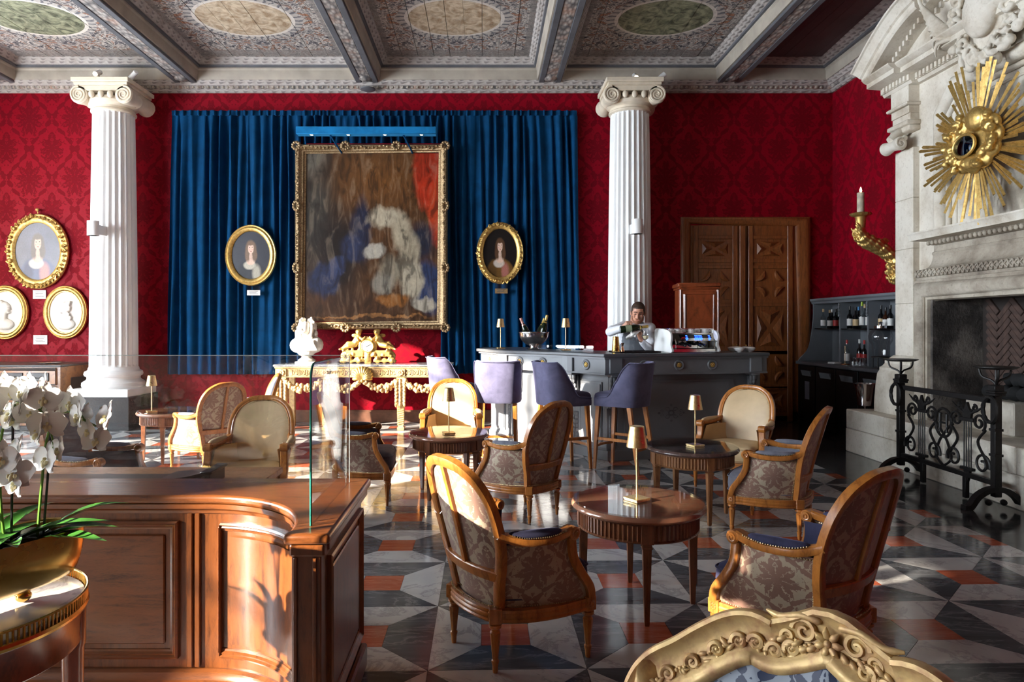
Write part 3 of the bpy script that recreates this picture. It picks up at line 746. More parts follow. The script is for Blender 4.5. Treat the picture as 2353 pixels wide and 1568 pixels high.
    def cush(m):
        rings = []
        for z, s in ((.262, .80), (.275, .885), (.30, .925), (.34, .945), (.375, .935), (.40, .90), (.413, .83)):
            rings.append([(x*s*.92, max(-.172, .02+(y-.02)*s*.98+(.045 if y > .1 else .0)*s), z) for x, y in RAILC])
        for s, z in ((.6, .420), (.3, .424), (.02, .425)): rings.append([(x*s*.92, .02+(y-.02)*s+.02, z) for x, y in RAILC])
        m.ring_loft(rings)
    cu = part('cushion', cush, lining, t, 60)
    part('piping', lambda m: [m.tube([(x*.938*.92, max(-.172, .02+(y-.02)*.938*.98+(.045 if y > .1 else 0)*.94), z) for x, y in RAILC], .005, 6, closed=True) for z in (.295, .39)], lining, cu, 60)
    def fn(m):
        nails(m, [(-x, bk(x, z)+.018, z) for x, z in [(a-.024 if a > .03 else 0, b-.018*(b > .75)) for a, b in HS[6:]]], .0115, .0038)
        nails(m, [(x, bk(x, z)+.018, z) for x, z in [(a-.024 if a > .03 else 0, b-.018*(b > .75)) for a, b in HS[6:]]], .0115, .0038)
        nails(m, [(x*1.045, y*1.03, .279) for x, y in RAILC if y < -.19], .0105, .0038)
    tag(part('back_nail_trim', fn, NAIL, t, 0), kind='stuff')
    return t
def face(x, y, tx, ty): return math.atan2(ty-y, tx-x)-pi/2
NCH = armchair('damask armchair with navy velvet seat, sunlit back, beside the reception desk', NAVY, loc=(.125, 3.12, 0), rz=math.atan2(.56, .83)-pi/2)
dup(NCH, (1.36, 2.96, 0), math.atan2(.823, -.567)-pi/2, 'damask armchair with navy velvet seat behind the gilt carved chair')
GCH = armchair('damask armchair with grey pads, its back to us, below the bar stools', GREYV, loc=(.30, 5.30, 0), rz=math.atan2(.688, -.725)-pi/2)
dup(GCH, (2.07, 4.91, 0), R(145)-pi/2, 'damask armchair with grey pads on the right of the dark topped table')
dup(GCH, (-1.02, 5.79, 0), R(6)-pi/2, 'damask armchair seen sideways, half behind the end of the glass screen')
dup(GCH, (-2.80, 6.98, 0), R(141)-pi/2, 'damask armchair with a brightly sunlit side by the far left table')
dup(GCH, (-2.71, 7.85, 0), R(205)-pi/2, 'armchair with sunlit lavender grey lining nearest the gilt console')
dup(GCH, (-2.62, 4.72, 0), R(2)-pi/2, 'armchair low behind the desk screen with only one dark arm showing')
BCH = armchair('beige leather armchair facing us, seen through the glass screen', BEIGE, loc=(-1.74, 5.12, 0), rz=R(271)-pi/2)
dup(BCH, (-.325, 6.86, 0), R(270)-pi/2, 'beige leather armchair half in sunlight behind the small table')
dup(BCH, (2.26, 6.16, 0), R(228)-pi/2, 'beige leather armchair in the shade in front of the bar end')
# ---- round tables
def round_table(label, loc, rz, wd, top):
    t = thing('round_table', label, 'table', loc, rz, 'round marble topped tables')
    for k in range(4):
        a = k*pi/2
        def leg(m):
            m.at((.283*cos(a), .283*sin(a), 0), rz=a)
            rr = lambda h, z: [(-h, -h, z), (h, -h, z), (h, h, z), (-h, h, z)]
            m.ring_loft([rr(.010, 0.0), rr(.012, .012), rr(.012, .02), rr(.021, .372), rr(.025, .376), rr(.025, .383), rr(.021, .387), rr(.021, .40)])
            m.box(-.026, .03, -.03, .03, .398, .495, .002)
            for s in (-.008, .008):
                m.box(.019, .0215, s-.003, s+.003, .1, .36)
        l = part('leg', leg, wd, t, 30)
    part('apron', lambda m: m.lathe([(.295, .40), (.308, .40), (.312, .406), (.309, .412), (.309, .485), (.312, .49), (.312, .497), (.29, .497)], 4*84, rf=lambda r, z, a: r-.007*(abs(sin(a*42))**.5) if .411 < z < .486 else r), wd, t, 25)
    part('marble_top', lambda m: m.lathe([(.0, .497), (.328, .497), (.341, .503), (.347, .513), (.345, .524), (.336, .532), (0, .532)], 72), top, t, 40)
    part('glass_top', lambda m: m.lathe([(0, .534), (.336, .534), (.338, .538), (.336, .542), (0, .542)], 72), GTOP, t, 40)
    return t
TB = round_table('round walnut table with reflective brown marble top in the foreground', (.808, 3.6, 0), R(-4), WALNUT, TOPM)
round_table('round fluted table with very dark top in front of the grey bar', (1.595, 5.26, 0), R(9), WALN2, TOPD)
dup(TB, (-.306, 5.93, 0), R(-31.5), 'round walnut table reflecting the sunlit beige armchair')
dup(TB, (-3.40, 7.45, 0), R(8), 'round walnut table at the far left, seen through the glass screen')
# ---- cordless lamps
def lamp(label, loc, rz):
    t = thing('table_lamp', label, 'lamp', loc, rz, 'small gilt table lamps')
    part('base', lambda m: (m.box(-.05, .05, -.05, .05, .004, .014, .002), m.box(-.046, .046, -.046, .046, 0, .004)), BRASS, t, 30)
    part('stem', lambda m: m.lathe([(.0055, .014), (.005, .02), (.005, .345)], 12), BRASS, t)
    part('shade', lambda m: (m.lathe([(.053, .277), (.0545, .277), (.037, .384), (.034, .387), (0, .387)], 40, cap=False), m.lathe([(.052, .278), (.034, .382), (0, .383)], 40, cap=False)), BRASS, t, 35)
    return t
ZTOP = .542
LP = lamp('gilt table lamp on the foreground brown marble table', (.800, 3.585, ZTOP), R(33))
dup(LP, (1.603, 5.20, ZTOP), R(25), 'gilt table lamp on the dark topped table')
dup(LP, (-.296, 5.78, ZTOP), R(12), 'gilt table lamp in front of the sunlit beige armchair')
dup(LP, (-3.52, 7.26, ZTOP), R(35), 'gilt table lamp on the table at the far left')
# ---- bar stools
def stool(label, loc, rz):
    t = thing('bar_stool', label, 'stool', loc, rz, 'slate velvet bar stools')
    UP = [(.205, .23), (.222, .12), (.222, 0), (.205, -.10), (.16, -.175), (.08, -.205), (0, -.212)]
    UC = spl2(UP, 6); UC = UC+[(-x, y) for x, y in reversed(UC)][1:]
    n = len(UC); Ls = [0.0]
    for a, b in zip(UC, UC[1:]): Ls.append(Ls[-1]+math.dist(a, b))
    def top(i):
        u = abs(Ls[i]/Ls[-1]*2-1)            # 0 at the back middle, 1 at the front ends
        k = min(1, max(0, (u-.40)/.36)); k = k*k*(3-2*k)
        return 1.085-.335*k-.02*max(0, u-.75)*4+(.008 if u < .42 else 0)*(u/.42)**2
    def shell(m):
        rings = []
        for i, (x, y) in enumerate(UC):
            a, b = UC[max(0, i-1)], UC[min(n-1, i+1)]; d = V((b[0]-a[0], b[1]-a[1])).normalized(); nx, ny = d.y, -d.x
            if nx*x+ny*y < 0: nx, ny = -nx, -ny
            zt = top(i); r = []
            lean = lambda z: (z-.76)*.17 if z > .76 else (z-.76)*.05
            def P_(off, z): k = lean(z)*(1 if y < .05 else .1); return (x+nx*(off+k*.35), y+ny*(off+k*.35)-(k*.5 if y < 0 else 0), z)
            r = [P_(-.012, .655), P_(.018, .645), P_(.025, .66), P_(.025, (.66+zt)/2), P_(.022, zt-.018), P_(.010, zt), P_(-.012, zt), P_(-.024, zt-.018), P_(-.03, (.70+zt)/2), P_(-.03, .70)]
            rings.append(r)
        m.ring_loft(rings)
    sh = part('shell', shell, LAV, t, 60)
    def pipe(m):
        for off in (.028, -.026):
            pts = []
            for i, (x, y) in enumerate(UC):
                a, b = UC[max(0, i-1)], UC[min(n-1, i+1)]; d = V((b[0]-a[0], b[1]-a[1])).normalized(); nx, ny = d.y, -d.x
                if nx*x+ny*y < 0: nx, ny = -nx, -ny
                z = top(i)-.008; k = (z-.76)*.17*(1 if y < .05 else .1) if z > .76 else 0
                pts.append((x+nx*(off+k*.35), y+ny*(off+k*.35)-(k*.5 if y < 0 else 0), z))
            m.tube(pts, .004, 5)
    part('piping', pipe, LAV, sh, 60)
    def seat(m):
        out = spl2([(.20, -.1), (.20, .1), (.205, .22), (.15, .262), (0, .275), (-.15, .262), (-.205, .22), (-.20, .1), (-.20, -.1), (-.1, -.18), (.1, -.18)], 5, True)
        rings = []
        for z, s in ((.645, .98), (.655, 1.01), (.70, 1.02), (.745, 1.01), (.765, .97), (.775, .88), (.78, .6), (.782, .02)): rings.append([(x*s, .03+(y-.03)*s, z) for x, y in out])
        m.ring_loft(rings)
    part('seat', seat, LAV, t, 60)
    for sx in (-1, 1):
        for (ty, by) in ((.21, .245), (-.13, -.235)):
            rr = lambda x, y, h, z: [(x-h, y-h, z), (x+h, y-h, z), (x+h, y+h, z), (x-h, y+h, z)]
            part('leg', lambda m: m.ring_loft([rr(sx*.195, by, .013, 0), rr(sx*.175, ty, .021, .655)]), BEECH, t, 30)
        part('side_stretcher', lambda m: m.box(sx*.187-.009, sx*.187+.009, -.20, .22, .295, .325, .003), BEECH, t, 30)
    part('footrest', lambda m: m.sweep([(x, .235+.05*(1-(x/.19)**2), .22) for x in np.linspace(-.19, .19, 12)], [(-.014, -.012), (.014, -.012), (.014, .012), (-.014, .012)], (0, 0, 1)), BEECH, t, 30)
    part('rear_stretcher', lambda m: m.box(-.175, .175, -.21, -.19, .205, .235, .003), BEECH, t, 30)
    return t
ST = stool('slate velvet bar stool seen from behind, in full sunlight', (.155, 7.35, 0), R(-4))
dup(ST, (-.40, 8.20, 0), R(-66), 'slate velvet bar stool furthest left, turned sideways beside the console')
dup(ST, (.79, 7.08, 0), R(-68), 'slate velvet bar stool with half sunlit back, facing right')
dup(ST, (1.44, 6.99, 0), R(52), 'slate velvet bar stool in the shade, facing left')
# ================================================================ THE BAR
ZB = 1.16
BP = [V((3.15, 7.55)), V((1.26, 7.2)), V((.91, 7.69)), V((.15, 8.35)), V((-.10, 8.95)), V((-.02, 9.55))]   # outer edge of the worktop, right to left
def offset(pts, d):
    out = []
    for i in range(len(pts)):
        e1 = (pts[i]-pts[i-1]).normalized() if i else None; e2 = (pts[i+1]-pts[i]).normalized() if i < len(pts)-1 else None
        n1 = V((e1.y, -e1.x)) if e1 else None; n2 = V((e2.y, -e2.x)) if e2 else None
        n = (n1+n2) if n1 is not None and n2 is not None else (n1 if n1 is not None else n2)
        n = n/ (n.dot(n)/2) if (n1 is not None and n2 is not None) else n
        out.append(pts[i]+n*d)
    return out
_t = offset(BP, .1); INW = 1 if (_t[0]-V((2.2, 8.5))).length < (BP[0]-V((2.2, 8.5))).length else -1
def off(d): return offset(BP, d*INW)
bar = thing('bar_counter', 'grey panelled bar counter with gilt rosettes and carved brackets', 'bar', (BP[1].x, BP[1].y, 0))
BO = V((BP[1].x, BP[1].y, 0))
def bpart(name, fn, mat, parent=None, smooth=30):
    m = MB(); fn(m); return m.build(name, mat, None, smooth) if parent is None else _reparent(m, name, mat, parent, smooth)
def _reparent(m, name, mat, parent, smooth):
    m.v = [tuple(V(p)-BO) for p in m.v]; return m.build(name, mat, parent, smooth)
def bp(name, fn, mat, smooth=30, par=None):
    m = MB(); fn(m); return _reparent(m, name, mat, par or bar, smooth)
def band(m, d0, d1, z0, z1, k):
    a, b = off(d0), off(d1); m.prism([tuple(a[k]), tuple(a[k+1]), tuple(b[k+1]), tuple(b[k])], z0, z1)
NS = len(BP)-1
for k in range(NS):
    bp('front_panel', lambda m: band(m, .19, .27, 0, .93, k), BARG, 0)
    bp('plinth', lambda m: (band(m, .165, .2, 0, .10, k), band(m, .178, .2, .10, .125, k)), BARG, 0)
    bp('frieze', lambda m: (band(m, .06, .26, .945, 1.115, k), band(m, .045, .2, .93, .948, k), band(m, .03, .2, 1.10, 1.122, k)), BARG, 0)
def seg_m(k, d):
    a, b = off(d)[k+1], off(d)[k]; e = (b-a).normalized(); return M.Translation((a.x, a.y, 0)) @ M.Rotation(math.atan2(e.y, e.x), 4, 'Z'), (b-a).length
def raised(k, x0, x1, z0, z1, notch=.0):
    mm, L = seg_m(k, .19)
    def f(m):
        m.m = mm
        if notch:
            r = notch; poly = [(x0, z0), (x1, z0), (x1, z1-r)]+[(x1-r+r*cos(-pi/2+t)*1-0*r, z1-r*0+r*sin(-pi/2-t)*1) for t in []]
            poly += [(x1-r*sin(t), z1-r*cos(t)) for t in np.linspace(0, pi/2, 7)][::-1][1:-1] if False else [(x1-r*cos(t), z1-r*sin(t)) for t in []]
            arcR = [(x1-r*cos(t), z1-r*sin(t)) for t in np.linspace(0, pi/2, 7)]
            arcR = [(x1-(r-r*cos(t)) if False else x1-r+r*(1-cos(t))*0+0, 0) for t in []] or [(x1-r*sin(t), z1-r*cos(t)) for t in np.linspace(0, pi/2, 7)]
            poly = [(x0, z0), (x1, z0)]+[(x1-r*(1-cos(t)) if False else x1-r*cos(pi/2-t), z1-r*cos(t)) for t in np.linspace(0, pi/2, 7)]
            poly = [(x0, z0), (x1, z0)]+[(x1-r*sin(t), z1-r*cos(t)) for t in np.linspace(0, pi/2, 7)]+[(x0+r*sin(t), z1-r*cos(t)) for t in np.linspace(pi/2, 0, 7)]
        else: poly = [(x0, z0), (x1, z0), (x1, z1), (x0, z1)]
        m.prism(poly, -.014, .005, 'y')
        c = ((x0+x1)/2, (z0+z1)/2); m.prism([(c[0]+(a-c[0])*.90, c[1]+(b-c[1])*.93) for a, b in poly], -.022, -.010, 'y')
    return bp('raised_panel', f, BARG, 30)
L0 = seg_m(0, .19)[1]; L1 = seg_m(1, .19)[1]; L2 = seg_m(2, .19)[1]; L3 = seg_m(3, .19)[1]
raised(0, .10, L0-.22, .16, .86, .12)
raised(1, .09, L1-.09, .16, .84)
raised(2, .10, L2-.10, .16, .86, .13)
raised(3, .08, L3-.08, .16, .86)
def acanthus(k, x):
    mm, L = seg_m(k, .19)
    def f(m):
        m.m = mm
        for (y, z, r) in ((-.105, .885, .036), (-.098, .84, .03), (-.075, .785, .026), (-.055, .73, .024), (-.042, .68, .022), (-.034, .63, .02), (-.03, .585, .016)):
            for s in (-1, 0, 1): m.ball((x+s*r*.8, y+.012*abs(s), z), (r*.62, r*.6, r*1.15), 8, 6)
        m.box(x-.045, x+.045, -.14, 0, .905, .932, .004); m.box(x-.03, x+.03, -.05, 0, .56, .90, .01)
    o = bp('bracket', f, BARG, 50)
    def p(m):
        m.m = mm; m.box(x-.055, x+.055, -.012, .01, .10, .56, .004)
        for z in (.22, .27, .32, .37, .42, .46):
            for s in (-1, 0, 1): m.ball((x+s*.014, -.014, z), (.009, .008, .03), 6, 5)
    bp('pilaster', p, BARG, 50)
    def bl(m): m.m = mm; m.box(x-.07, x+.07, -.155, -.02, .945, 1.112, .004)
    bp('bracket_block', bl, BARG, 30)
acanthus(0, .03); acanthus(0, L0-.14); acanthus(1, L1-.02 if False else .03); acanthus(2, .02); acanthus(2, L2-.02)
def rosette(k, x):
    mm, L = seg_m(k, .06)
    def ring(m):
        m.m = mm @ M.Translation((x, 0, 1.03)) @ M.Rotation(pi/2, 4, 'X'); m.lathe([(.032, .0), (.034, .008), (.050, .012), (.058, .006), (.060, 0)], 28, cap=False)
    r = bp('rosette_ring', ring, BARG, 40)
    def ros(m):
        m.m = mm @ M.Translation((x, 0, 1.03)) @ M.Rotation(pi/2, 4, 'X'); m.ball((0, 0, .008), (.012, .012, .01), 10, 6)
        for q in range(8): m.ball((cos(q*pi/4)*.019, sin(q*pi/4)*.019, .004), (.010, .010, .007), 8, 5)
    bp('rosette', ros, GOLD, 60, r)
LF = seg_m(0, .06)[1]
for x in (.44, .84, 1.23): rosette(0, x)
rosette(1, seg_m(1, .06)[1]*.5)
for x in (.30, .64): rosette(2, x*seg_m(2, .06)[1])
rosette(3, seg_m(3, .06)[1]*.5)
def crest(m):   # scrolled ornament in the middle of the long panel
    mm, L = seg_m(0, .19); m.m = mm @ M.Translation((L0*.40, -.018, .50))
    for sx in (-1, 1):
        for sz in (-1, 1):
            m.tube([(sx*(.045+.03*cos(t)*(1-t/9)), 0, sz*(.035+.03*sin(t)*(1-t/9))) for t in np.linspace(0, 6.5, 20)], .007, 5)
            m.tube([(sx*(.11+.02*cos(t)*(1-t/9)), 0, sz*(.018+.02*sin(t)*(1-t/9))) for t in np.linspace(0, 6.5, 16)], .006, 5)
        m.ball((sx*.145, 0, 0), (.02, .01, .014), 8, 5)
    for q in range(10): m.ball((cos(q*pi/5)*.03, 0, sin(q*pi/5)*.025), (.013, .009, .011), 7, 5)
    m.ball((0, 0, .085), (.02, .01, .014), 8, 5); m.ball((0, 0, -.085), (.02, .01, .014), 8, 5)
bp('carved_crest', crest, plain('grey_carving', rgb(88, 90, 94), .45), 60)
bp('end_panel', lambda m: m.prism([tuple(off(.19)[0]), tuple(off(.60)[0]), tuple(off(.60)[0]+V((-.05, 0))), tuple(off(.19)[0]+V((-.05, 0)))], 0, .93), BARG, 0)
bp('inner_cupboard', lambda m: [band(m, .52, .57, .05, 1.115, k) for k in range(NS)], BARD, 0)
a, b = off(0), off(.66)
wt = tag(MB().prism([tuple(p) for p in a]+[tuple(p) for p in reversed(b)], 1.122, ZB).build('bar_worktop', BARD, None, 30), 'long angled grey worktop lying on the bar counter', 'worktop')
bv = wt.modifiers.new('bevel', 'BEVEL'); bv.width = .008; bv.segments = 2; bv.limit_method = 'ANGLE'
gl = [off(.60)[k] for k in (2, 3, 4)]; gl = [BP[2].lerp(BP[3], .15)+(off(.60)[2]-BP[2])*0+ (off(.60)[3]-BP[3]), off(.60)[3], off(.60)[4]]
def guard(m):
    p = off(.615); q = off(.625); A0 = p[2].lerp(p[3], .1); A1 = q[2].lerp(q[3], .1)
    m.prism([tuple(A0), tuple(p[3]), tuple(q[3]), tuple(A1)], ZB+.001, ZB+.055)
gd = tag(MB().build('glass_guard', GLASS) if False else part('glass_guard', guard, GLASS, None, 0), 'low clear glass edge guard at the back of the sunlit worktop', 'guard')
# ---- things on the bar
dup(LP, (.215, 8.86, ZB), R(12), 'gilt table lamp left of the champagne bowl on the bar')
dup(LP, (.985, 8.25, ZB), R(12), 'gilt table lamp right of the champagne bowl on the bar')
bc = (.62, 8.50)
bw = thing('champagne_bowl', 'hammered silver champagne bowl on the bar holding three bottles', 'bowl', (*bc, ZB))
part('bowl', lambda m: m.lathe([(.085, 0), (.088, .006), (.06, .02), (.045, .035), (.06, .05), (.11, .075), (.155, .115), (.178, .16), (.184, .205), (.192, .212), (.192, .218), (.180, .217), (.172, .165), (.148, .12), (.10, .085), (0, .07)], 48), SILVER, bw, 40)
part('ice', lambda m: [m.at((random.Random(k).uniform(-.1, .1), random.Random(k+50).uniform(-.1, .1), .19+random.Random(k+9).uniform(-.02, .015)), k, k*.7).box(-.016, .016, -.016, .016, -.016, .016, .003) for k in range(60)], glassy('ice', (.9, .95, 1, 1), 1.31, .05, .15), bw, 0)
DKG = Mat('dark_green_bottle', rgb(18, 30, 14), .08).mat
FOILP, FOILG = plain('pink_foil', rgb(214, 160, 150), .3, .4), plain('gold_foil', rgb(214, 180, 100), .3, .6)
def champagne(label, loc, tilt, dirz, foil, lab=None, group='champagne bottles in the bowl'):
    t = thing('champagne_bottle', label, 'bottle', loc, 0, group)
    t.rotation_euler = (M.Rotation(dirz, 4, 'Z') @ M.Rotation(tilt, 4, 'Y')).to_euler()
    part('glass', lambda m: m.lathe([(.0, .0), (.038, 0), (.042, .006), (.042, .16), (.038, .19), (.022, .235), (.0155, .26), (.0155, .30)], 24), DKG, t)
    part('foil', lambda m: m.lathe([(.026, .225), (.0175, .25), (.0165, .295), (.018, .30), (.018, .312), (.016, .325), (0, .327)], 20), foil, t)
    if lab: part('paper_label', lambda m: m.lathe([(.0426, .06), (.0426, .13)], 24, cap=False), lab, t)
    return t
champagne('champagne bottle with pink foil leaning left in the bowl', (bc[0]-.045, bc[1]-.02, ZB+.09), R(-22), 0, FOILP)
champagne('short gold topped champagne bottle in the middle of the bowl', (bc[0]+.03, bc[1]+.02, ZB+.085), R(20), .3, FOILG)
champagne('tall gold topped champagne bottle at the right of the bowl', (bc[0]+.085, bc[1]-.01, ZB+.112), R(14), -.2, FOILG)
# tray, shaker, jigger, glasses
def onA(px, d, z=ZB):      # a place on the long worktop by photo column and distance behind its edge
    a, b = BP[1], BP[0]; e = (b-a).normalized(); n = V((-e.y, e.x)); best = None
    for k in range(400):
        q = a+e*(k*.006)+n*d; x = VX+q.x*F/q.y
        if best is None or abs(x-px) < best[0]: best = (abs(x-px), q)
    return V((best[1].x, best[1].y, z))
RA = math.atan2((BP[0]-BP[1]).y, (BP[0]-BP[1]).x)
tp = onA(1458, .30)
tr = thing('bar_tray', 'black bar mat with tools in front of the barman', 'tray', tp, RA)
part('mat', lambda m: m.box(-.235, .235, -.16, .16, 0, .006, .002), BLACK, tr, 30)
part('rim', lambda m: m.tube([(x, y, .01) for x, y in ((-.235, -.16), (.235, -.16), (.235, .16), (-.235, .16))], .007, 6, closed=True), BLACK, tr)
sk = onA(1415, .32, ZB+.007); s_ = thing('cocktail_shaker', 'tall gold cocktail shaker on the bar mat', 'shaker', sk)
part('tin', lambda m: m.lathe([(.036, 0), (.042, .002), (.044, .01), (.031, .165), (.03, .17), (0, .171)], 28), BRASSP, s_)
part('rim', lambda m: m.lathe([(.043, .0), (.046, .004), (.043, .010)], 28, cap=False), BRASS, s_)
jg = onA(1430, .26, ZB+.007); j_ = thing('jigger', 'copper jigger beside the gold shaker', 'jigger', jg)
part('lower_cup', lambda m: m.lathe([(.022, 0), (.008, .065)], 20), plain('copper', (.75, .38, .22, 1), .2, 1, var=.05), j_)
part('upper_cup', lambda m: m.lathe([(.008, .065), (.018, .10), (.016, .10), (.004, .075)], 20), plain('dark_copper', (.32, .16, .1, 1), .3, 1), j_)
def wineglass(label, loc, h=.2, fill=0):
    t = thing('wine_glass', label, 'glass', loc, 0, 'wine glasses on the bar')
    part('stem', lambda m: m.lathe([(0, 0), (.034, .001), (.03, .004), (.004, .008), (.0035, h*.5), (.012, h*.52), (0, h*.53)], 20), GLASS, t)
    part('bowl', lambda m: m.lathe([(.004, h*.5), (.026, h*.56), (.036, h*.66), (.036, h*.78), (.026, h)], 24, cap=False), GLASS, t)
    if fill: part('champagne', lambda m: m.lathe([(.003, h*.51), (.025, h*.565), (.034, h*.655), (.034, h*.68), (0, h*.68)], 20), Mat('champagne', rgb(226, 214, 176), .2).mat, t)
    return t
wineglass('empty tall stemmed glass standing on the bar mat', onA(1454, .30, ZB+.007), .24)
wineglass('stemmed glass being filled with champagne by the barman', onA(1484, .30, ZB+.007), .26, 1)
# espresso machine
em = thing('espresso_machine', 'chrome espresso machine with blue lit buttons and white sides', 'coffee machine', onA(1577, .34), RA)
em.scale = (.84, .9, .9)
part('body', lambda m: (m.box(-.31, .31, -.02, .22, .02, .25, .01), m.box(-.30, .30, -.22, .2, .0, .05, .008)), CHROME, em)
part('head', lambda m: m.prism([(-.23, .145), (-.20, .14), (.22, .14), (.22, .235), (-.16, .235)], -.315, .315, 'x'), CHROME, em, 20)
part('black_fascia', lambda m: m.at((0, -.222, .186), rx=R(-37) if False else 0).add([(-.2, .0, -.035), (.25, .0, -.035), (.25, .045, .035), (-.2, .045, .035), (-.2, .01, -.035), (.25, .01, -.035), (.25, .055, .035), (-.2, .055, .035)], [(0, 1, 2, 3), (4, 7, 6, 5), (0, 4, 5, 1), (3, 2, 6, 7), (0, 3, 7, 4), (1, 5, 6, 2)]), BLACKG, em, 0)
LED = glow('blue_led', rgb(40, 80, 255), 6)
for x in (-.105, .02, .045, .075, .10, .215):
    for z in (0, 1, 2):
        part('button_light', lambda m: m.box(x-.008, x+.008, -.230+.0155*z, -.215+.0155*z, .166+z*.018, .176+z*.018), LED, em, 0)
part('badge', lambda m: m.box(-.175, -.135, -.225, -.2, .176, .188), plain('red_badge', rgb(190, 30, 30), .4), em, 0)
for sx in (-1, 1):
    part('side_panel', lambda m: m.prism(spl2([(-.235, .0), (-.22, .10), (-.235, .20), (-.17, .265), (.05, .29), (.22, .28), (.23, .14), (.22, .0)], 4, True), sx*.318, sx*.342, 'x'), WHITEP, em, 40)
for x in (-.17, -.10, .04, .11):
    g = part('group_head', lambda m: m.lathe([(.03, .10), (.034, .105), (.034, .145)], 18, (x, -.13, 0)), CHROME, em)
    part('portafilter', lambda m: (m.cap_((x, -.15, .115), (x+.01, -.27, .085), .012, .016), m.lathe([(.022, .085), (.03, .09), (.03, .11)], 16, (x, -.13, 0))), BLACK, g)
part('cup_rail', lambda m: [m.tube([(-.31, y, .29), (.31, y, .29)], .004, 6) for y in (-.14, .21)]+[m.tube([(x, -.14, .235), (x, -.14, .29)], .004, 6) for x in (-.31, 0, .31)], CHROME, em)
part('steam_wand', lambda m: [m.tube(spl([(sx*.27, -.18, .17), (sx*.275, -.23, .15), (sx*.27, -.23, .04)], 5), .005, 6) for sx in (-1, 1)], CHROME, em)
part('drip_tray', lambda m: m.box(-.28, .28, -.25, -.03, .05, .056), BLACKG, em, 0)
def cup(label, loc, inv=True):
    t = thing('coffee_cup', label, 'cup', loc, random.Random(loc[0]).uniform(-.5, .5), 'cups warming on the coffee machine')
    pr = [(.022, .052), (.022, .047), (.034, .04), (.041, .015), (.043, 0), (.040, 0)]
    part('body', lambda m: m.lathe(pr, 22), PORC, t); part('handle', lambda m: m.tube([(.038+.016*sin(k*pi/8), 0, .012+.024*k/8) for k in range(9)], .004, 6), PORC, t); return t
Ze = ZB+.2135
CN = ['furthest left in the front row', 'second from the left in the front row', 'furthest left in the back row', 'second from the left in the back row', 'middle of the front row', 'third in the back row', 'alone at the very back', 'right of the middle at the back', 'furthest right in the front row', 'furthest right in the back row']
for k, (x, y) in enumerate([(-.25, -.06), (-.16, -.07), (-.13, .04), (-.03, .05), (.05, -.05), (.09, .05), (.02, .14), (.17, .03), (.245, -.05), (.27, .06)]):
    q = M.Translation(em.location) @ M.Rotation(RA, 4, 'Z') @ V((x*.84, y*.9, 0)); cup('upturned white coffee cup on the espresso machine, '+CN[k], (q.x, q.y, Ze))
def sugar(label, px, d):
    t = thing('sugar_bowl', label, 'bowl', onA(px, d), 0, 'white lidded bowls at the bar end')
    part('bowl', lambda m: m.lathe([(.018, 0), (.02, .004), (.045, .016), (.058, .04), (.06, .048), (.055, .048), (.0, .046)], 28), PORC, t)
    part('lid', lambda m: m.lathe([(.056, .048), (.048, .054), (.02, .06), (0, .061)], 28), PORC, t); part('knob', lambda m: m.lathe([(.004, .06), (.004, .066), (.008, .073), (.006, .08), (0, .082)], 12), BRASSP, t)
for lb, px, d in (('white lidded bowl with gold knob at the left of the row', 1684, .30), ('white lidded bowl with gold knob in the centre front', 1699, .16), ('white lidded bowl with gold knob behind the centre one', 1692, .45), ('white lidded bowl with gold knob at the back right', 1714, .34), ('white lidded bowl with gold knob at the right end of the bar', 1724, .19)): sugar(lb, px, d)
pl = thing('saucer_stack', 'blue rimmed saucer beside the espresso machine', 'saucer', onA(1640, .14)); part('saucer', lambda m: m.lathe([(.03, 0), (.07, .008), (.072, .012), (.03, .006), (0, .006)], 28), PORC, pl); part('rim', lambda m: m.lathe([(.066, .009), (.073, .0125), (.066, .0128)], 28, cap=False), plain('blue_glaze', rgb(60, 80, 150), .2), pl)
# ---- mahogany cabinet behind the bar
cb = thing('mahogany_cabinet', 'tall mahogany cabinet standing before the chestnut door', 'cabinet', (2.80, 9.05, 0), R(-6))
part('carcass', lambda m: m.box(-.24, .24, -.2, .2, 0, 1.93, .004), MAHOG, cb)
part('cornice', lambda m: (m.box(-.255, .255, -.215, .215, 1.93, 1.955, .004), m.box(-.27, .27, -.23, .23, 1.955, 2.01, .012)), MAHOG, cb)
dd = part('door', lambda m: m.box(-.215, .215, -.215, -.2, .1, 1.9, .003), MAHOG, cb)
part('moulding', lambda m: m.sweep([(-.18, -.215, .16), (.18, -.215, .16), (.18, -.215, 1.86), (-.18, -.215, 1.86)], [(-.012, -.004), (0, .010), (.012, -.004)], (0, -1, 0), closed=True), MAHOG, dd)
part('corner_column', lambda m: [m.at((s*.235, -.205, 0)).lathe([(.02, .1), (.02, 1.92)], 20, rf=flut(8, .004, (.05, 1.95))) for s in (-1, 1)], MAHOG, cb)
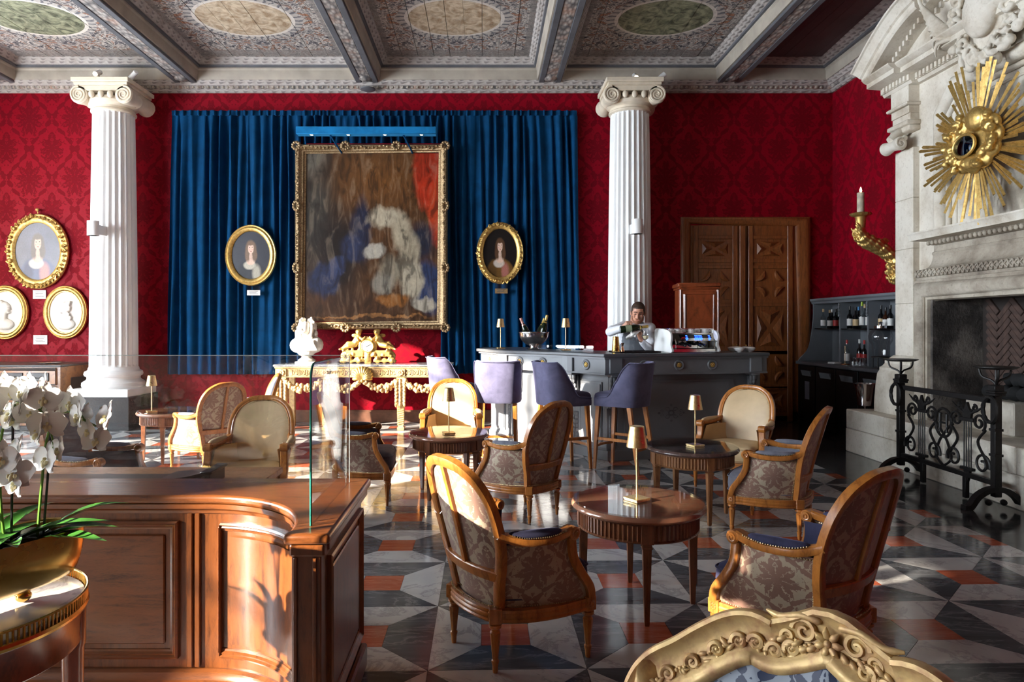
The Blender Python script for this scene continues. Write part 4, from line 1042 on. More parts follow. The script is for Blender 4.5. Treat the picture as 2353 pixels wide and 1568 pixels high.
# ---- back bar shelf on the right wall
UY0, UY1, UXF, UXU = 8.12, 10.36, 4.74, 4.97
bb = thing('back_bar_shelf', 'grey back bar shelf unit with curved end panel against the right wall', 'shelf', (UXF, UY0, 0)); O_ = V((UXF, UY0, 0))
def sp(name, fn, mat, par=None, smooth=30):
    m = MB(); fn(m); m.v = [tuple(V(p)-O_) for p in m.v]; return m.build(name, mat, par or bb, smooth)
XK = XR-.035
prof = spl2([(UXF, .93), (UXF+.03, .97), (UXF+.12, 1.08), (UXU-.055, 1.22), (UXU-.02, 1.40), (UXU, 1.60), (UXU, 1.78)], 5)
for y in (UY0, 8.86, 9.56, UY1-.03):
    sp('divider', lambda m: m.prism((prof if y > 10 or y == UY0 else [(UXU, .93), (UXU, 1.78)])+[(XK, 1.78), (XK, .93)], y, y+.03, 'y'), SHELFG)
    if y < 10: sp('carved_bracket', lambda m: [m.ball((UXU-.012, y+.015, z), (.012, .018, .022), 8, 6) for z in (1.60, 1.64, 1.68, 1.72, 1.755)], SHELFG)
sp('back_panel', lambda m: m.box(XK-.004, XR-.03, UY0, UY1, .93, 1.79), SHELFG, None, 0)
sp('cornice', lambda m: m.sweep([(UXU, UY1, 1.78), (UXU, UY0-.05, 1.78)], [(-.0, 0), (.015, 0), (.025, .03), (.05, .05), (.055, .078), (-.30, .078), (-.30, 0)], (0, 0, 1)), SHELFG)
sp('glass_shelf', lambda m: [m.box(UXU+.01, XK-.006, a+.005, b-.005, 1.405, 1.418) for a, b in ((8.15, 8.86), (8.89, 9.56), (9.59, 10.33))], BLACKG, None, 0)
sp('counter_top', lambda m: m.box(UXF-.03, XR-.03, UY0-.02, UY1, .885, .93, .004), BARD)
for k, (a, b) in enumerate(((8.13, 8.68), (8.69, 9.24), (9.25, 9.80), (9.81, 10.35))):
    c = sp('fridge', lambda m: m.box(UXF+.02, XK, a, b, .0, .88, .003), BLACK)
    d_ = sp('fridge_door', lambda m: m.box(UXF, UXF+.018, a+.01, b-.01, .10, .87, .003), BLACK, c)
    sp('handle', lambda m: m.prism([(UXF-.025, .80), (UXF, .72), (UXF, .80)], a+.12, b-.14, 'y'), SHELFG, d_, 0)
sp('notice', lambda m: m.box(UXF-.003, UXF, 9.98, 10.12, .38, .64), plain('grey_notice', rgb(110, 108, 120), .5), None, 0)
def bottle(label, x, y, z, h, r, col, lab, capc, neck=.4, group='bottles on the back bar shelf', clear=False):
    t = thing('bottle', label, 'bottle', (x, y, z), 0, group)
    mt = glassy('bottle_glass', col, 1.5, .02, .06) if clear else Mat('bottle_glass', col, .08).mat
    hs = h*(1-neck)
    part('glass', lambda m: m.lathe([(0, 0), (r*.92, 0), (r, .006), (r, hs*.88), (r*.85, hs*.98), (r*.38, hs*1.12), (r*.34, h*.9), (0, h*.9)], 16), mt, t)
    part('paper_label', lambda m: m.lathe([(r*1.02, hs*.22), (r*1.02, hs*.72)], 16, cap=False), lab, t)
    part('cap', lambda m: m.lathe([(r*.40, h*.84), (r*.40, h), (0, h)], 12), capc, t)
LW, LK, LR, LBlue, LPk = (plain('label_white', rgb(226, 224, 220), .5), plain('label_black', rgb(24, 24, 26), .4), plain('label_red', rgb(170, 40, 40), .5), plain('label_blue', rgb(60, 130, 190), .5), plain('label_tan', rgb(206, 176, 130), .5))
CDK, CGR, CCL, CBL, CBR = rgb(14, 14, 16), rgb(24, 42, 20), (.86, .9, .9, 1), (.02, .08, .55, 1), rgb(50, 26, 14)
sh1 = [(10.24, .29, CCL, LW, LPk, 1), (10.14, .28, CDK, LW, LW, 0), (10.05, .27, CDK, LW, LPk, 0), (9.96, .30, CGR, LW, LK, 0), (9.88, .28, CDK, LR, LK, 0), (9.79, .29, CBR, LPk, LPk, 0), (9.70, .28, CCL, LW, LK, 1)]
sh2 = [(9.50, .31, CDK, LW, LK, 0), (9.42, .30, CDK, LW, LBlue, 0), (9.35, .29, CDK, LPk, LK, 0), (9.27, .33, CCL, LW, LPk, 1), (9.19, .36, CCL, LW, plain('lime_cap', rgb(170, 200, 40), .4), 1), (9.12, .24, CBL, LBlue, LBlue, 1), (9.04, .35, CCL, LW, plain('navy_cap', rgb(40, 60, 130), .4), 1), (8.95, .28, CCL, LBlue, LW, 1)]
nm = {0: 'dark', 1: 'clear'}
ordn = ['first', 'second', 'third', 'fourth', 'fifth', 'sixth', 'seventh', 'eighth']
for si, sh in enumerate((sh1, sh2)):
    for k, (y, h, c, l, cp, clr) in enumerate(sh):
        bottle('%s bottle on the %s back bar shelf, %s from the left' % (nm[clr], ('left', 'middle')[si], ordn[k]), 5.10+(.05 if k % 2 else -.03), y, 1.4185, h, .036, c, l, cp, clear=bool(clr))
for k, (y, h) in enumerate(((8.80, .30), (8.70, .27), (8.60, .30))):
    bottle('dark bottle on the right hand back bar shelf, %s from the left' % ordn[k], 5.10, y, 1.4185, h, .036, (CDK, CBR, CDK)[k], (LPk, LW, LW)[k], LK)
for k, (x, y, h, c, l, cp) in enumerate(((5.12, 9.66, .27, CBR, LW, LK), (5.0, 9.44, .33, CCL, LW, LR), (5.13, 9.36, .34, CDK, LR, LW), (5.15, 9.28, .33, CDK, LR, LR))):
    bottle(('whisky bottle beside the left divider on the back counter', 'clear bottle with red and white neck on the back counter', 'tallest white capped bottle on the back counter', 'red capped dark bottle beside the tumblers')[k], x, y, .931, h, .036, c, l, cp, group='bottles on the back counter', clear=(c == CCL))
tn = 0
for a in range(4):
    for b in range(3):
        y, x = 9.24-a*.085, 4.98+b*.09
        g = thing('tumbler', 'cut glass tumbler on the back counter, %s row, %s from the left' % (('front', 'middle', 'rear')[b], ordn[a]), 'glass', (x, y, .931), 0, 'tumblers on the back counter')
        part('wall', lambda m: (m.lathe([(.03, 0), (.037, .095)], 12, cap=False), m.lathe([(.0, .012), (.027, .012), (.034, .094)], 12, cap=False)), glassy('tumbler_glass', (.97, .98, 1, 1), 1.5, .05, .22) if tn == 0 else bpy.data.materials['tumbler_glass'], g, 0); tn += 1
dj = thing('drinks_dispenser', 'round glass drinks dispenser standing before the back bar', 'dispenser', (4.99, 8.62, .931))
part('stand', lambda m: [m.tube([(.09*cos(k*pi/2+.7), .09*sin(k*pi/2+.7), 0), (.09*cos(k*pi/2+.7), .09*sin(k*pi/2+.7), .13)], .008, 6) for k in range(4)]+[m.tube([(.1*cos(k*pi/8), .1*sin(k*pi/8), .13) for k in range(16)], .01, 6, closed=True)], IRON, dj)
part('jar', lambda m: m.lathe([(.0, .13), (.09, .135), (.10, .2), (.10, .28), (.135, .34), (.14, .40), (.115, .46), (.07, .49), (.07, .50)], 28), glassy('jar_glass', (.86, .87, .88, 1), 1.45, .02, .06), dj)
part('lid', lambda m: m.lathe([(.075, .495), (.075, .525), (.02, .53), (.02, .55), (.03, .565), (0, .58)], 24), CHROME, dj)
nt = thing('candle_stand', 'little brass and copper tiered stand on the back counter', 'stand', (4.90, 9.30, .931))
part('foot', lambda m: m.lathe([(.06, 0), (.06, .008), (0, .01)], 20), plain('copper_foot', rgb(150, 90, 50), .3, .8), nt); part('rod', lambda m: m.tube([(0, 0, .008), (0, 0, .25)], .004, 6), BRASS, nt)
nk = thing('napkin_pile', 'white paper napkins lying on the back counter', 'napkins', (4.86, 9.50, .931), .2)
for k in range(4): part('napkin', lambda m: m.at((0, 0, k*.006), k*.05).box(-.06, .06, -.06, .06, 0, .005, .001), PAPER, nk)
ck = thing('wine_cooler_stand', 'silver wine cooler on a tall stand by the hearth', 'wine cooler', (4.53, 8.15, 0))
part('foot', lambda m: m.lathe([(.11, 0), (.11, .01), (.02, .03), (.010, .05)], 24), CHROME, ck); part('pole', lambda m: m.tube([(0, 0, .03), (0, 0, .52)], .011, 10), CHROME, ck)
part('bucket', lambda m: m.lathe([(.0, .50), (.07, .50), (.08, .51), (.085, .58), (.105, .72), (.125, .77), (.12, .77), (.1, .72), (.07, .53), (0, .53)], 32), CHROME, ck)
# ================================================================ FIREPLACE
fp = thing('fireplace', 'carved white stone chimneypiece with sooty hearth on the right wall', 'fireplace', (4.72, 6.25, 0)); FO = V((4.72, 6.25, 0)); YC = 6.25
def fpart(name, fn, mat, par=None, smooth=30):
    m = MB(); fn(m); m.v = [tuple(V(p)-FO) for p in m.v]; return m.build(name, mat, par or fp, smooth)
def mir(f):           # the same on both ends of the chimneypiece
    f(lambda y: y); f(lambda y: 2*YC-y)
for c, (z0, z1) in enumerate(((0, .268), (.270, .487))):
    ys = [8.0, 7.25, 6.3, 5.45, 4.5] if c else [8.0, 6.8, 5.9, 5.0, 4.5]
    for a, b in zip(ys, ys[1:]): fpart('hearth_block', lambda m: m.box(4.22+.006*c, XR-.01, b+.0015, a-.0015, z0, z1, .008), STONE)
def mass(m):
    m.box(4.72, XR, 4.75, 7.75, 1.80, 5.05)
    m.box(4.72, XR, 7.02, 7.75, .487, 1.80); m.box(4.72, XR, 4.75, 2*YC-7.02, .487, 1.80)
fpart('chimney_breast', mass, STONE, None, 0)
def firebox(m):
    m.box(4.56, 5.07, 6.965, 7.02, .487, 1.80); m.box(4.56, 5.07, 2*YC-7.02, 2*YC-6.965, .487, 1.80); m.box(4.56, 5.07, 2*YC-6.97, 6.97, 1.725, 1.80)
fpart('firebox_lining', firebox, SOOT, None, 0)
fpart('firebox_back', lambda m: m.box(5.07, XR, 2*YC-7.02, 7.02, .487, 1.80), plain('mortar', rgb(44, 36, 32), .9), None, 0)
fpart('fire_bed', lambda m: m.box(4.60, 5.05, 2*YC-6.55, 6.55, .488, .78, .01), STONE)
# herringbone bricks
bm_ = MB(); bm_.box(-.012, .012, -.105, .105, -.026, .026, .004); _b = bm_.build('brick', BRICKM, None, 0); BMESH = _b.data; bpy.data.objects.remove(_b)
rnd = random.Random(4); nb = 0
L_, W_ = .216, .056
for i in range(-14, 15):
    for j in range(-26, 27):
        for kind in (0, 1):
            # classic herringbone at 45 degrees
            u = i*L_+ (j*W_ if False else 0); 
            px_, pz_ = (j*W_+i*0, 0)
            a = j*W_; b = j*W_ + i*2*L_*1.0
            if kind == 0: cu, cv, an = a+L_/2, b+W_/2, 0
            else: cu, cv, an = a+W_/2 - 0, b+W_+L_/2, pi/2
            yy = (cu-cv)/math.sqrt(2); zz = (cu+cv)/math.sqrt(2)
            Y_, Z_ = 6.3+yy, 1.1+zz
            if 5.60 < Y_ < 6.90 and .60 < Z_ < 1.66:
                o = bpy.data.objects.new('brick', BMESH); COL.objects.link(o); o.parent = fp
                o.location = (5.062-FO.x+rnd.uniform(-.003, .003), Y_-FO.y, Z_-FO.z); o.rotation_euler = (an+R(135)+pi/2 if False else an-R(45)+ (0), 0, 0); nb += 1
def pil(g):
    def lo(m):
        pr = [(4.44, .487), (4.44, .60), (4.455, .78), (4.475, .92), (4.50, .955), (4.50, .985), (4.53, 1.00), (4.56, 1.03), (4.56, 1.06), (4.59, 1.075), (4.63, 1.10), (4.66, 1.12), (4.8, 1.12), (4.8, .487)]
        a, b = sorted((g(7.33), g(7.80))); m.prism(pr, a, b, 'y')
    p = fpart('pedestal', lo, STONE)
    a, b = sorted((g(7.43), g(7.75)))
    zs = [1.12, 1.7, 2.3, 2.85, 3.40]
    for z0, z1 in zip(zs, zs[1:]): fpart('pilaster_block', lambda m: m.box(4.65, 4.76, a, b, z0+.001, z1-.001, .005), STONE)
    def cap(m):
        m.box(4.60, 4.76, a-.02, b+.02, 3.58, 3.64, .01); m.box(4.57, 4.76, a-.03, b+.03, 3.64, 3.69, .01)
        m.at((4.53, (a+b)/2, 3.44), rx=pi/2).lathe([(0, -.15), (.05, -.15), (.075, -.13), (.06, -.05), (.05, 0), (.06, .05), (.075, .13), (.05, .15), (0, .15)], 20); m.at()
        for y in (a+.01, b-.01): m.tube([(4.53+(.06-.0022*k)*cos(k*.45+1.5), y, 3.44+(.06-.0022*k)*sin(k*.45+1.5)) for k in range(24)], .012, 6)
        m.tube(spl([(4.50, (a+b)/2, 3.50), (4.56, (a+b)/2, 3.56), (4.62, (a+b)/2, 3.60), (4.68, (a+b)/2, 3.60)], 4), .05, 8)
        for k in range(6): m.ball((4.58, a+.03+k*(b-a-.06)/5, 3.50), (.03, .022, .035), 8, 6)
    fpart('capital', cap, STONE, None, 50)
    def arch(m):
        m.box(4.62, 4.76, a, b, 3.69, 3.77, .004); m.box(4.605, 4.76, a, b, 3.77, 3.85, .004); m.box(4.56, 4.76, a-.03, b+.03, 3.85, 3.885, .01); m.box(4.60, 4.76, a, b, 3.885, 4.07, .004)
    fpart('entablature_block', arch, STONE)
mir(pil)
CYA, CYB = 7.88, 2*YC-7.88
def corn(m):
    prf = [(4.74, 4.07), (4.60, 4.07), (4.58, 4.10), (4.56, 4.10), (4.56, 4.16), (4.42, 4.17), (4.40, 4.175), (4.40, 4.225), (4.37, 4.235), (4.34, 4.265), (4.34, 4.28), (4.74, 4.28)]
    m.prism(prf, 7.36, CYA, 'y'); m.prism([(x+(.07 if x < 4.7 else 0), z) for x, z in prf], 2*YC-7.36, 7.36, 'y'); m.prism(prf, CYB, 2*YC-7.36, 'y')
fpart('cornice', corn, STONE)
dm = MB(); dm.box(-.02, .04, -.0165, .0165, 0, .055, .003); _d = dm.build('dentil', STONE, None, 0); DM = _d.data; bpy.data.objects.remove(_d)
def dentils(y0, y1, x, z0, z1):
    n = int(abs(y0-y1)/.062)
    for k in range(n):
        o = bpy.data.objects.new('dentil', DM); COL.objects.link(o); o.parent = fp; t = (k+.5)/n; o.location = (x-FO.x, y0+(y1-y0)*t-FO.y, z0+(z1-z0)*t)
dentils(7.82, 7.38, 4.555, 4.102, 4.102); dentils(7.34, 5.6, 4.625, 4.102, 4.102)
# broken segmental pediment
prP = [(0, 0), (.30, 0), (.32, .02), (.32, .075), (.345, .085), (.36, .12), (.40, .16), (.42, .165), (.42, .19), (0, .19)]
def ped():
    A = [(4.74, 7.98-.95*t, 4.275+.44*sin(t*pi/2*.92)) for t in np.linspace(0, 1, 12)]
    W = lambda P_: fpart('pediment_cornice', lambda m: m.sweep(P_, prP, (0, 0, 1)), STONE)
    W(A)
    Bp = [(4.80, 7.06-.62*t, 4.69+.26*t) for t in np.linspace(0, 1, 6)]; W(Bp)
    W([(4.74, 2*YC-p[1], p[2]) for p in reversed(A)]); W([(4.80, 2*YC-p[1], p[2]) for p in reversed(Bp)])
ped()

dentils(7.62, 7.12, 4.545, 4.36, 4.63); dentils(7.02, 6.62, 4.62, 4.63, 4.80)
fpart('tympanum', lambda m: m.prism([(7.8, 4.28), (YC, 5.05), (2*YC-7.8, 4.28)], 4.64, 4.74, 'x'), STONE)
def cartouche():
    m = MB(); c = V((4.47, 6.16, 4.30)); rn = random.Random(8)
    m.ball(c, (.11, .20, .25), 20, 12); m.ball(c+V((.11, 0, 0)), (.08, .36, .38), 20, 12)
    for k in range(26):
        a = 2*pi*k/26; r = 1+.1*sin(3*a); p = c+V((.04+rn.uniform(-.03, .03), cos(a)*.33*r, sin(a)*.38*r))
        m.tube([p+V((rn.uniform(-.04, 0), .07*cos(a+t)*(1-t/8), .07*sin(a+t)*(1-t/8))) for t in np.linspace(0, 5, 10)], [.034-.0022*q for q in range(10)], 6)
    for k in range(34):
        a = 2*pi*k/34; p = c+V((.06, cos(a)*(.42+rn.uniform(-.05, .1)), sin(a)*(.45+rn.uniform(-.06, .07)))); m.ball(p, (.05, rn.uniform(.03, .07), rn.uniform(.03, .07)), 8, 6)
    for s in (-1, 1):
        for q in range(9): m.tube(spl([c+V((.05, s*.36, -.1)), c+V((-.05, s*(.52+.03*q), -.1+.06*q)), c+V((0, s*(.62+.03*q), -.2+.10*q))], 4), [.014, .02, .024, .024, .02, .018, .014, .010, .006][:9], 6)
    m.v = [tuple(V(p)-FO) for p in m.v]
    return remeshed(m, 'cartouche', STONE, fp, .0095, 1)
cartouche()
def rollframe(m):
    ya, yb_, za, zb, c = 7.04, 2*YC-7.04, 2.46, 3.86, .24
    m.sweep([(4.70, ya, za), (4.70, ya, zb-c), (4.70, ya-c*.9, zb), (4.70, yb_+c*.9, zb), (4.70, yb_, zb-c), (4.70, yb_, za)], [(.07*cos(t), .075*sin(t)) for t in np.linspace(0, 2*pi, 12, endpoint=False)], (1, 0, 0))
    m.sweep([(4.70, ya-.11, za), (4.70, ya-.11, zb-c-.03), (4.70, ya-c*.9-.06, zb-.11), (4.70, yb_+c*.9+.06, zb-.11), (4.70, yb_+.11, zb-c-.03), (4.70, yb_+.11, za)], [(.025*cos(t), .03*sin(t)) for t in np.linspace(0, 2*pi, 8, endpoint=False)], (1, 0, 0))
    m.sweep([(4.715, ya-.20, za), (4.715, ya-.20, zb-c-.06), (4.715, ya-c*.9-.12, zb-.20), (4.715, yb_+c*.9+.12, zb-.20), (4.715, yb_+.20, zb-c-.06), (4.715, yb_+.20, za)], [(.012*cos(t), .014*sin(t)) for t in np.linspace(0, 2*pi, 8, endpoint=False)], (1, 0, 0))
fpart('roll_moulding', rollframe, STONE, None, 50)
ME0, ME1 = 2*YC-7.2, 7.2
def shelf(m): m.prism([(4.80, 2.42), (4.445, 2.42), (4.44, 2.405), (4.455, 2.39), (4.47, 2.34), (4.60, 2.337), (4.8, 2.337)], ME0, ME1, 'y')
fpart('mantel_shelf', shelf, STONE)
def eggs(m):
    m.prism([(4.8, 2.337), (4.61, 2.337), (4.66, 2.295), (4.8, 2.29)], ME0+.05, ME1-.05, 'y')
    for y in np.arange(ME0+.09, ME1-.06, .062): m.ball((4.622, y, 2.312), (.022, .022, .026), 8, 6)
fpart('egg_moulding', eggs, STONEG, None, 50)
cav = [(4.69-.10*(1-cos(t)), 2.19-.146*sin(t)) for t in np.linspace(0, pi/2, 8)]
fpart('hood', lambda m: m.prism([(4.8, 2.29), (4.70, 2.29), (4.70, 2.228), (4.685, 2.222), (4.678, 2.205), (4.685, 2.19)]+cav+[(4.585, 2.03), (4.8, 2.03)], ME0+.04, ME1-.04, 'y'), STONEG)
def lattice(m):
    m.prism([(4.8, 2.035)]+[(4.55-.03*sin(t), 1.994+.041*cos(t)) for t in np.linspace(0, pi, 8)]+[(4.8, 1.953)], ME0, ME1, 'y')
    for y in np.arange(ME0+.02, ME1-.06, .06):
        for s in (-1, 1):
            m.tube([(4.522, y+.03-s*.035, 1.96), (4.512, y+.03, 1.994), (4.522, y+.03+s*.035, 2.03)], .007, 5)
fpart('lattice_band', lattice, STONEG, None, 50)
fpart('fillet', lambda m: m.prism([(4.8, 1.953), (4.54, 1.953), (4.54, 1.925), (4.515, 1.92), (4.51, 1.88), (4.8, 1.87)], ME0, ME1, 'y'), STONEG)
rp = [(.095*cos(t)*.75-.0, .055*sin(t)) for t in np.linspace(0, 2*pi, 14, endpoint=False)]
OA, OB = 7.11, 2*YC-7.11
fpart('roll_surround', lambda m: m.sweep([(4.545, OA, .487), (4.545, OA, 1.825), (4.545, OB, 1.825), (4.545, OB, .487)], [(.065*cos(t), .075*sin(t)) for t in np.linspace(0, 2*pi, 16, endpoint=False)], (1, 0, 0)), STONEG, None, 50)
fpart('inner_fillet', lambda m: m.sweep([(4.56, OA-.085, .487), (4.56, OA-.085, 1.745), (4.56, OB+.085, 1.745), (4.56, OB+.085, .487)], [(-.03, -.03), (-.03, .04), (-.01, .045), (-.01, .03), (.02, .03), (.03, -.03)], (-1, 0, 0)), STONEG)
fpart('jamb', lambda m: (m.box(4.56, 4.8, 7.03, 7.2, .487, 1.88), m.box(4.56, 4.8, 2*YC-7.2, 2*YC-7.03, .487, 1.88), m.box(4.56, 4.8, ME0, ME1, 1.76, 1.95)), STONEG, None, 0)
for k, (x, y, a, l) in enumerate(((4.70, 6.15, .05, .5), (4.92, 6.10, -.05, .55), (4.81, 6.05, .08, .4))):
    lg = thing('fire_log', ('charred log at the front of the fire bed', 'charred log lying at the back of the fire bed', 'short charred log on top of the fire bed')[k], 'log', (x, y, .850 if k < 2 else .965), R(90)+a, 'charred logs in the fireplace')
    part('bark', lambda m: m.tube([(-l/2+l*q/9, .012*sin(q*2.1+k), .01*sin(q*3+k)) for q in range(10)], [.06+.012*sin(q*2.7+k) for q in range(10)], 10), CHAR, lg)
# ---- sunburst mirror
SC = V((4.47, 6.23, 3.09)); sb = thing('sunburst_mirror', 'gilded sunburst mirror with cloud frame over the mantelpiece', 'mirror', SC)
rn = random.Random(21); nbun = 24
for b in range(nbun):
    a0 = 2*pi*b/nbun+rn.uniform(-.05, .05); L0_ = rn.uniform(.68, .86); ns = rn.choice((3, 4, 4))
    for q in range(ns):
        a = a0+(q-(ns-1)/2)*.052; L1_ = L0_*(1-.16*abs(q-(ns-1)/2)*rn.uniform(.4, 1.5)); x = rn.uniform(-.015, .03)
        d, n = V((0, cos(a), sin(a))), V((0, -sin(a), cos(a))); r0 = .16; w0, w1 = .007, .016
        def ray(m):
            h = V((-1, 0, 0)); A, B = d*r0, d*L1_; o_ = V((x, 0, 0))
            m.add([A-n*w0+o_, A+n*w0+o_, A+h*.008+o_, B-n*w1+o_, B+n*w1+o_, B+h*.016+o_], [(0, 2, 5, 3), (2, 1, 4, 5), (0, 3, 4, 1), (3, 5, 4), (0, 1, 2)])
        part('ray', ray, GOLD, sb, 0)
def cloud():
    m = MB()
    for k in range(46):
        a = 2*pi*k/46*2+rn.uniform(-.2, .2); rr = rn.uniform(.75, 1.1); p = V((-.05-rn.uniform(0, .05), cos(a)*.31*rr-.02, sin(a)*.25*rr+.03))
        m.tube([p+V((rn.uniform(-.015, .005), .075*cos(a+pi/2+t*.8)*(.3+t/4), .06*sin(a+pi/2+t*.8)*(.3+t/4))) for t in np.linspace(-2, 2, 8)], [.012, .022, .03, .034, .034, .03, .022, .012], 7)
    for k in range(12): a = 2*pi*k/12; m.ball((-.03, cos(a)*.26-.02, sin(a)*.20+.03), (.05, .095, .09), 10, 8)
    m.ball((-.02, -.02, .03), (.045, .27, .22), 16, 10)
    m.ball((-.08, -.12, .21), (.07, .12, .11), 14, 10); m.ball((-.06, -.02, -.16), (.05, .12, .07), 12, 8)
    return remeshed(m, 'cloud_frame', GOLD, sb, .0085, 1)
cloud()
part('mirror_glass', lambda m: m.at((-.105, .0, .0), ry=-pi/2, rx=0).lathe([(0, .004), (.095, .004), (.1, 0)], 32, sx=.95, sy=1.35), plain('dark_mirror', (.10, .14, .2, 1), .04, 1, var=0), sb)
part('mirror_rim', lambda m: m.tube([(-.108, cos(t)*.137, sin(t)*.098) for t in np.linspace(0, 2*pi, 32, endpoint=False)], .014, 8, closed=True), GOLD, sb)
# ---- wrought iron fire screen
XS = 4.05; YA, YB = 6.66, 5.42
fs = thing('fire_screen', 'black wrought iron fire screen with scrollwork before the hearth', 'fire screen', (XS, (YA+YB)/2, 0)); SO = V((XS, (YA+YB)/2, 0)); SL = (YA-YB)
def ip(name, fn, par=None, smooth=40):
    m = MB(); fn(m); m.v = [tuple(V(p)) for p in m.v]; return m.build(name, IRON, par or fs, smooth)
# local: y along the screen (+ away), x towards the room is minus
def s3(pts): return [(0, p[0], p[1]) for p in pts]
for s in (-1, 1):
    y = s*SL/2
    po = ip('post', lambda m: (m.box(-.028, .028, y-.028, y+.028, .10, .90, .004), m.box(-.034, .034, y-.034, y+.034, .42, .44), m.box(-.034, .034, y-.034, y+.034, .62, .64), m.box(-.045, .045, y-.045, y+.045, .90, .92, .004), m.box(-.04, .04, y-.04, y+.04, .935, .985, .006), m.box(-.05, .05, y-.05, y+.05, .92, .938, .004)))
    ip('foot', lambda m: [m.sweep(spl([(0, y, .16), (q*.07, y, .15), (q*.15, y, .10), (q*.21, y, .02), (q*.26, y, .015)], 5), [(-.03, -.02), (.03, -.02), (.03, .02), (-.03, .02)], (0, 0, 1)) for q in (-1, 1)]+[m.ball((q*.06, y, .055), .026, 8, 6) for q in (-1, 1)], po)
    ip('ring', lambda m: m.tube([(-.05, y+.0+.075*cos(t), .79+.10*sin(t)) for t in np.linspace(0, 2*pi, 24, endpoint=False)], [.014+.003*(k % 2) for k in range(24)], 7, closed=True), po)
    ip('drip_pan', lambda m: (m.lathe([(0, 1.105), (.11, 1.11), (.15, 1.125), (.15, 1.132), (0, 1.118)], 28, (0, y, 0)), [m.tube(spl([(0, y, .985), (.03*cos(t), y+.03*sin(t), 1.02), (.10*cos(t), y+.10*sin(t), 1.05), (.12*cos(t), y+.12*sin(t), 1.11)], 4), .009, 6) for t in (0, 2.1, 4.2)], m.tube([(0, y, .98), (0, y, 1.11)], .010, 6)), po)
ip('top_rail', lambda m: m.box(-.018, .018, -SL/2, SL/2, .835, .88, .004)); ip('bottom_rail', lambda m: m.box(-.018, .018, -SL/2, SL/2, .185, .225, .004))
for y in (-.28, .28): ip('short_leg', lambda m: m.box(-.018, .018, y-.02, y+.02, .01, .19, .003))
def spir(c, r0, r1, a0, turns, n=26): return [(c[0]+(r0+(r1-r0)*k/n)*cos(a0+turns*2*pi*k/n), c[1]+(r0+(r1-r0)*k/n)*sin(a0+turns*2*pi*k/n)) for k in range(n+1)]
for s in (-1, 1):
    cx = s*.30
    for q in (-1, 1):
        # lyre side: S curve from a top scroll to a bottom scroll
        top = spir((cx+q*.135, .66), .02, .075, pi/2 if q > 0 else pi/2, -1.4*q)
        lyr = spl2([top[-1], (cx+q*.20, .60), (cx+q*.12, .50), (cx+q*.20, .38), (cx+q*.24, .30)], 6)
        ip('lyre_scroll', lambda m: m.tube(s3(top+lyr[1:]), .011, 6))
        ip('low_scroll', lambda m: m.tube(s3(spir((cx+q*.17, .325), .09, .025, -.3 if q > 0 else pi+.3, 1.35*q)), .011, 6))
        ip('upper_scroll', lambda m: m.tube(s3(spl2([(cx, .70), (cx+q*.06, .76), (cx+q*.09, .80)], 5)+spir((cx+q*.085, .775), .028, .012, 1.2, -1.2*q)), .009, 6))
        ip('leaf_spray', lambda m: m.tube(s3(spl2([(cx+q*.03, .72), (cx+q*.12, .76), (cx+q*.19, .805)], 5)), [.012, .014, .012, .01, .012, .012, .01, .008, .006, .004, .003], 6))
    for k in range(4): ip('string', lambda m: m.tube(s3([(cx-.042+.028*k, .26), (cx-.042+.028*k, .66)]), .0055, 6))
    ip('lyre_yoke', lambda m: m.box(-.02, .02, cx-.085, cx+.085, .655, .685, .004)); ip('lyre_foot', lambda m: m.box(-.02, .02, cx-.07, cx+.07, .245, .27, .004))
    ip('flame_leaf', lambda m: m.prism(spl2([(cx-.045, .685), (cx-.05, .73), (cx-.02, .77), (cx, .815), (cx+.02, .77), (cx+.05, .73), (cx+.045, .685)], 4), -.01, .01, 'x'))
    ip('pendant_leaf', lambda m: m.prism(spl2([(cx-.035, .245), (cx-.03, .21), (cx, .14), (cx+.03, .21), (cx+.035, .245)], 4), -.01, .01, 'x'))
ip('heart_scroll', lambda m: [m.tube(s3(spl2([(0, .22), (q*.10, .30), (q*.06, .42), (0, .50), (q*-.10, .60)], 6)), .011, 6) for q in (-1, 1)])
ip('medallion', lambda m: m.tube(s3([(.105*cos(t), .60+.125*sin(t)) for t in np.linspace(0, 2*pi, 30, endpoint=False)]), .012, 7, closed=True))
ip('monogram', lambda m: [m.tube(s3([(q*.045, .52), (q*.045, .68)]), .012, 6) for q in (-1, 1)]+[m.tube(s3([(-.045, .60), (.045, .60)]), .010, 6)]+[m.tube(s3([(q*.045-.022, z), (q*.045+.022, z)]), .007, 5) for q in (-1, 1) for z in (.52, .68)])
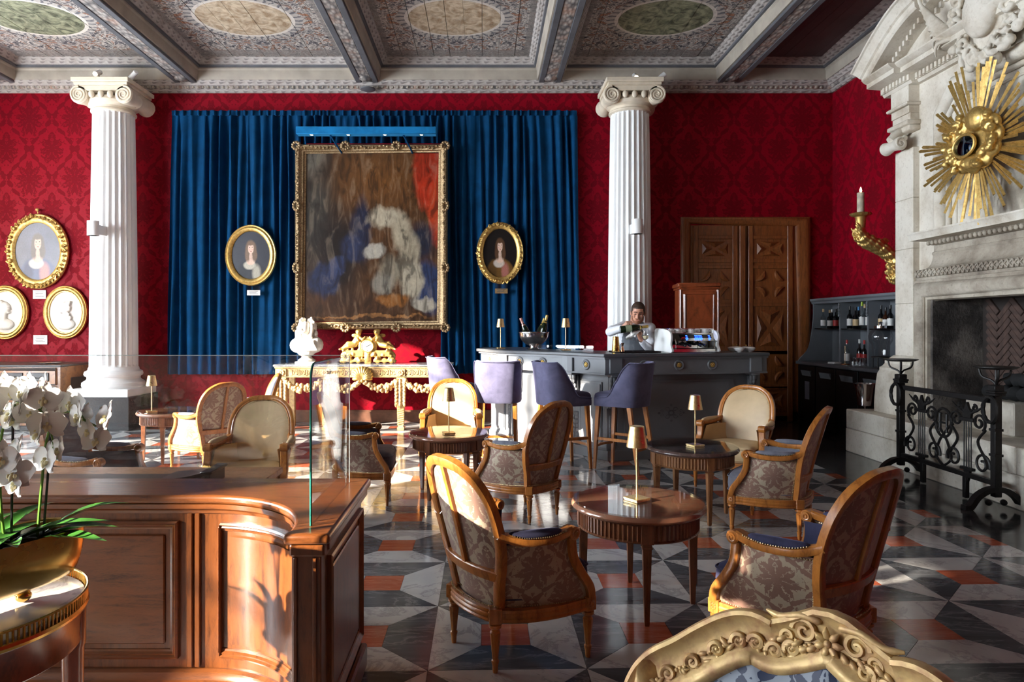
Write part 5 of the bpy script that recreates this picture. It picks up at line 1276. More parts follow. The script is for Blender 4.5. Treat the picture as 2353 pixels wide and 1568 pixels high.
# ---- candle arm on the right wall
sc = thing('wall_sconce', 'carved gilt candle arm with a burning candle by the chimneypiece', 'sconce', (XR, 8.55, 2.0)); SP = V((XR, 8.55, 2.0))
ca = V((4.70, 8.55, 2.80))
def arm(m):
    pth = spl([(XR-.005, 8.55, 2.02), (XR-.12, 8.55, 2.06), (XR-.10, 8.55, 2.22), (XR-.22, 8.55, 2.36), (XR-.36, 8.55, 2.44), (XR-.48, 8.55, 2.50), (XR-.56, 8.55, 2.60), (4.70, 8.55, 2.68)], 5)
    m.tube(pth, [.075-.0009*k for k in range(len(pth))], 9); r_ = random.Random(2)
    for k, p in enumerate(pth):
        if k < len(pth)-6:
            for q in range(4):
                a = q*1.57+k*.5; d1 = V((-.03, cos(a)*.07, sin(a)*.07)); m.tube([p+d1*.5, p+d1*1.1+V((-.02, 0, .015)), p+d1*1.35+V((-.06, 0, .05)), p+d1*1.2+V((-.085, 0, .08))], [.018, .024, .018, .006], 6)
    for c, r in (((XR-.14, 8.52, 2.28), .07), ((XR-.09, 8.52, 2.12), .06), ((XR-.30, 8.53, 2.50), .04)): m.tube([(c[0]+(r-r*.75*k/24)*cos(k*.42), c[1], c[2]+(r-r*.75*k/24)*sin(k*.42)) for k in range(25)], .018, 6)
    m.box(XR-.02, XR-.0, 8.47, 8.63, 1.98, 2.4)
m = MB(); arm(m); m.v = [tuple(V(p)-SP) for p in m.v]; remeshed(m, 'arm', GOLD, sc, .009, 1)
def scp(name, fn, mat): m = MB(); fn(m); m.v = [tuple(V(p)-SP) for p in m.v]; return m.build(name, mat, sc, 40)
scp('cup', lambda m: m.lathe([(.03, 2.66), (.05, 2.68), (.058, 2.72), (.062, 2.80), (.07, 2.815)], 40, (4.70, 8.55, 0), rf=flut(14, .008, (2.69, 2.80))), GOLD)
scp('drip_pan', lambda m: m.lathe([(.03, 2.81), (.11, 2.83), (.125, 2.85), (.115, 2.86), (.03, 2.845)], 40, (4.70, 8.55, 0), rf=lambda r, z, a: r*(1+.05*sin(a*12))), GOLD)
scp('candle', lambda m: m.lathe([(.043, 2.85), (.043, 3.11), (.03, 3.12), (0, 3.115)], 20, (4.70, 8.55, 0)), plain('old_wax', rgb(200, 186, 160), .5, var=.25, vs_=14))
scp('flame', lambda m: m.lathe([(0, 3.115), (.012, 3.13), (.014, 3.145), (.008, 3.17), (0, 3.19)], 12, (4.70, 8.55, 0)), glow('candle_flame', (1, .62, .25, 1), 30))
# ================================================================ CURTAINS, PICTURES, CONSOLE, CHEST
def canvas(name, base, blobs, aspect=1.0, rough=.35, wob=.05, folds=.0):
    """soft painted masses on a canvas; blobs = (u, v, ru, rv, colour, softness)"""
    m = Mat(name, base, rough); u, v, _ = m.sep(m.pos('uv'))
    vec = m.pos('uv', sc=(1, 1/aspect, 1)); n1 = m.math('SUBTRACT', m.noise(vec, 6, 4, .6), .5); n2 = m.math('SUBTRACT', m.noise(vec, 6, 4, .6, 0, 1) if False else m.noise(m.pos('uv', sc=(1, 1/aspect, 1), loc=(3, 7, 1)), 6, 4, .6), .5)
    uu = m.math('ADD', u, m.math('MULTIPLY', n1, wob)); vv = m.math('ADD', v, m.math('MULTIPLY', n2, wob*aspect))
    fine = m.noise(vec, 40, 4, .7); c = m.mix(m.ramp(m.noise(vec, 2.5, 4), [(.3, 0.0), (.7, .6)]), base, tuple(x*.5 for x in base[:3])+(1,))
    for (bu, bv, ru, rv, col, soft) in blobs:
        d = m.math('SQRT', m.math('ADD', m.math('POWER', m.math('DIVIDE', m.math('SUBTRACT', uu, bu), ru), 2.0), m.math('POWER', m.math('DIVIDE', m.math('SUBTRACT', vv, bv), rv), 2.0)))
        c = m.mix(m.ramp(d, [(max(0, 1-soft), 1.0), (min(1, 1.0), 0.0)]), c, col)
    fold = m.noise(m.pos('uv', sc=(1.6, .7/aspect, 1), rot=(0, 0, .5)), 9, 3, .55, 1.4); c = m.mix(folds, c, m.mix(m.ramp(fold, [(.36, 0.0), (.5, 1.0)]), rgb(18, 13, 10), c)); c = m.mix(m.math('MULTIPLY', m.ramp(fold, [(.52, 0.0), (.66, .18)]), folds), c, rgb(222, 200, 168))
    m.set('Base Color', m.mix(m.ramp(fine, [(.4, 0.0), (.8, .35)]), c, tuple(x*.35 for x in base[:3])+(1,))); m.bump(fine, .1, .002); return m.mat
YC_ = 10.27
def curtain(label, x0t, x1t, x0b, x1b, z0, z1, seed, npl, group='blue velvet curtains'):
    t = thing('curtain', label, 'curtain', ((x0t+x1t)/2, YC_, z0), 0, group); O2 = V(((x0t+x1t)/2, YC_, z0)); r_ = random.Random(seed)
    ph = [r_.uniform(0, 6.28) for _ in range(6)]; nx = int((x1t-x0t)*110)
    def wave(s, v):      # v 0 bottom .. 1 top
        q = s*npl*2*pi + 1.5*sin(s*9+ph[0])*(1-.6*v) + .8*sin(s*23+ph[1])+.5*sin(v*3+ph[2]+s*5)
        k = sin(q); k = math.copysign(abs(k)**.7, k)
        amp = .042+.022*sin(s*13+ph[3]+v*1.2)
        return amp*k*(1-.55*max(0, v-.93)/.07) + .014*sin(s*npl*5.3+ph[4]+v*2)+.012*sin(v*9+s*40+ph[5])
    def f(u, v):
        x = (x0b+(x1b-x0b)*u)*(1-v)+(x0t+(x1t-x0t)*u)*v+.012*sin(v*5+u*60+ph[3]); return (x-O2.x, wave(u, v), (z0+(z1-.07-z0)*v)-O2.z)
    part('cloth', lambda m: m.grid(f, nx, 26), BLUE, t, 0 or 75)
    def hd(m):
        m.grid(lambda u, v: (x0t+(x1t-x0t)*u-O2.x, wave(u, 1)*.45-.012-.012*v*0, z1-.075+.075*v-O2.z), nx, 2)
        for k in range(int((x1t-x0t)/.115)): x = x0t+.05+k*.115; m.box(x-O2.x, x+.028-O2.x, -.055, -.01, z1-.08-O2.z, z1-.005-O2.z, .006)
    part('pleat_tape', hd, BLUE, t, 60)
    return t
curtain('long blue velvet curtain left of the big painting', -4.67, -2.74, -4.75, -2.72, .73, 4.68, 1, 15)
curtain('long blue velvet curtain right of the big painting', -.66, 1.39, -.645, 1.47, .74, 4.68, 5, 16)
curtain('short blue velvet curtain above the big painting', -2.74, -.66, -2.74, -.66, 3.85, 4.68, 9, 18)
rp_ = part('fabric_panel', lambda m: m.box(-2.63, -.635, 10.165, 10.185, 2.0, 4.165), DAM_X, None, 0); tag(rp_, 'red damask board hanging behind the big painting', 'panel')
# ---- the big painting (a generic drapery piece in the colours of the original)
PX0, PX1, PZ0, PZ1, PY = -2.77, -.535, 1.40, 4.118, 10.10
bpn = thing('painting', 'huge painting of draped robes in an aged gilt frame', 'painting', ((PX0+PX1)/2, PY, PZ0)); PO = V(((PX0+PX1)/2, PY, PZ0))
def pp(name, fn, mat, smooth=40, par=None): m = MB(); fn(m); m.v = [tuple(V(p)-PO) for p in m.v]; return m.build(name, mat, par or bpn, smooth)
CV = canvas('brown_robe_canvas', rgb(84, 54, 29), [
    (.08, .62, .22, .5, rgb(58, 54, 48), .7), (.06, .97, .16, .14, rgb(96, 90, 80), .8), (.58, .84, .40, .24, rgb(108, 68, 30), .9), (.96, .86, .16, .26, rgb(172, 46, 20), .22), (1.0, .64, .11, .22, rgb(176, 60, 28), .25), (.90, .97, .12, .16, rgb(150, 40, 18), .3),
    (.5, .08, .7, .14, rgb(72, 47, 30), .6), (.26, .40, .24, .34, rgb(26, 23, 25), .6), (.14, .24, .13, .12, rgb(34, 46, 76), .3), (.24, .33, .09, .07, rgb(42, 56, 90), .3), (.86, .46, .15, .14, rgb(32, 38, 54), .5), (.93, .20, .14, .17, rgb(42, 58, 92), .3),
    (.42, .55, .09, .22, rgb(28, 35, 58), .4), (.36, .44, .10, .10, rgb(38, 48, 76), .4), (.60, .62, .16, .07, rgb(170, 158, 136), .45), (.72, .53, .10, .13, rgb(160, 148, 126), .4), (.78, .40, .09, .18, rgb(150, 139, 118), .4), (.66, .31, .13, .10, rgb(126, 117, 100), .5), (.80, .24, .10, .13, rgb(166, 156, 136), .3), (.52, .42, .10, .06, rgb(164, 158, 146), .3), (.58, .22, .10, .07, rgb(128, 122, 110), .4), (.88, .10, .10, .05, rgb(170, 162, 146), .3),
    (.66, .13, .14, .045, rgb(132, 84, 38), .35), (.5, .03, .5, .012, rgb(150, 104, 60), .4)], 1.25, .28, .12, .6)
pp('canvas', lambda m: m.grid(lambda u, v: (PX0+.12+(PX1-PX0-.24)*u, PY-.005, PZ0+.12+(PZ1-PZ0-.24)*v), 2, 2), CV, 0)
fr = pp('frame', lambda m: m.sweep([(PX0, PY, PZ0), (PX1, PY, PZ0), (PX1, PY, PZ1), (PX0, PY, PZ1)], [(0, -.0), (0, .05), (-.02, .085), (-.05, .09), (-.075, .06), (-.10, .055), (-.11, .03), (-.13, .02), (-.13, 0)], (0, -1, 0), closed=True), GOLDA, 40)
def carve(m):
    r_ = random.Random(3)
    def run(a, b, nrm):
        a, b = V(a), V(b); L = (b-a).length; n = int(L/.055)
        for k in range(n+1):
            p = a.lerp(b, k/n); m.ball(p+V(nrm)*r_.uniform(-.018, .018), (r_.uniform(.016, .028), .02, r_.uniform(.016, .028)), 6, 4)
    y = PY-.085; i = .045
    run((PX0+i, y, PZ0+i), (PX1-i, y, PZ0+i), (0, 0, 1)); run((PX0+i, y, PZ1-i), (PX1-i, y, PZ1-i), (0, 0, 1)); run((PX0+i, y, PZ0+i), (PX0+i, y, PZ1-i), (1, 0, 0)); run((PX1-i, y, PZ0+i), (PX1-i, y, PZ1-i), (1, 0, 0))
    for x in (PX0+.03, PX1-.03, (PX0*2+PX1)/3, (PX0+2*PX1)/3):
        for z in (PZ0+.03, PZ1-.03):
            for k in range(9): a = k*.7; m.ball((x+.05*cos(a), y-.01, z+.05*sin(a)), (.026, .02, .026), 6, 5)
    for z in ((PZ0*2+PZ1)/3, (PZ0+2*PZ1)/3):
        for x in (PX0+.03, PX1-.03):
            for k in range(9): a = k*.7; m.ball((x+.04*cos(a), y-.01, z+.06*sin(a)), (.024, .02, .028), 6, 5)
tag(pp('carving', carve, GOLDA, 50, fr), kind='stuff')
# ---- picture light
lb = thing('picture_light', 'long blue velvet covered picture light above the big painting', 'picture light', (-1.667, 9.75, 4.17)); LO = V((-1.667, 9.75, 4.17))
part('bar', lambda m: m.box(-.99, .99, -.07, .07, 0, .105, .006), velvet('blue_velvet_pale', rgb(20, 110, 165), .5, tint=rgb(80, 170, 220)), lb)
for k in range(4):
    s = part('spotlight', lambda m: m.lathe([(.03, -.004), (.032, 0), (.02, .004)], 18, (-.78+k*.52, -.01, 0), cap=False), BRASS, lb); part('bulb', lambda m: m.lathe([(0, -.002), (.018, -.002), (.018, .004)], 12, (-.78+k*.52, -.01, 0)), glow('warm_bulb', (1, .82, .55, 1), 12), s)
for x in (-.42, .62): part('arm', lambda m: m.tube(spl([(x-.1, 0, .0), (x-.03, .15, -.12), (x, .40, -.18)], 5), .012, 6), BLUE, lb)
# ---- oval portraits and reliefs
def oval(m, rx, rz, prof, y=0, n=56, wob=None):
    pts = [(rx*cos(t), y, rz*sin(t)) for t in np.linspace(0, 2*pi, n, endpoint=False)]; m.sweep(pts, prof, (0, -1, 0), closed=True)
def oval_picture(name, label, px, py, w, h, mat, frame, wide, ornate, seed, hook=False, cat='portrait', group='oval portraits'):
    Y = YW-.03 if px < 300 else 10.17; c = at(px, py, Y); rx, rz = w*Y/F/2, h*Y/F/2
    t = thing(name, label, cat, c, 0, group)
    part('picture', lambda m: m.add([(0, -.012, 0)]+[((rx-wide*.8)*cos(a), -.012, (rz-wide*.8)*sin(a)) for a in np.linspace(0, 2*pi, 40, endpoint=False)], [(0, 1+k, 1+(k+1) % 40) for k in range(40)], [(.5, .5)]+[(.5+.5*cos(a), .5+.5*sin(a)) for a in np.linspace(0, 2*pi, 40, endpoint=False)]), mat, t, 0)
    fr_ = part('frame', lambda m: oval(m, rx-wide*.5, rz-wide*.5, [(-wide*.5, 0), (-wide*.5, .02), (-wide*.3, .045), (0, .05), (wide*.25, .03), (wide*.4, .035), (wide*.5, .02), (wide*.5, -.0)], 0), frame, t, 45)
    if ornate:
        r_ = random.Random(seed)
        def orn(m):
            n = int(ornate)
            for k in range(n):
                a = 2*pi*k/n; rr = 1+r_.uniform(-.02, .05); p = V(((rx-wide*.42)*cos(a)*rr, -.045-r_.uniform(0, .02), (rz-wide*.42)*sin(a)*rr)); s = wide*r_.uniform(.16, .34)
                m.tube([p+V((s*cos(a+q*1.1)*(1-q/7), -.006*q, s*sin(a+q*1.1)*(1-q/7))) for q in range(6)], [s*.42*(1-q*.1) for q in range(6)], 6)
                m.ball(p, (s*.7, s*.5, s*.7), 7, 5)
        tag(part('frame_carving', orn, frame, fr_, 60), kind='stuff')
    if hook: part('hook', lambda m: (m.ball((0, -.02, rz+.06), .028, 10, 6), m.tube([(0, -.01, rz-.01), (0, -.01, rz+.05)], .006, 6)), frame, t)
    return t, c, rx, rz
SK, HR = rgb(214, 178, 156), rgb(96, 74, 60)
def sitter(hair, face, dress, trim, low):
    """a half-length sitter: shoulders, neckline, hair, neck, face with its features"""
    dk_ = tuple(c*.45 for c in hair[:3])+(1,)
    return [(.5, .06, .42, .36, dress, .12), (.30, .16, .14, .24, tuple(c*.6 for c in dress[:3])+(1,), .5), (.64, .14, .13, .22, low, .5), (.47, .30, .17, .10, trim, .3), (.5, .38, .12, .09, face, .3),
            (.5, .62, .155, .20, hair, .25), (.42, .50, .08, .15, hair, .4), (.59, .50, .08, .15, hair, .4), (.5, .47, .05, .10, tuple(c*.85 for c in face[:3])+(1,), .3), (.5, .635, .08, .115, face, .18), (.5, .73, .10, .05, hair, .4),
            (.467, .655, .016, .009, dk_, .3), (.535, .655, .016, .009, dk_, .3), (.502, .625, .010, .03, tuple(c*.8 for c in face[:3])+(1,), .6), (.502, .575, .024, .009, rgb(176, 92, 84), .4), (.455, .61, .022, .02, rgb(222, 160, 140), .8), (.55, .61, .022, .02, rgb(222, 160, 140), .8)]
CA = canvas('youth_portrait', rgb(128, 128, 138), sitter(rgb(120, 110, 104), rgb(224, 192, 172), rgb(108, 112, 136), rgb(220, 212, 200), rgb(196, 140, 136)), 1.2, .35, .03)
CB = canvas('lady_in_black_portrait', rgb(46, 46, 56), sitter(rgb(122, 94, 72), rgb(228, 192, 170), rgb(36, 36, 44), rgb(190, 182, 164), rgb(178, 170, 152)), 1.2, .35, .03)
CC = canvas('lady_in_gold_portrait', rgb(20, 17, 17), sitter(rgb(90, 62, 42), rgb(228, 194, 172), rgb(112, 78, 34), rgb(206, 190, 176), rgb(176, 110, 98)), 1.2, .35, .03)
oval_picture('oval_portrait', 'oval portrait of a youth in grey in a heavy carved gilt frame', 88, 578, 144, 172, CA, GOLD, .135, 44, 1, True)
oval_picture('oval_portrait', 'oval portrait of a lady in black on the left curtain', 577, 587, 118, 140, CB, GOLD, .10, 0, 2)
t_, c_, rx_, rz_ = oval_picture('oval_portrait', 'oval portrait of a lady in gold on the right curtain', 1149, 582, 108, 142, CC, GOLD, .10, 34, 3)
def relief(label, px, py, w, h, flip, seed):
    t, c, rx, rz = oval_picture('relief_medallion', label, px, py, w, h, PLASTER, GOLD, .075, 0, seed, cat='relief', group='white relief medallions')
    part('inner_rim', lambda m: oval(m, rx-.085, rz-.085, [(-.012, 0), (-.006, .03), (.006, .03), (.012, 0)], 0), GOLD, t, 45)
    def head(m):
        r_ = random.Random(seed); s = flip; k = rz*.9
        m.ball((0, -.012, .18*k), (.20*k, .05, .26*k), 16, 10); m.ball((s*.19*k, -.012, .14*k), (.05*k, .035, .05*k), 8, 6); m.ball((s*.15*k, -.012, .0), (.08*k, .035, .06*k), 8, 6); m.ball((s*.16*k, -.012, .25*k), (.06*k, .03, .08*k), 8, 6)
        m.cap_((0, -.012, .05*k), (-s*.03*k, -.012, -.28*k), .09*k, .11*k); m.ball((-s*.02*k, -.012, -.50*k), (.40*k, .045, .24*k), 16, 10)
        for q in range(30):
            a = r_.uniform(.2, 1.0); x = -s*(.05+.18*a)*k*r_.uniform(.6, 1.2); z = (.45-.85*r_.random())*k; m.ball((x, -.03, z), (.05*k, .025, .055*k), 7, 5)
    m = MB(); head(m); m.v = [(x, max(-.055, y-.008), z) for x, y, z in m.v]; remeshed(m, 'profile_head', PLASTER, t, .008, 1)
relief('white relief of a head facing left in an oval gilt frame', 152, 718, 102, 122, -1, 4)
relief('white relief of a head facing right, cut by the left edge', 14, 718, 106, 124, 1, 5)
def plaque(label, px, py, w, h, mat, Y=None):
    Y = Y or YW-.008; c = at(px, py, Y); t = thing('name_plaque', label, 'plaque', c, 0, 'name plaques')
    W2, H2 = w*Y/F/2, h*Y/F/2
    part('card', lambda m: m.box(-W2, W2, -.006, 0, -H2, H2, .001), mat, t, 0)
    for k in range(4): part('line_of_print', lambda m: m.box(-W2*(.7-.1*(k % 2)), W2*(.7-.15*(k % 3)), -.0075, -.006, H2*(.55-.35*k), H2*(.55-.35*k)+.006), plain('grey_ink', rgb(110, 106, 104), .6) if 'grey_ink' not in bpy.data.materials else bpy.data.materials['grey_ink'], t, 0)
    return t, W2, H2
plaque('white plaque under the portrait of the youth', 91, 677, 30, 20, PAPER); plaque('white plaque below the two relief medallions', 93, 781, 32, 21, PAPER)
t_, W2, H2 = plaque('white plaque under the lady in black', 583, 673, 30, 12, PAPER, 10.17); part('bracket', lambda m: m.box(-W2, W2, -.003, 0, H2, H2+.07), GLASS, t_, 0)
t_, W2, H2 = plaque('brass plaque under the lady in gold', 1152, 669, 29, 11, BRASS, 10.17); part('bracket', lambda m: m.box(-W2, W2, -.003, 0, H2, H2+.07), GLASS, t_, 0)
# ---- gilt console table
CX = -1.69; ct = thing('console_table', 'long gilt console table with marble top and shell under the painting', 'console table', (CX, 9.56, 0))
HWc = 1.22
part('marble_top', lambda m: m.box(-HWc-.03, HWc+.03, -.02, .60, .885, .915, .006), GMARB, ct)
part('apron', lambda m: (m.box(-HWc, HWc, 0, .58, .74, .86), m.box(-HWc-.012, HWc+.012, -.012, .58, .862, .885, .004), m.box(-HWc-.008, HWc+.008, -.008, .58, .735, .748, .003)), GOLDP, ct, 30)
def key(m):          # greek key
    w = .105; x = -HWc+.12; y = -.006
    while x < HWc-.16:
        if min(abs(x+w/2-q) for q in (-1.13, -.525, .525, 1.13)) > .09 and abs(x+w/2) > .12:
            for (a, b, c, d) in ((0, .10, .93, 1), (0, .10, 0, .07), (0, .012, 0, 1), (.075, .087, .2, 1), (.03, .087, .2, .32), (.03, .042, .2, .75), (.03, .062, .63, .75)): m.box(x+a, x+b, y, .0, .757+.088*c, .757+.088*d)
        x += w
tag(part('key_pattern', key, GOLDP, ct, 0), kind='stuff')
def lg_leaf(x, y):
    def f(m):
        m.at((x, y, 0)); sq = lambda h, z: [(-h, -h, z), (h, -h, z), (h, h, z), (-h, h, z)]
        m.ring_loft([sq(.045, 0), sq(.05, .03), sq(.035, .05), sq(.042, .07), sq(.05, .30), sq(.062, .45), sq(.075, .66), sq(.06, .70), sq(.055, .74)])
        for k in range(7):
            z = .70-.05*k
            for s in (-1, 0, 1): m.tube([(s*.04, -.062, z), (s*.05, -.085, z-.01), (s*.06, -.10, z-.05), (s*.062, -.092, z-.075)], [.02, .024, .018, .006], 6)
        for k in range(9): m.tube([(-.045, -.052, .08+.03*k), (.045, -.052, .10+.03*k)], .006, 5)
    return f
for x in (-1.13, -.525, .525, 1.13):
    l = part('leg', lg_leaf(x, .06), GOLDP, ct, 40); part('rosette_block', lambda m: (m.box(x-.065, x+.065, -.02, 0, .752, .855, .003), [m.ball((x+cos(k*pi/4)*.03, -.024, .803+sin(k*pi/4)*.03), (.018, .014, .018), 7, 5) for k in range(8)], m.ball((x, -.028, .803), .015, 8, 5)), GOLDP, l)
for x in (-1.13, 1.13): part('rear_leg', lambda m: m.box(x-.04, x+.04, .50, .58, 0, .74, .004), GOLDP, ct)
def shell(m):
    n = 13
    for k in range(n):
        a = R(-20)+R(220)*k/(n-1); m.tube([(0, -.03, .70), (cos(a)*.07, -.065, .745+sin(a)*.06), (cos(a)*.12, -.05, .755+sin(a)*.11), (cos(a)*.138, -.02, .757+sin(a)*.128)], [.012, .020, .024, .016], 6)
    m.ball((0, -.04, .69), (.03, .03, .03), 8, 6)
part('shell', shell, GOLD, ct, 60)
def garland(m, x0, x1, dip):
    r_ = random.Random(int(x0*100)); n = 26
    for k in range(n+1):
        s = k/n; x = x0+(x1-x0)*s; z = .68-dip*4*s*(1-s); R_ = .02+.03*sin(pi*s)
        for q in range(3): m.ball((x+r_.uniform(-.02, .02), -.02+r_.uniform(-R_, R_)*.5, z+r_.uniform(-R_, R_)), (r_.uniform(.018, .034),)*3, 7, 5)
for x0, x1 in ((-1.08, -.58), (-.47, -.03), (.03, .47), (.58, 1.08)): tag(part('garland', lambda m: garland(m, x0, x1, .10), GOLDP, ct, 60), kind='stuff')
# ---- bust
bq = at(705, 838, 9.86); bu = thing('bust', 'white marble bust with long curls standing on the console', 'bust', (bq.x, 9.86, .9155))
part('socle', lambda m: (m.box(-.14, .14, -.12, .12, 0, .03, .004), m.lathe([(.12, .03), (.125, .05), (.10, .065), (.07, .09), (.065, .11), (.085, .125)], 28)), PLASTER, bu)
def bust():
    m = MB(); r_ = random.Random(6)
    m.ball((0, 0, .24), (.235, .14, .11), 20, 12); m.ball((-.12, -.02, .26), (.12, .12, .11)); m.ball((.13, 0, .27), (.11, .12, .11)); m.ball((0, -.03, .17), (.13, .10, .08)); m.cap_((0, 0, .28), (-.01, -.02, .42), .075, .07)
    m.ball((-.015, -.035, .50), (.072, .092, .105), 16, 12); m.ball((-.045, -.115, .49), (.018, .03, .025)); m.ball((-.03, -.105, .445), (.03, .025, .018))
    for k in range(95):
        a = r_.uniform(-.35, 3.6); z = r_.uniform(.30, .64); rr = .11*(1.1-.55*max(0, (z-.55)/.1)) + (.02 if z < .45 else 0); m.ball((rr*cos(a)-.005, rr*.95*sin(a)*.9+.01, z), (.026, .026, .032), 7, 5)
    for s in (-1, 1):
        for k in range(8): m.ball((s*(.085+.008*sin(k)), -.06-.008*(k % 3), .56-.035*k), (.028, .03, .028), 7, 5)
    for k in range(9): m.tube(spl([(-.22+.05*k, -.03, .30), (-.12+.03*k, -.13, .24+.01*k), (.02+.02*k, -.13, .19)], 4), .016, 6)
    for k in range(3): m.ball((.0, -.115, .31-.03*k), (.04, .025, .022))
    remeshed(m, 'figure', PLASTER, bu, .0085, 1)
bust()
# ---- gilt clock
kq = at(846, 841, 9.86); ck_ = thing('mantel_clock', 'gilt clock with two reclining cherubs on the console', 'clock', (kq.x, 9.86, .9155))
def clock_base():
    m = MB(); r_ = random.Random(12)
    for s in (-1, 1):
        m.box(s*.12-.06 if s > 0 else -.32, .32 if s > 0 else -.06, -.06, .06, .10, .19)
        for (x, z, r) in ((.14, .05, .045), (.34, .045, .04), (.24, .04, .03)): m.tube([(s*(x+(r-r*.7*k/20)*cos(k*.5)), -.03, z+(r-r*.7*k/20)*sin(k*.5)) for k in range(21)], .018, 6); m.ball((s*x, 0, z*.8), (.04, .05, z*.9))
        m.tube(spl([(s*.32, 0, .17), (s*.37, 0, .12), (s*.36, 0, .05), (s*.40, 0, .02)], 5), .028, 7); m.box(min(s*.08, s*.36), max(s*.08, s*.36), -.05, .05, .02, .06)
    for k in range(40): m.ball((r_.uniform(-.35, .35), -.05+r_.uniform(-.02, .02), r_.uniform(.04, .23)), (.024, .02, .024), 7, 5)
    for k in range(24): a = 2*pi*k/24; m.ball((.11*cos(a), -.03, .25+.11*sin(a)), (.03, .03, .03), 7, 5)
    m.ball((0, .01, .24), (.13, .06, .14)); m.ball((0, -.04, .10), (.05, .04, .08)); m.box(-.05, .05, -.04, .04, 0, .1)
    return remeshed(m, 'case', GOLD, ck_, .0085, 1)
clock_base()
def putto(s):
    m = MB(); h = V((s*.13, -.03, .445)); m.ball(h, (.042, .045, .05), 12, 8)
    for k in range(14): a = k*.9; m.ball(h+V((.035*cos(a), .012+.03*sin(a), .025+.012*sin(k))), .018, 6, 5)
    m.cap_(h+V((0, 0, -.04)), (s*.14, -.01, .36), .024, .05); m.cap_((s*.14, -.01, .36), (s*.19, 0, .28), .055, .058)
    m.cap_((s*.19, -.02, .27), (s*.27, -.05, .255), .045, .036); m.cap_((s*.27, -.05, .255), (s*.37, -.04, .215), .032, .02); m.cap_((s*.37, -.04, .215), (s*.40, -.06, .205), .018, .014)
    m.cap_((s*.20, .02, .27), (s*.29, .02, .285), .045, .036); m.cap_((s*.29, .02, .285), (s*.36, .0, .23), .03, .02)
    m.cap_((s*.12, -.03, .38), (s*.07, -.07, .34), .022, .018); m.cap_((s*.07, -.07, .34), (s*.035, -.06, .38), .018, .014); m.cap_((s*.17, -.03, .38), (s*.13, -.08, .33), .022, .018)
    m.ball((s*.20, .04, .40), (.05, .012, .03)); m.ball((s*.13, -.082, .432), (.012, .014, .012), 6, 5)
    remeshed(m, 'cherub', GOLD, ck_, .0075, 1)
putto(-1); putto(1)
fc = part('dial', lambda m: m.at((0, -.075, .25), rx=pi/2).lathe([(0, .012), (.075, .008), (.08, 0)], 36), PORC, ck_)
part('bezel', lambda m: m.tube([(.083*cos(t), -.078, .25+.083*sin(t)) for t in np.linspace(0, 2*pi, 36, endpoint=False)], .010, 8, closed=True), GOLD, fc)
part('hand', lambda m: (m.tube([(0, -.089, .25), (.045, -.089, .275)], .003, 5), m.tube([(0, -.089, .25), (-.02, -.089, .235)], .003, 5)), BLACK, fc)
part('numeral_ring', lambda m: [m.at((0, -.087, .25), ry=k*pi/6).box(-.003, .003, -.001, .001, .055, .068) for k in range(12)], BLACK, fc, 0)
# ---- chest of drawers
ch = thing('chest_of_drawers', 'inlaid wooden chest of drawers with ebony panels behind the orchids', 'chest', (-6.72, 9.5, 0)); cw = .84
part('carcass', lambda m: m.box(-cw, cw, .02, .84, .06, .885, .004), INLAY, ch); part('top', lambda m: m.box(-cw-.03, cw+.03, -.02, .86, .885, .915, .006), EBONY, ch)
part('base', lambda m: m.box(-cw-.02, cw+.02, -.01, .85, 0, .07, .008), EBONY, ch)
for k, z in enumerate((.11, .37, .63)):
    dw = part('drawer', lambda m: m.box(-cw+.05, cw-.05, 0, .03, z, z+.23, .006), INLAY, ch)
    for x in (-.54, -.18, .18, .54):
        pn = part('ebony_panel', lambda m: m.box(x-.155, x+.155, -.014, .005, z+.055, z+.175, .008), EBONY, dw)
        # handles belong to the drawer
        part('handle', lambda m: m.tube(spl([(x-.05, -.016, z+.125), (x-.045, -.035, z+.105), (x, -.04, z+.10), (x+.045, -.035, z+.105), (x+.05, -.016, z+.125)], 4), .005, 6), IRON, dw)
    part('drawer_bead', lambda m: m.sweep([(-cw+.06, 0, z+.01), (cw-.06, 0, z+.01), (cw-.06, 0, z+.22), (-cw+.06, 0, z+.22)], [(-.008, 0), (0, .008), (.008, 0)], (0, -1, 0), closed=True), EBONY, dw)
part('side_inlay', lambda m: m.box(cw, cw+.008, .25, .62, .25, .72, .004), EBONY, ch)
dish = thing('silver_dish', 'shallow silver dish on the chest of drawers', 'dish', (*at(118, 832, 9.85).xy, .9155)); part('plate', lambda m: m.lathe([(.06, 0), (.14, .012), (.17, .016), (.17, .02), (.06, .008), (0, .008)], 36), SILVER, dish); part('rim', lambda m: m.lathe([(.166, .015), (.176, .019), (.166, .023)], 36, cap=False), SILVER, dish)
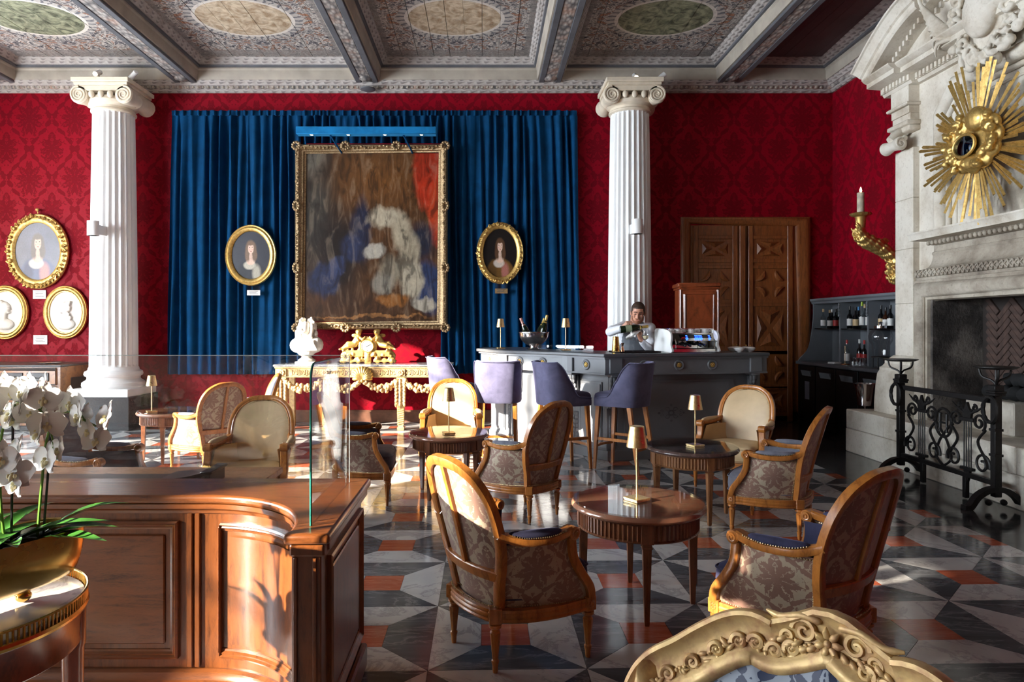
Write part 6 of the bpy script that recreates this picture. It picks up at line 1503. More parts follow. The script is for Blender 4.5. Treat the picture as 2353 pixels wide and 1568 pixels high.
# ---- lamps on the columns
def wall_lamp(label, px, py, Y, sx):
    c = at(px, py, Y); t = thing('wall_lamp', label, 'lamp', c, 0, 'white cylinder lamps on the columns')
    part('cylinder', lambda m: m.lathe([(.07, -.10), (.075, -.10), (.075, .10), (.07, .10), (.07, .095), (0, .09)], 32), WHITEP, t); part('mount', lambda m: m.box(-.045, .045, .05, .26, -.075, .06, .004) if sx == 0 else m.box(.05, .19, -.04, .24, -.075, .06, .004), WHITEP, t)
    part('lens', lambda m: m.lathe([(0, -.098), (.062, -.098), (.068, -.1)], 24), PORC, t)
wall_lamp('white cylinder lamp on the left column', 214, 525, 9.40, 0); wall_lamp('white cylinder lamp on the column behind the barman', 1464, 521, 9.40, 0)
def spot(label, px, py, Y, lit, az):
    c = at(px, py, Y); t = thing('spotlight', label, 'spotlight', c, az, 'spotlights on the capitals')
    part('body', lambda m: m.at(rx=R(-60 if lit else 55)).lathe([(.028, -.07), (.036, -.068), (.036, .07), (.0, .075)], 20), WHITEP, t); part('stalk', lambda m: m.tube([(0, .02, 0), (0, .06, -.05), (0, .07, 4.932-c.z)], .006, 6), BLACK, t)
    part('bulb', lambda m: m.at(rx=R(-60 if lit else 55)).lathe([(0, -.074), (.026, -.072), (.027, -.066)], 16), glow('spot_bulb', (1, .80, .5, 1), 60 if lit else .6) if True else None, t)
spot('lit spotlight above the left capital', 224, 168, 9.66, True, 0); spot('unlit spotlight beside the left capital', 306, 173, 9.80, False, 1.2)
spot('lit spotlight above the right capital', 1460, 176, 9.66, True, 0); spot('unlit spotlight beside the right capital', 1519, 177, 9.80, False, 1.2)
# ================================================================ FOREGROUND: DESK, GLASS, ORCHIDS, GILT CHAIR
DZ = .79; DYF = 2.70; DYB = 2.98; DXR = -.52; XQ = -1.08; RQ = .48
dk = thing('reception_desk', 'panelled oak reception desk with a concave curved end', 'desk', (XQ, DYF, 0)); DO = V((XQ, DYF, 0))
def dp(name, fn, mat, par=None, smooth=35): m = MB(); fn(m); m.v = [tuple(V(p)-DO) for p in m.v]; return m.build(name, mat, par or dk, smooth)
CQ = V((XQ, DYF-RQ))
def arc(r, a0=90, a1=0, n=24): return [(CQ.x+r*cos(R(a)), CQ.y+r*sin(R(a))) for a in np.linspace(a0, a1, n)]
XLft = -3.6
def body(m):
    poly = [(XLft, DYF)]+arc(RQ)+[(DXR-.005, CQ.y), (DXR-.005, DYB-.05), (XLft, DYB-.05)]
    m.prism(poly, .0, DZ-.04)
dp('carcass', body, OAKV)
def slab(m):
    r = RQ-.03; poly = [(XLft, DYF-.03)]+arc(r)+[(CQ.x+RQ-.04, CQ.y-.05), (DXR+.03, CQ.y-.05), (DXR+.03, DYB), (XLft, DYB)]
    m.prism(poly, DZ-.035, DZ)
sl = dp('desk_top', slab, OAK); bvm = sl.modifiers.new('bevel', 'BEVEL'); bvm.width = .012; bvm.segments = 3; bvm.limit_method = 'ANGLE'
EDGE = [(XLft, DYF, 0)]+[(x, y, 0) for x, y in arc(RQ)]
def mould(z, prof): return lambda m: m.sweep([(x, y, z) for x, y, _ in EDGE], prof, (0, 0, 1))
dp('top_moulding', mould(DZ-.075, [(0, 0), (.008, 0), (.012, .012), (.026, .022), (.028, .04), (0, .04)]), OAK)
dp('plinth', mould(0, [(0, 0), (.03, 0), (.03, .07), (.022, .08), (.02, .095), (.008, .105), (0, .105)]), OAK)
def frame_moulding(pts_fn, s0, s1, z0, z1, d=0.0):
    """mitred picture moulding laid on the desk front between two positions"""
    n = 12; pth = [(s0+(s1-s0)*k/n, z0) for k in range(n)]+[(s1, z0+(z1-z0)*k/4) for k in range(4)]+[(s1+(s0-s1)*k/n, z1) for k in range(n)]+[(s0, z1+(z0-z1)*k/4) for k in range(4)]
    rings = []; prof = [(.0, .0), (.0, .016), (.008, .020), (.014, .012), (.020, .014), (.026, .006), (.034, .004), (.034, 0)]
    cs, cz = (s0+s1)/2, (z0+z1)/2
    for (s, z) in pth:
        rs = []
        for (ins, h) in prof:
            ss = s+ins*(1 if abs(s-s0) < 1e-6 else -1 if abs(s-s1) < 1e-6 else 0); zz = z+ins*(1 if abs(z-z0) < 1e-6 else -1 if abs(z-z1) < 1e-6 else 0)
            p, nrm = pts_fn(ss); rs.append((p[0]+nrm[0]*h, p[1]+nrm[1]*h, zz))
        rings.append(rs)
    rings.append(rings[0]); return lambda m: m.ring_loft(rings, cap=False)
straight = lambda s: ((s, DYF), (0, -1))
curved = lambda s: ((CQ.x+RQ*cos(s), CQ.y+RQ*sin(s)), (-cos(s), -sin(s)))
sider = lambda s: ((DXR-.005, s), (1, 0))
for a, b in ((-2.16, -1.20), (-3.3, -2.3)):
    p = dp('front_panel', lambda m: m.box(a+.055, b-.055, DYF-.010, DYF, .20, .63, .008), OAK)
    dp('panel_moulding', frame_moulding(straight, a, b, .145, .685), OAK, p, 35)
    dp('stile', lambda m: (m.box(b+.035, b+.055, DYF-.012, DYF, .11, .715, .003), m.box(b+.065, b+.085, DYF-.012, DYF, .11, .715, .003)), OAKV)
cpn = dp('curved_panel', lambda m: m.grid(lambda u, v: (CQ.x+(RQ-.012)*cos(R(80-68*u)), CQ.y+(RQ-.012)*sin(R(80-68*u)), .205+.42*v), 24, 2), OAKV)
dp('panel_moulding', frame_moulding(curved, R(84), R(8), .15, .68), OAKV, cpn, 35)
def postf(m):
    m.box(CQ.x+RQ-.015, DXR+.0, CQ.y-.03, CQ.y+.03, .0, DZ-.04, .004)
    for x in (CQ.x+RQ-.002, DXR-.02): m.box(x-.006, x+.006, CQ.y-.037, CQ.y-.028, .13, DZ-.08, .002)
    m.box(CQ.x+RQ-.02, DXR+.012, CQ.y-.04, CQ.y+.03, DZ-.075, DZ-.036, .006); m.box(CQ.x+RQ-.02, DXR+.012, CQ.y-.045, CQ.y+.03, 0, .105, .008)
dp('corner_post', postf, OAKV)
spn = dp('side_panel', lambda m: m.box(DXR-.005, DXR+.004, CQ.y+.13, DYB-.15, .20, .63, .004), OAKV)
dp('panel_moulding', frame_moulding(sider, CQ.y+.07, DYB-.09, .145, .685), OAKV, spn, 35)
dp('side_moulding', lambda m: m.box(DXR-.006, DXR+.018, CQ.y, DYB-.02, DZ-.072, DZ-.036, .008), OAK); dp('side_plinth', lambda m: m.box(DXR-.006, DXR+.022, CQ.y, DYB-.05, 0, .10, .008), OAK)
# glass screens
gs = thing('glass_screen', 'long clear glass screen standing along the reception desk', 'screen', (-2.0, 2.90, DZ+.0005))
part('pane', lambda m: m.box(-1.6, 1.43, -.004, .004, 0, .535), GLASS, gs, 0)
part('top_edge', lambda m: m.box(-1.6, 1.43, -.004, .004, .535, .5375), plain('pale_glass_edge', rgb(190, 205, 200), .15, var=0), gs, 0)
part('end_edge', lambda m: m.box(1.43, 1.432, -.004, .004, 0, .535), bpy.data.materials['pale_glass_edge'], gs, 0)
gs2 = thing('glass_screen', 'short glass screen with a rounded corner at the desk end', 'screen', (-.572, 2.58, DZ+.0005))
gp = [(-.315, 0), (.312, 0), (.312, .535)]+[(-.315+.05-.05*sin(t), .535-.05+.05*cos(t)) for t in np.linspace(0, pi/2, 8)]
part('pane', lambda m: m.prism(gp, -.004, .004, 'x'), GLASS, gs2, 0)
part('front_edge', lambda m: m.tube([(0, y, z) for y, z in [(.0, .5355)]+gp[3:]+[(-.315, 0)]], .0042, 6), GLASSE, gs2)
# low writing table behind the desk, with a dark tray
wtb = thing('writing_table', 'low pale wooden writing table behind the reception desk', 'table', (-1.9, 3.28, 0))
part('top', lambda m: m.box(-1.2, .88, -.26, .20, .705, .735, .004), WALN2, wtb); 
for x in (-1.1, .80):
    for y in (-.2, .14): part('leg', lambda m: m.box(x-.03, x+.03, y-.03, y+.03, 0, .705, .004), WALN2, wtb)
part('modesty_panel', lambda m: m.box(-1.1, .80, -.1, -.08, .3, .705), WALN2, wtb, 0)
try_ = thing('letter_tray', 'long dark carved tray with an upturned end on the writing table', 'tray', (-1.75, 3.14, .7355))
part('base', lambda m: m.box(-.8, .45, -.09, .09, 0, .02, .006), EBONY, try_)
part('upturned_end', lambda m: m.sweep(spl([(.30, 0, .022), (.42, 0, .035), (.52, 0, .06)], 5), [(-.09, -.008), (.09, -.008), (.09, .008), (-.09, .008)], (0, 0, 1)), EBONY, try_)
part('carved_end', lambda m: (m.box(.50, .53, -.09, .09, 0, .06, .004), m.box(.49, .54, -.1, .1, .055, .068, .004)), EBONY, try_)
# marble side table
STC = (-1.385, 1.80); stt = thing('side_table', 'round marble side table with pierced brass gallery carrying the orchids', 'table', (*STC, 0))
part('marble_top', lambda m: m.lathe([(0, .68), (.292, .68), (.292, .70), (0, .70)], 64), WMARB, stt)
part('gallery', lambda m: (m.lathe([(.294, .672), (.300, .674), (.303, .682), (.300, .69), (.296, .692)], 72, cap=False), m.tube([(.299*cos(t), .299*sin(t), .722) for t in np.linspace(0, 2*pi, 72, endpoint=False)], .0038, 6, closed=True), [m.box(.297*cos(t)-.0022, .297*cos(t)+.0022, .297*sin(t)-.0022, .297*sin(t)+.0022, .69, .722) for t in np.linspace(0, 2*pi, 150, endpoint=False)]), BRASSP, stt)
part('apron', lambda m: (m.lathe([(.27, .57), (.278, .575), (.285, .58), (.282, .59), (.286, .665), (.292, .672)], 64, cap=False)), MAHOG, stt)
for k in range(4):
    a = k*pi/2+R(-62)+pi/2
    def lg(m):
        m.at((.262*cos(a), .262*sin(a), 0)); m.lathe([(.012, 0), (.014, .02), (.02, .10), (.029, .55), (.033, .56), (.033, .66)], 24, rf=flut(10, .004, (.1, .55)))
    part('leg', lg, MAHOG, stt)
# brass planter
PLC, PLA = V((-1.335, 1.715)), math.atan2(.87, .49); pt_ = thing('brass_planter', 'polished brass trough planter full of white orchids', 'planter', (*PLC, .7005), PLA)
def trough(m):
    rings = []
    for s in np.linspace(-1, 1, 25):
        k = max(.0, 1-abs(s)**6)**.5 if abs(s) < 1 else 0
        wv = 1+.02*sin(s*9); L = .30*s+.012*sin(s*3); w_, h_ = .105*(.55+.45*k)*wv, .165*(.75+.25*k)
        ring = [(L, w_*cos(t), .190-h_*.98*sin(t)**.9 if sin(t) > 0 else .190) for t in np.linspace(0, pi, 13)]
        ring += [(L*.985, (w_-.006)*cos(t), .188-(h_-.01)*abs(sin(t))**.9) for t in np.linspace(pi, 0, 13)]
        rings.append(ring)
    m.ring_loft(rings)
part('trough', trough, BRASSP, pt_, 60)
for s in (-1, 1): part('ball_foot', lambda m: m.ball((s*.17, 0, .016), (.02, .02, .016), 12, 8), BRASSP, pt_)
part('moss', lambda m: [m.ball((random.Random(k).uniform(-.24, .24), random.Random(k+7).uniform(-.07, .07), .155), (.04, .03, .025), 7, 5) for k in range(40)], plain('dark_moss', rgb(26, 32, 16), .9, var=.3), pt_)
# orchids
def petal(m, ang, L, W, cup, basez=0):
    def f(u, v):
        w = W*sin(pi*(.07+.89*v))**.5*(2*u-1)*.5; r = L*v+.004*(1-(2*u-1)**2)*v
        x, y = r*cos(ang)-w*sin(ang), r*sin(ang)+w*cos(ang); return (x, y, cup*(v**2)*.5+abs(2*u-1)**2*cup*.25+basez)
    m.grid(f, 6, 8)
fm = MB()
for a in (90, 210, 330): petal(fm, R(a), .036, .024, .008, -.002)
for a in (12, 168): petal(fm, R(a), .040, .046, .010, .001)
_f = fm.build('flower', PETAL, None, 60); FMESH = _f.data; bpy.data.objects.remove(_f)
lm = MB(); lm.ball((0, -.007, .006), (.0045, .008, .004), 8, 6); lm.ball((-.006, -.004, .005), (.0035, .005, .004), 6, 5); lm.ball((.006, -.004, .005), (.0035, .005, .004), 6, 5); lm.ball((0, .003, .006), (.003, .004, .004), 6, 5)
_f = lm.build('lip', LIP, None, 60); LMESH = _f.data; bpy.data.objects.remove(_f)
def orchid(label, base, pts, nf, seed, leaves, spread=.035):
    base = V(base); t = thing('orchid', label, 'orchid', base, 0, 'white orchids in the brass planter'); r_ = random.Random(seed)
    P_ = [V(p)-base for p in pts]; path = spl([V((0, 0, 0))]+P_, 8)
    part('stem', lambda m: m.tube(path, [.0045-.0022*k/len(path) for k in range(len(path))], 6), STEM, t)
    tall = max(p.z for p in path); part('stake', lambda m: m.tube([(.012, .006, -.01), (.012+path[len(path)//2].x*.6, path[len(path)//2].y*.6, tall*.96)], .0035, 6), BLACK, t)
    start = len(path)*.42
    for k in range(nf):
        i = start+(len(path)-1-start)*(k+.6)/nf; p = path[int(i)]; s = (-1)**k; off_ = V((r_.uniform(-.5, .9)*spread, -abs(r_.uniform(.2, 1))*spread*.8, s*spread*r_.uniform(.3, 1)))
        f = bpy.data.objects.new('flower', FMESH); COL.objects.link(f); f.parent = t; f.location = p+off_
        d = V((-.60+r_.uniform(-.4, .7), -.8, .12+r_.uniform(-.25, .3))).normalized(); f.rotation_euler = (d.to_track_quat('Z', 'Y')).to_euler(); f.scale = (r_.uniform(.95, 1.25),)*3
        l = bpy.data.objects.new('lip', LMESH); COL.objects.link(l); l.parent = f
        part('flower_stalk', lambda m: m.tube([p, p+off_*.5+V((0, .004, .006)), p+off_], .0016, 5), STEM, t)
    for (dx, dy, L, W, up) in leaves:
        d = V((dx, dy, 0)).normalized()
        def lf(m):
            sd = V((-d.y, d.x, 0))
            def g(u, v):
                w = W*sin(pi*min(1, .06+.94*v)**.75)*(2*u-1)*.5; q = d*(L*v*(1-.12*v))+V((0, 0, .0+up*L*(v*1.25-.75*v*v)+abs(w/W)**2*W*.9)); return q+sd*w
            m.grid(g, 6, 12)
        part('leaf', lf, LEAF, t, 60)
    return t
PB = lambda s, w: (PLC.x+.49*s-.87*w, PLC.y+.87*s+.49*w, .865)
orchid('orchid at the right end of the planter with a lone flower reaching right', PB(.20, -.01), [(-1.20, 1.86, 1.02), (-1.17, 1.84, 1.16), (-1.10, 1.80, 1.225), (-1.01, 1.76, 1.20), (-.955, 1.74, 1.185)], 8, 1, [(.95, -.1, .27, .05, .30), (.8, .25, .26, .045, .62), (.9, -.35, .30, .055, .16)])
orchid('orchid with a thick cluster of blooms left of the lone flower', PB(.13, .01), [(-1.27, 1.80, 1.0), (-1.25, 1.78, 1.18), (-1.18, 1.75, 1.26), (-1.10, 1.72, 1.22), (-1.06, 1.70, 1.12)], 11, 2, [(.9, .15, .30, .055, .35), (.6, -.6, .16, .05, .3)])
orchid('orchid with flowers hanging low in front of the planter', PB(.06, -.03), [(-1.27, 1.70, .98), (-1.26, 1.66, 1.14), (-1.20, 1.63, 1.20), (-1.13, 1.62, 1.15), (-1.10, 1.62, 1.06)], 9, 3, [(.7, -.7, .16, .05, .5), (.3, .9, .2, .05, .4)])
orchid('tall orchid at the left with blooms cut by the picture edge', PB(-.02, .0), [(-1.36, 1.68, 1.05), (-1.33, 1.66, 1.22), (-1.27, 1.63, 1.29), (-1.20, 1.61, 1.24)], 9, 4, [(.5, -.8, .2, .05, .5), (-.6, .7, .25, .05, .4)])
orchid('orchid in the middle of the planter with upright spray', PB(.02, .03), [(-1.36, 1.76, 1.02), (-1.33, 1.76, 1.2), (-1.28, 1.74, 1.27), (-1.22, 1.70, 1.25)], 8, 5, [(-.7, -.5, .25, .05, .4), (.2, .9, .22, .05, .55)])
orchid('orchid at the near left end of the planter', PB(-.14, .0), [(-1.45, 1.56, 1.0), (-1.42, 1.52, 1.16), (-1.36, 1.48, 1.22), (-1.28, 1.46, 1.16)], 9, 6, [(.6, -.6, .2, .05, .5), (-.8, .3, .25, .05, .4)])
orchid('orchid leaning away at the far end of the planter', PB(.10, .04), [(-1.33, 1.86, 1.02), (-1.35, 1.88, 1.18), (-1.30, 1.90, 1.27), (-1.22, 1.90, 1.24)], 9, 7, [(.2, .9, .25, .05, .5)])
# an unseen pot of orchids on a stand, added to dapple the curved panel
ps = thing('added_plant_stand', 'slim brass plant stand with a pot, added out of view to dapple the desk', 'plant stand', (-1.86, 1.93, 0))
part('stand', lambda m: (m.lathe([(.10, 0), (.10, .012), (.015, .03), (.012, .62), (.09, .64), (.09, .65)], 24)), BRASSP, ps); part('pot', lambda m: m.lathe([(.05, .65), (.075, .66), (.085, .76), (.08, .765), (.07, .70), (0, .70)], 28), PORC, ps)
orchid('orchid added in the unseen white pot, bending towards the desk', (-1.84, 1.95, .70), [(-1.83, 1.95, .85), (-1.80, 1.96, .98), (-1.72, 1.99, 1.04), (-1.62, 2.02, .99), (-1.57, 2.04, .90)], 7, 11, [(.8, .4, .28, .06, .35), (-.5, .8, .26, .06, .5), (.3, .9, .24, .05, .7)])
orchid('orchid added in the unseen white pot, leaning to the window', (-1.88, 1.92, .70), [(-1.90, 1.92, .88), (-1.93, 1.93, 1.02), (-1.88, 1.96, 1.10), (-1.79, 2.0, 1.06)], 7, 12, [(-.8, -.3, .26, .06, .4), (.6, -.7, .25, .05, .6)])
# gilt carved chair
gL, gR = V((.332, 1.506)), V((.854, .926)); gC = (gL+gR)/2; gx = (gR-gL).normalized(); ga = math.atan2(gx.y, gx.x)
gc = thing('gilt_armchair', 'carved gilt rococo armchair with blue and silver upholstery in the foreground', 'chair', (gC.x, gC.y, 0), ga)
HWg = (gR-gL).length/2
GP = [(.345, .30), (.358, .50), (.372, .62), (HWg-.005, .63), (HWg, .69), (HWg-.012, .74), (HWg-.04, .775), (.30, .808), (.25, .845), (.20, .876), (.16, .888), (.12, .882), (.085, .892), (.05, .907), (.02, .922)]
GH = spl2(GP, 4); gout = [(-x, z) for x, z in GH]+[(0, .925)]+[(x, z) for x, z in reversed(GH)]
gy = lambda x, z: .06*(x/HWg)**2*-1+.18*(z-.6)
gpath = [(x*.87, gy(x, z), z-.05 if z > .6 else z) for x, z in gout]
part('back_frame', lambda m: m.sweep(gpath, [(-.050, -.02), (-.054, .006), (-.050, .016), (-.042, .018), (-.036, .010), (-.02, .004), (.0, .002), (.016, .006), (.024, .018), (.036, .022), (.046, .018), (.052, .006), (.052, -.02)], (0, -1, .15)), GOLDP, gc, 50)
def gcarv(m):
    r_ = random.Random(31); Ln = len(gpath)
    def fr(k):
        k = max(1, min(Ln-2, k)); p = V(gpath[k]); tn = (V(gpath[k+1])-V(gpath[k-1])).normalized(); return p, tn, V((0, -1, .1)).cross(tn).normalized()
    def leaf(c, d, L, w): n = V((0, -1, 0)); m.tube([c-d*L*.5, c-d*L*.2+n*.006, c+d*L*.15+n*.009, c+d*L*.5+n*.004], [w*.35, w, w*.9, w*.25], 7)
    def scroll(c, tn, sd, r, s): m.tube([c+(tn*cos(k*.36)*s+sd*sin(k*.36))*(r-r*.82*k/24)+V((0, -.008, 0)) for k in range(25)], [.0065-.0001*k for k in range(25)], 6)
    for k in range(5, Ln-5, 2):
        p, tn, sd = fr(k); u = (k-Ln/2)/(Ln/2); s = -1 if u < 0 else 1
        if abs(u) < .10: continue
        for j in range(3): an = r_.uniform(-.9, .9)+s*.3; leaf(p-sd*.006+sd*r_.uniform(-.016, .010)+tn*r_.uniform(-.008, .008), tn*cos(an)+sd*sin(an), r_.uniform(.020, .032), r_.uniform(.0035, .006))
        if k % 8 in (1, 5): scroll(p-sd*.004, tn, sd, .015, s)
        if k % 6 == 3:
            for j in range(5): m.ball(p+tn*(j-2)*.009+V((0, -.008, 0))-sd*.004, (.0052, .005, .0045), 7, 5)
    # flower spray in the middle of the crest
    p, tn, sd = fr(Ln//2); c = p-sd*.002
    for q in range(7): a = 2*pi*q/7; leaf(c+(tn*cos(a)+sd*sin(a))*.016+V((0, -.008, 0)), tn*cos(a)+sd*sin(a), .022, .007)
    m.ball(c+V((0, -.018, 0)), .007, 8, 6)
    for s in (-1, 1):
        scroll(c+tn*s*.045+sd*.006, tn, sd, .024, s); scroll(c+tn*s*.075-sd*.012, tn, -sd, .018, -s)
        m.tube(spl([c+tn*s*.015+sd*.03+V((0, -.008, 0)), c+tn*s*.05+sd*.034+V((0, -.012, 0)), c+tn*s*.09+sd*.020+V((0, -.010, 0)), c+tn*s*.12+sd*.022+V((0, -.004, 0))], 5), [.003]+[.007]*12+[.005, .004, .003], 7)
        for q in range(6): leaf(c+tn*s*(.03+.014*q)-sd*(.02+.006*(q % 2))+V((0, -.006, 0)), tn*s*.8-sd*.6, .024, .006)
    for q in range(10): m.ball(c+tn*r_.uniform(-.03, .03)-sd*r_.uniform(.015, .045)+V((0, -.008, 0)), (.0065, .006, .006), 7, 5)
tag(part('carving', gcarv, GOLDP, gc, 60), kind='stuff')
def blue_silver():
    m = Mat('blue_silver_damask', rgb(30, 60, 110), .5); u, v, _ = m.sep(m.pos('uv')); k = m.damask(u, v, .26, .30, 1.7, 3.6, .50, .53)
    m.set('Base Color', m.mix(k, rgb(128, 136, 148), rgb(12, 28, 62))); m.bump(k, .15, .003); return m.mat
def gback(m):
    inn = []
    for k, p in enumerate(gpath):
        a_, b_ = V(gpath[max(0, k-1)]), V(gpath[min(len(gpath)-1, k+1)]); tn = (b_-a_).normalized(); sd = V((0, -1, .1)).cross(tn).normalized(); q = V(p); c = V((0, 0, .55))
        sd = sd if sd.dot(c-q) > 0 else -sd; inn.append(q+sd*.036)
    inn = [p for p in inn if p.z > .30]; c = V((0, gy(0, .58)-.03, .58)); rings = []
    for s in (1, .94, .8, .6, .4, .2, .02):
        rings.append([(c.x+(p.x-c.x)*s, gy(p.x*s, c.z+(p.z-c.z)*s)-.002-.028*(1-s*s)**.6, c.z+(p.z-c.z)*s) for p in inn])
    m.ring_loft(rings, uv=[(x+.39, z) for r in rings for x, y, z in r])
part('back_upholstery', gback, blue_silver(), gc, 60)
BSM = bpy.data.materials['blue_silver_damask']
part('seat', lambda m: m.box(-.33, .33, -.56, -.02, .32, .43, .04), BSM, gc, 50)
part('seat_rail', lambda m: m.box(-.36, .36, -.60, .02, .26, .335, .02), GOLDP, gc, 40)
for sx in (-1, 1):
    for y in (-.56, -.02): part('leg', lambda m: m.tube(spl([(sx*.33, y, .29), (sx*.36, y-.02, .2), (sx*.33, y, .08), (sx*.345, y-.01, .0)], 5), [.04, .042, .04, .036, .034, .032, .03, .028, .025, .022, .02, .019, .018, .02, .022, .024], 8), GOLDP, gc)
    part('arm', lambda m: m.tube(spl([(sx*.35, .0, .56), (sx*.37, -.15, .55), (sx*.38, -.32, .53), (sx*.36, -.42, .50), (sx*.34, -.44, .42), (sx*.34, -.42, .30)], 5), .022, 8), GOLDP, gc)
# ================================================================ BARMAN
PB0 = V((1.775, 8.17, 0)); pr_ = thing('person', 'barman in grey waistcoat and white shirt pouring champagne behind the bar', 'person', PB0)
SKIN = Mat('skin', rgb(206, 150, 124), .5); SKIN.set('Subsurface Weight', .1); SKIN.set('Subsurface Radius', (.02, .01, .006)); SKIN = SKIN.mat
SHIRT = plain('white_shirt', rgb(226, 226, 232), .7, var=.05, vs_=20, bump=.2, bs=30); VEST = plain('grey_waistcoat', rgb(104, 108, 114), .7, var=.08, bump=.1, bs=120)
HAIR = plain('brown_hair', rgb(66, 46, 32), .6, var=.3, vs_=40, bump=.5, bs=60); BEARD = plain('short_beard', rgb(142, 92, 66), .7, var=.2, vs_=60)
TROU = plain('dark_trousers', rgb(34, 34, 40), .7)
Lc = lambda px, py, Y: at(px, py, Y)-PB0
HD = Lc(1466, 720, 8.10); HD.z -= 0
nk_ = V((HD.x-.012, .03, HD.z-.15))
shR, shL = Lc(1433, 750, 8.14), Lc(1494, 754, 8.18)
elR, wrR = Lc(1402, 763, 8.02), Lc(1429, 754, 7.80)
elL, wrL = Lc(1497, 806, 8.02), Lc(1474, 785, 7.86)
handR = Lc(1440, 745, 7.765); handL = Lc(1468, 770, 7.83)
hrot = M.Rotation(R(-14), 3, 'Z') @ M.Rotation(R(16), 3, 'X') @ M.Rotation(R(4), 3, 'Y')
def hp(x, y, z): return HD + hrot @ V((x, y, z))
def finger(m, pts, r=.0085): 
    for a, b, k in zip(pts, pts[1:], range(9)): m.cap_(a, b, r*(1-.08*k), r*(1-.08*(k+1)), 7)
def body():
    m = MB()
    m.ball(HD+hrot @ V((0, .015, .03)), (.076, .092, .092), 20, 14, hrot); m.ball(hp(0, -.025, -.035), (.060, .066, .078), 16, 12, hrot); m.ball(hp(0, -.06, -.095), (.03, .026, .022), 10, 8, hrot)
    m.cap_(hp(0, -.085, .015), hp(0, -.108, -.028), .009, .015, 8); m.ball(hp(-.012, -.098, -.03), .009, 6, 5); m.ball(hp(.012, -.098, -.03), .009, 6, 5)
    for s in (-1, 1):
        m.ball(hp(s*.078, .02, -.01), (.012, .022, .032), 8, 6, hrot); m.cap_(hp(s*.012, -.085, .028), hp(s*.045, -.075, .026), .010, .008, 7); m.ball(hp(s*.04, -.068, -.02), (.022, .02, .02), 8, 6)
    m.cap_(hp(-.018, -.086, -.062), hp(.018, -.086, -.062), .010, .010, 7)
    m.cap_(nk_+V((0, 0, .10)), nk_+V((0, .02, -.03)), .052, .062, 12)
    m.ball((0, .03, 1.33), (.165, .10, .16), 16, 12); m.ball((0, .03, 1.12), (.15, .10, .2), 16, 12); m.ball((0, .03, .95), (.155, .105, .12), 16, 12)
    for s, sh, el, wr in ((-1, shR, elR, wrR), (1, shL, elL, wrL)):
        m.cap_(V((s*.08, .03, sh.z-.01)), sh, .055, .05); m.cap_(sh, el, .045, .037); m.cap_(el, wr, .036, .025)
        m.cap_((s*.085, .03, .9), (s*.09, .02, .5), .078, .055); m.cap_((s*.09, .02, .5), (s*.09, .05, .09), .052, .036); m.cap_((s*.09, .06, .045), (s*.10, -.12, .035), .042, .03)
    # right hand over the bottle: palm behind, fingers curled over the top
    m.cap_(wrR, handR, .024, .027, 10); m.ball(handR+V((.012, .01, .004)), (.036, .022, .026), 10, 8)
    for k in range(4):
        b = handR+V((-.012+.019*k, .0, .018)); finger(m, [b, b+V((.003, -.026, .012)), b+V((.004, -.048, -.004)), b+V((.004, -.052, -.026))], .0088-.0004*abs(k-1.5))
    finger(m, [handR+V((-.02, -.005, -.008)), handR+V((-.006, -.03, -.03)), handR+V((.016, -.044, -.034))], .0095)
    # left hand held up under the neck of the bottle
    m.cap_(wrL, handL, .024, .026, 10); m.ball(handL+V((0, 0, .008)), (.030, .02, .034), 10, 8)
    for k in range(4):
        b = handL+V((-.028+.017*k, -.004, .03)); finger(m, [b, b+V((-.006, -.022, .022)), b+V((-.010, -.044, .016)), b+V((-.010, -.050, -.004))], .0085)
    finger(m, [handL+V((.028, -.004, .0)), handL+V((.036, -.024, .02)), handL+V((.022, -.042, .026))], .0092)
    return remeshed(m, 'body', SKIN, pr_, .0055, 2)
body()
def hair():
    m = MB(); m.ball(HD+hrot @ V((0, .022, .045)), (.082, .094, .088), 20, 14, hrot); m.ball(hp(0, .06, -.01), (.068, .055, .07), 12, 10, hrot)
    for k in range(11): a = -.9+.18*k; m.tube([hp(.055*sin(a), -.066+.014*abs(a), .074), hp(.056*sin(a), -.035, .100-.02*abs(sin(a))), hp(.056*sin(a), .04, .108-.02*abs(sin(a))), hp(.05*sin(a), .10, .06)], [.008, .012, .014, .010], 7)
    for s in (-1, 1): m.cap_(hp(s*.072, -.012, .03), hp(s*.074, -.006, -.01), .012, .006, 6)
    keep = []
    o = remeshed(m, 'hair', HAIR, pr_, .006, 1)
    bm = bmesh.new(); bm.from_mesh(o.data); inv = hrot.transposed()
    dl = [v for v in bm.verts if (lambda q: (q.y < -.045 and q.z < .066) or (q.y < .02 and q.z < .03 and abs(q.x) < .066))(inv @ (v.co-HD))]
    bmesh.ops.delete(bm, geom=dl, context='VERTS'); bm.to_mesh(o.data); bm.free()
hair()
def beard():
    m = MB(); m.ball(hp(0, -.056, -.092), (.040, .036, .030), 12, 8, hrot); m.cap_(hp(-.024, -.094, -.047), hp(.024, -.094, -.047), .007, .007, 6)
    for s in (-1, 1): m.tube([hp(s*.067, -.008, -.03), hp(s*.058, -.03, -.07), hp(s*.03, -.06, -.10)], [.006, .015, .014], 6)
    remeshed(m, 'beard', BEARD, pr_, .005, 1)
beard()
for s in (-1, 1):
    e = part('eye', lambda m: m.ball(hp(s*.029, -.0835, .008), (.012, .008, .0055), 8, 6, hrot), plain('eye_dark', rgb(58, 46, 42), .3, var=0) if s < 0 else bpy.data.materials['eye_dark'], pr_)
    part('eyebrow', lambda m: m.cap_(hp(s*.014, -.093, .031), hp(s*.046, -.083, .032), .0045, .0035, 6), HAIR, pr_)
part('lips', lambda m: m.cap_(hp(-.016, -.096, -.062), hp(.016, -.096, -.062), .0045, .0045, 6), plain('lips', rgb(176, 106, 96), .5, var=0), pr_)
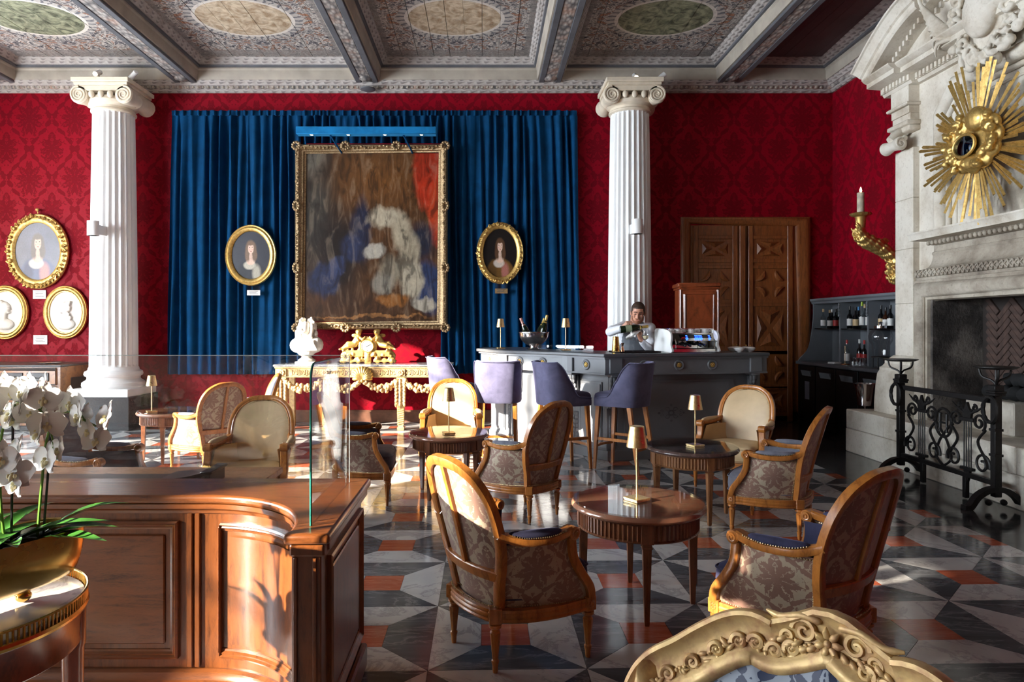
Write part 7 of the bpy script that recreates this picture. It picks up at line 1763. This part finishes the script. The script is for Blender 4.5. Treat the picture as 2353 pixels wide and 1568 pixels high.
def shirt():
    m = MB(); m.ball((0, .03, 1.33), (.178, .112, .168), 16, 12); m.ball((0, .03, 1.14), (.162, .112, .2), 16, 12); m.ball((0, .03, .95), (.165, .115, .10), 14, 10)
    r_ = random.Random(3)
    for s, sh, el, wr in ((-1, shR, elR, wrR), (1, shL, elL, wrL)):
        m.cap_(V((s*.08, .03, sh.z-.012)), sh, .07, .066); m.cap_(sh, el, .066, .055)
        e = wr.lerp(el, .16); m.cap_(el, e, .056, .042)
        for k in range(7): c = sh.lerp(el, .2+.12*k); m.ball(c+V((r_.uniform(-.02, .02), r_.uniform(-.02, .0), r_.uniform(-.02, .02))), (.055, .05, .05), 8, 6)
        m.cap_(e, wr.lerp(el, .06), .036, .036)
    return remeshed(m, 'shirt', SHIRT, pr_, .0075, 2)
shirt()
part('collar', lambda m: [m.add([nk_+V((0, -.062, -.03)), nk_+V((s*.062, -.03, .03)), nk_+V((s*.064, .02, .03)), nk_+V((s*.075, -.035, -.012)), nk_+V((s*.045, -.092, -.06))], [(0, 1, 3, 4), (1, 2, 3)]) for s in (-1, 1)], SHIRT, pr_, 30)
part('tie', lambda m: (m.box(nk_.x-.014, nk_.x+.014, nk_.y-.10, nk_.y-.075, nk_.z-.055, nk_.z-.025, .005), m.prism([(nk_.x-.01, nk_.z-.05), (nk_.x+.01, nk_.z-.05), (nk_.x+.022, nk_.z-.16), (nk_.x-.022, nk_.z-.16)], nk_.y-.125, nk_.y-.115, 'y')), plain('grey_tie', rgb(150, 152, 160), .5), pr_)
def vest():
    m = MB(); m.ball((0, .03, 1.325), (.168, .125, .168), 16, 12); m.ball((0, .03, 1.14), (.170, .124, .2), 16, 12); m.ball((0, .03, .97), (.170, .124, .10), 14, 10)
    for s, sh in ((-1, shR), (1, shL)): m.cap_(V((s*.075, .03, 1.42)), V((s*.105, .035, 1.445)), .062, .06)
    o = remeshed(m, 'waistcoat', VEST, pr_, .0075, 2); bm = bmesh.new(); bm.from_mesh(o.data)
    dl = [v for v in bm.verts if (v.co.z > 1.28 and v.co.y < .0 and abs(v.co.x-nk_.x*.5) < .052*(v.co.z-1.28)/.16) or v.co.z > 1.50]
    bmesh.ops.delete(bm, geom=dl, context='VERTS'); bm.to_mesh(o.data); bm.free()
vest()
def trous():
    m = MB(); m.ball((0, .03, .93), (.172, .122, .12), 14, 10)
    for s in (-1, 1): m.cap_((s*.085, .03, .9), (s*.09, .02, .5), .092, .07); m.cap_((s*.09, .02, .5), (s*.09, .05, .10), .07, .055)
    remeshed(m, 'trousers', TROU, pr_, .01, 2)
trous()
part('shoe', lambda m: [m.ball((s*.095, -.03, .04), (.052, .135, .04), 14, 8) for s in (-1, 1)], BLACK, pr_)
part('watch', lambda m: m.tube([wrL+V((.030*cos(t), .012*cos(t)*0+.030*sin(t)*.6, .018*sin(t)+.012)) for t in np.linspace(0, 2*pi, 16, endpoint=False)], .007, 6, closed=True), BLACK, pr_)
# the bottle and the napkin he holds
b0, b1 = at(1425, 758, 7.735), at(1484, 751, 7.735); dv = (b1-b0).normalized()
hb = champagne('champagne bottle with a pale label tipped over the glass by the barman', b0, 0, 0, FOILG, plain('champagne_label', rgb(150, 160, 130), .5), 'held things'); hb.rotation_euler = dv.to_track_quat('Z', 'Y').to_euler(); hb.scale = (.98,)*3
def napk(m):
    a, b = at(1438, 776, 7.77), at(1472, 756, 7.77)
    def f(u, v): p = a.lerp(b, u); return p+V((0, -.02*sin(pi*v)+.01*sin(u*9), -.012+.055*(v-.5)*(.6+.5*sin(pi*u))))
    m.grid(f, 12, 8); m.grid(lambda u, v: V(f(u, v))+V((0, .006, -.004)), 12, 8)
tag(part('napkin', napk, PAPER, None, 60), 'folded white napkin in the hand of the barman', 'napkin')
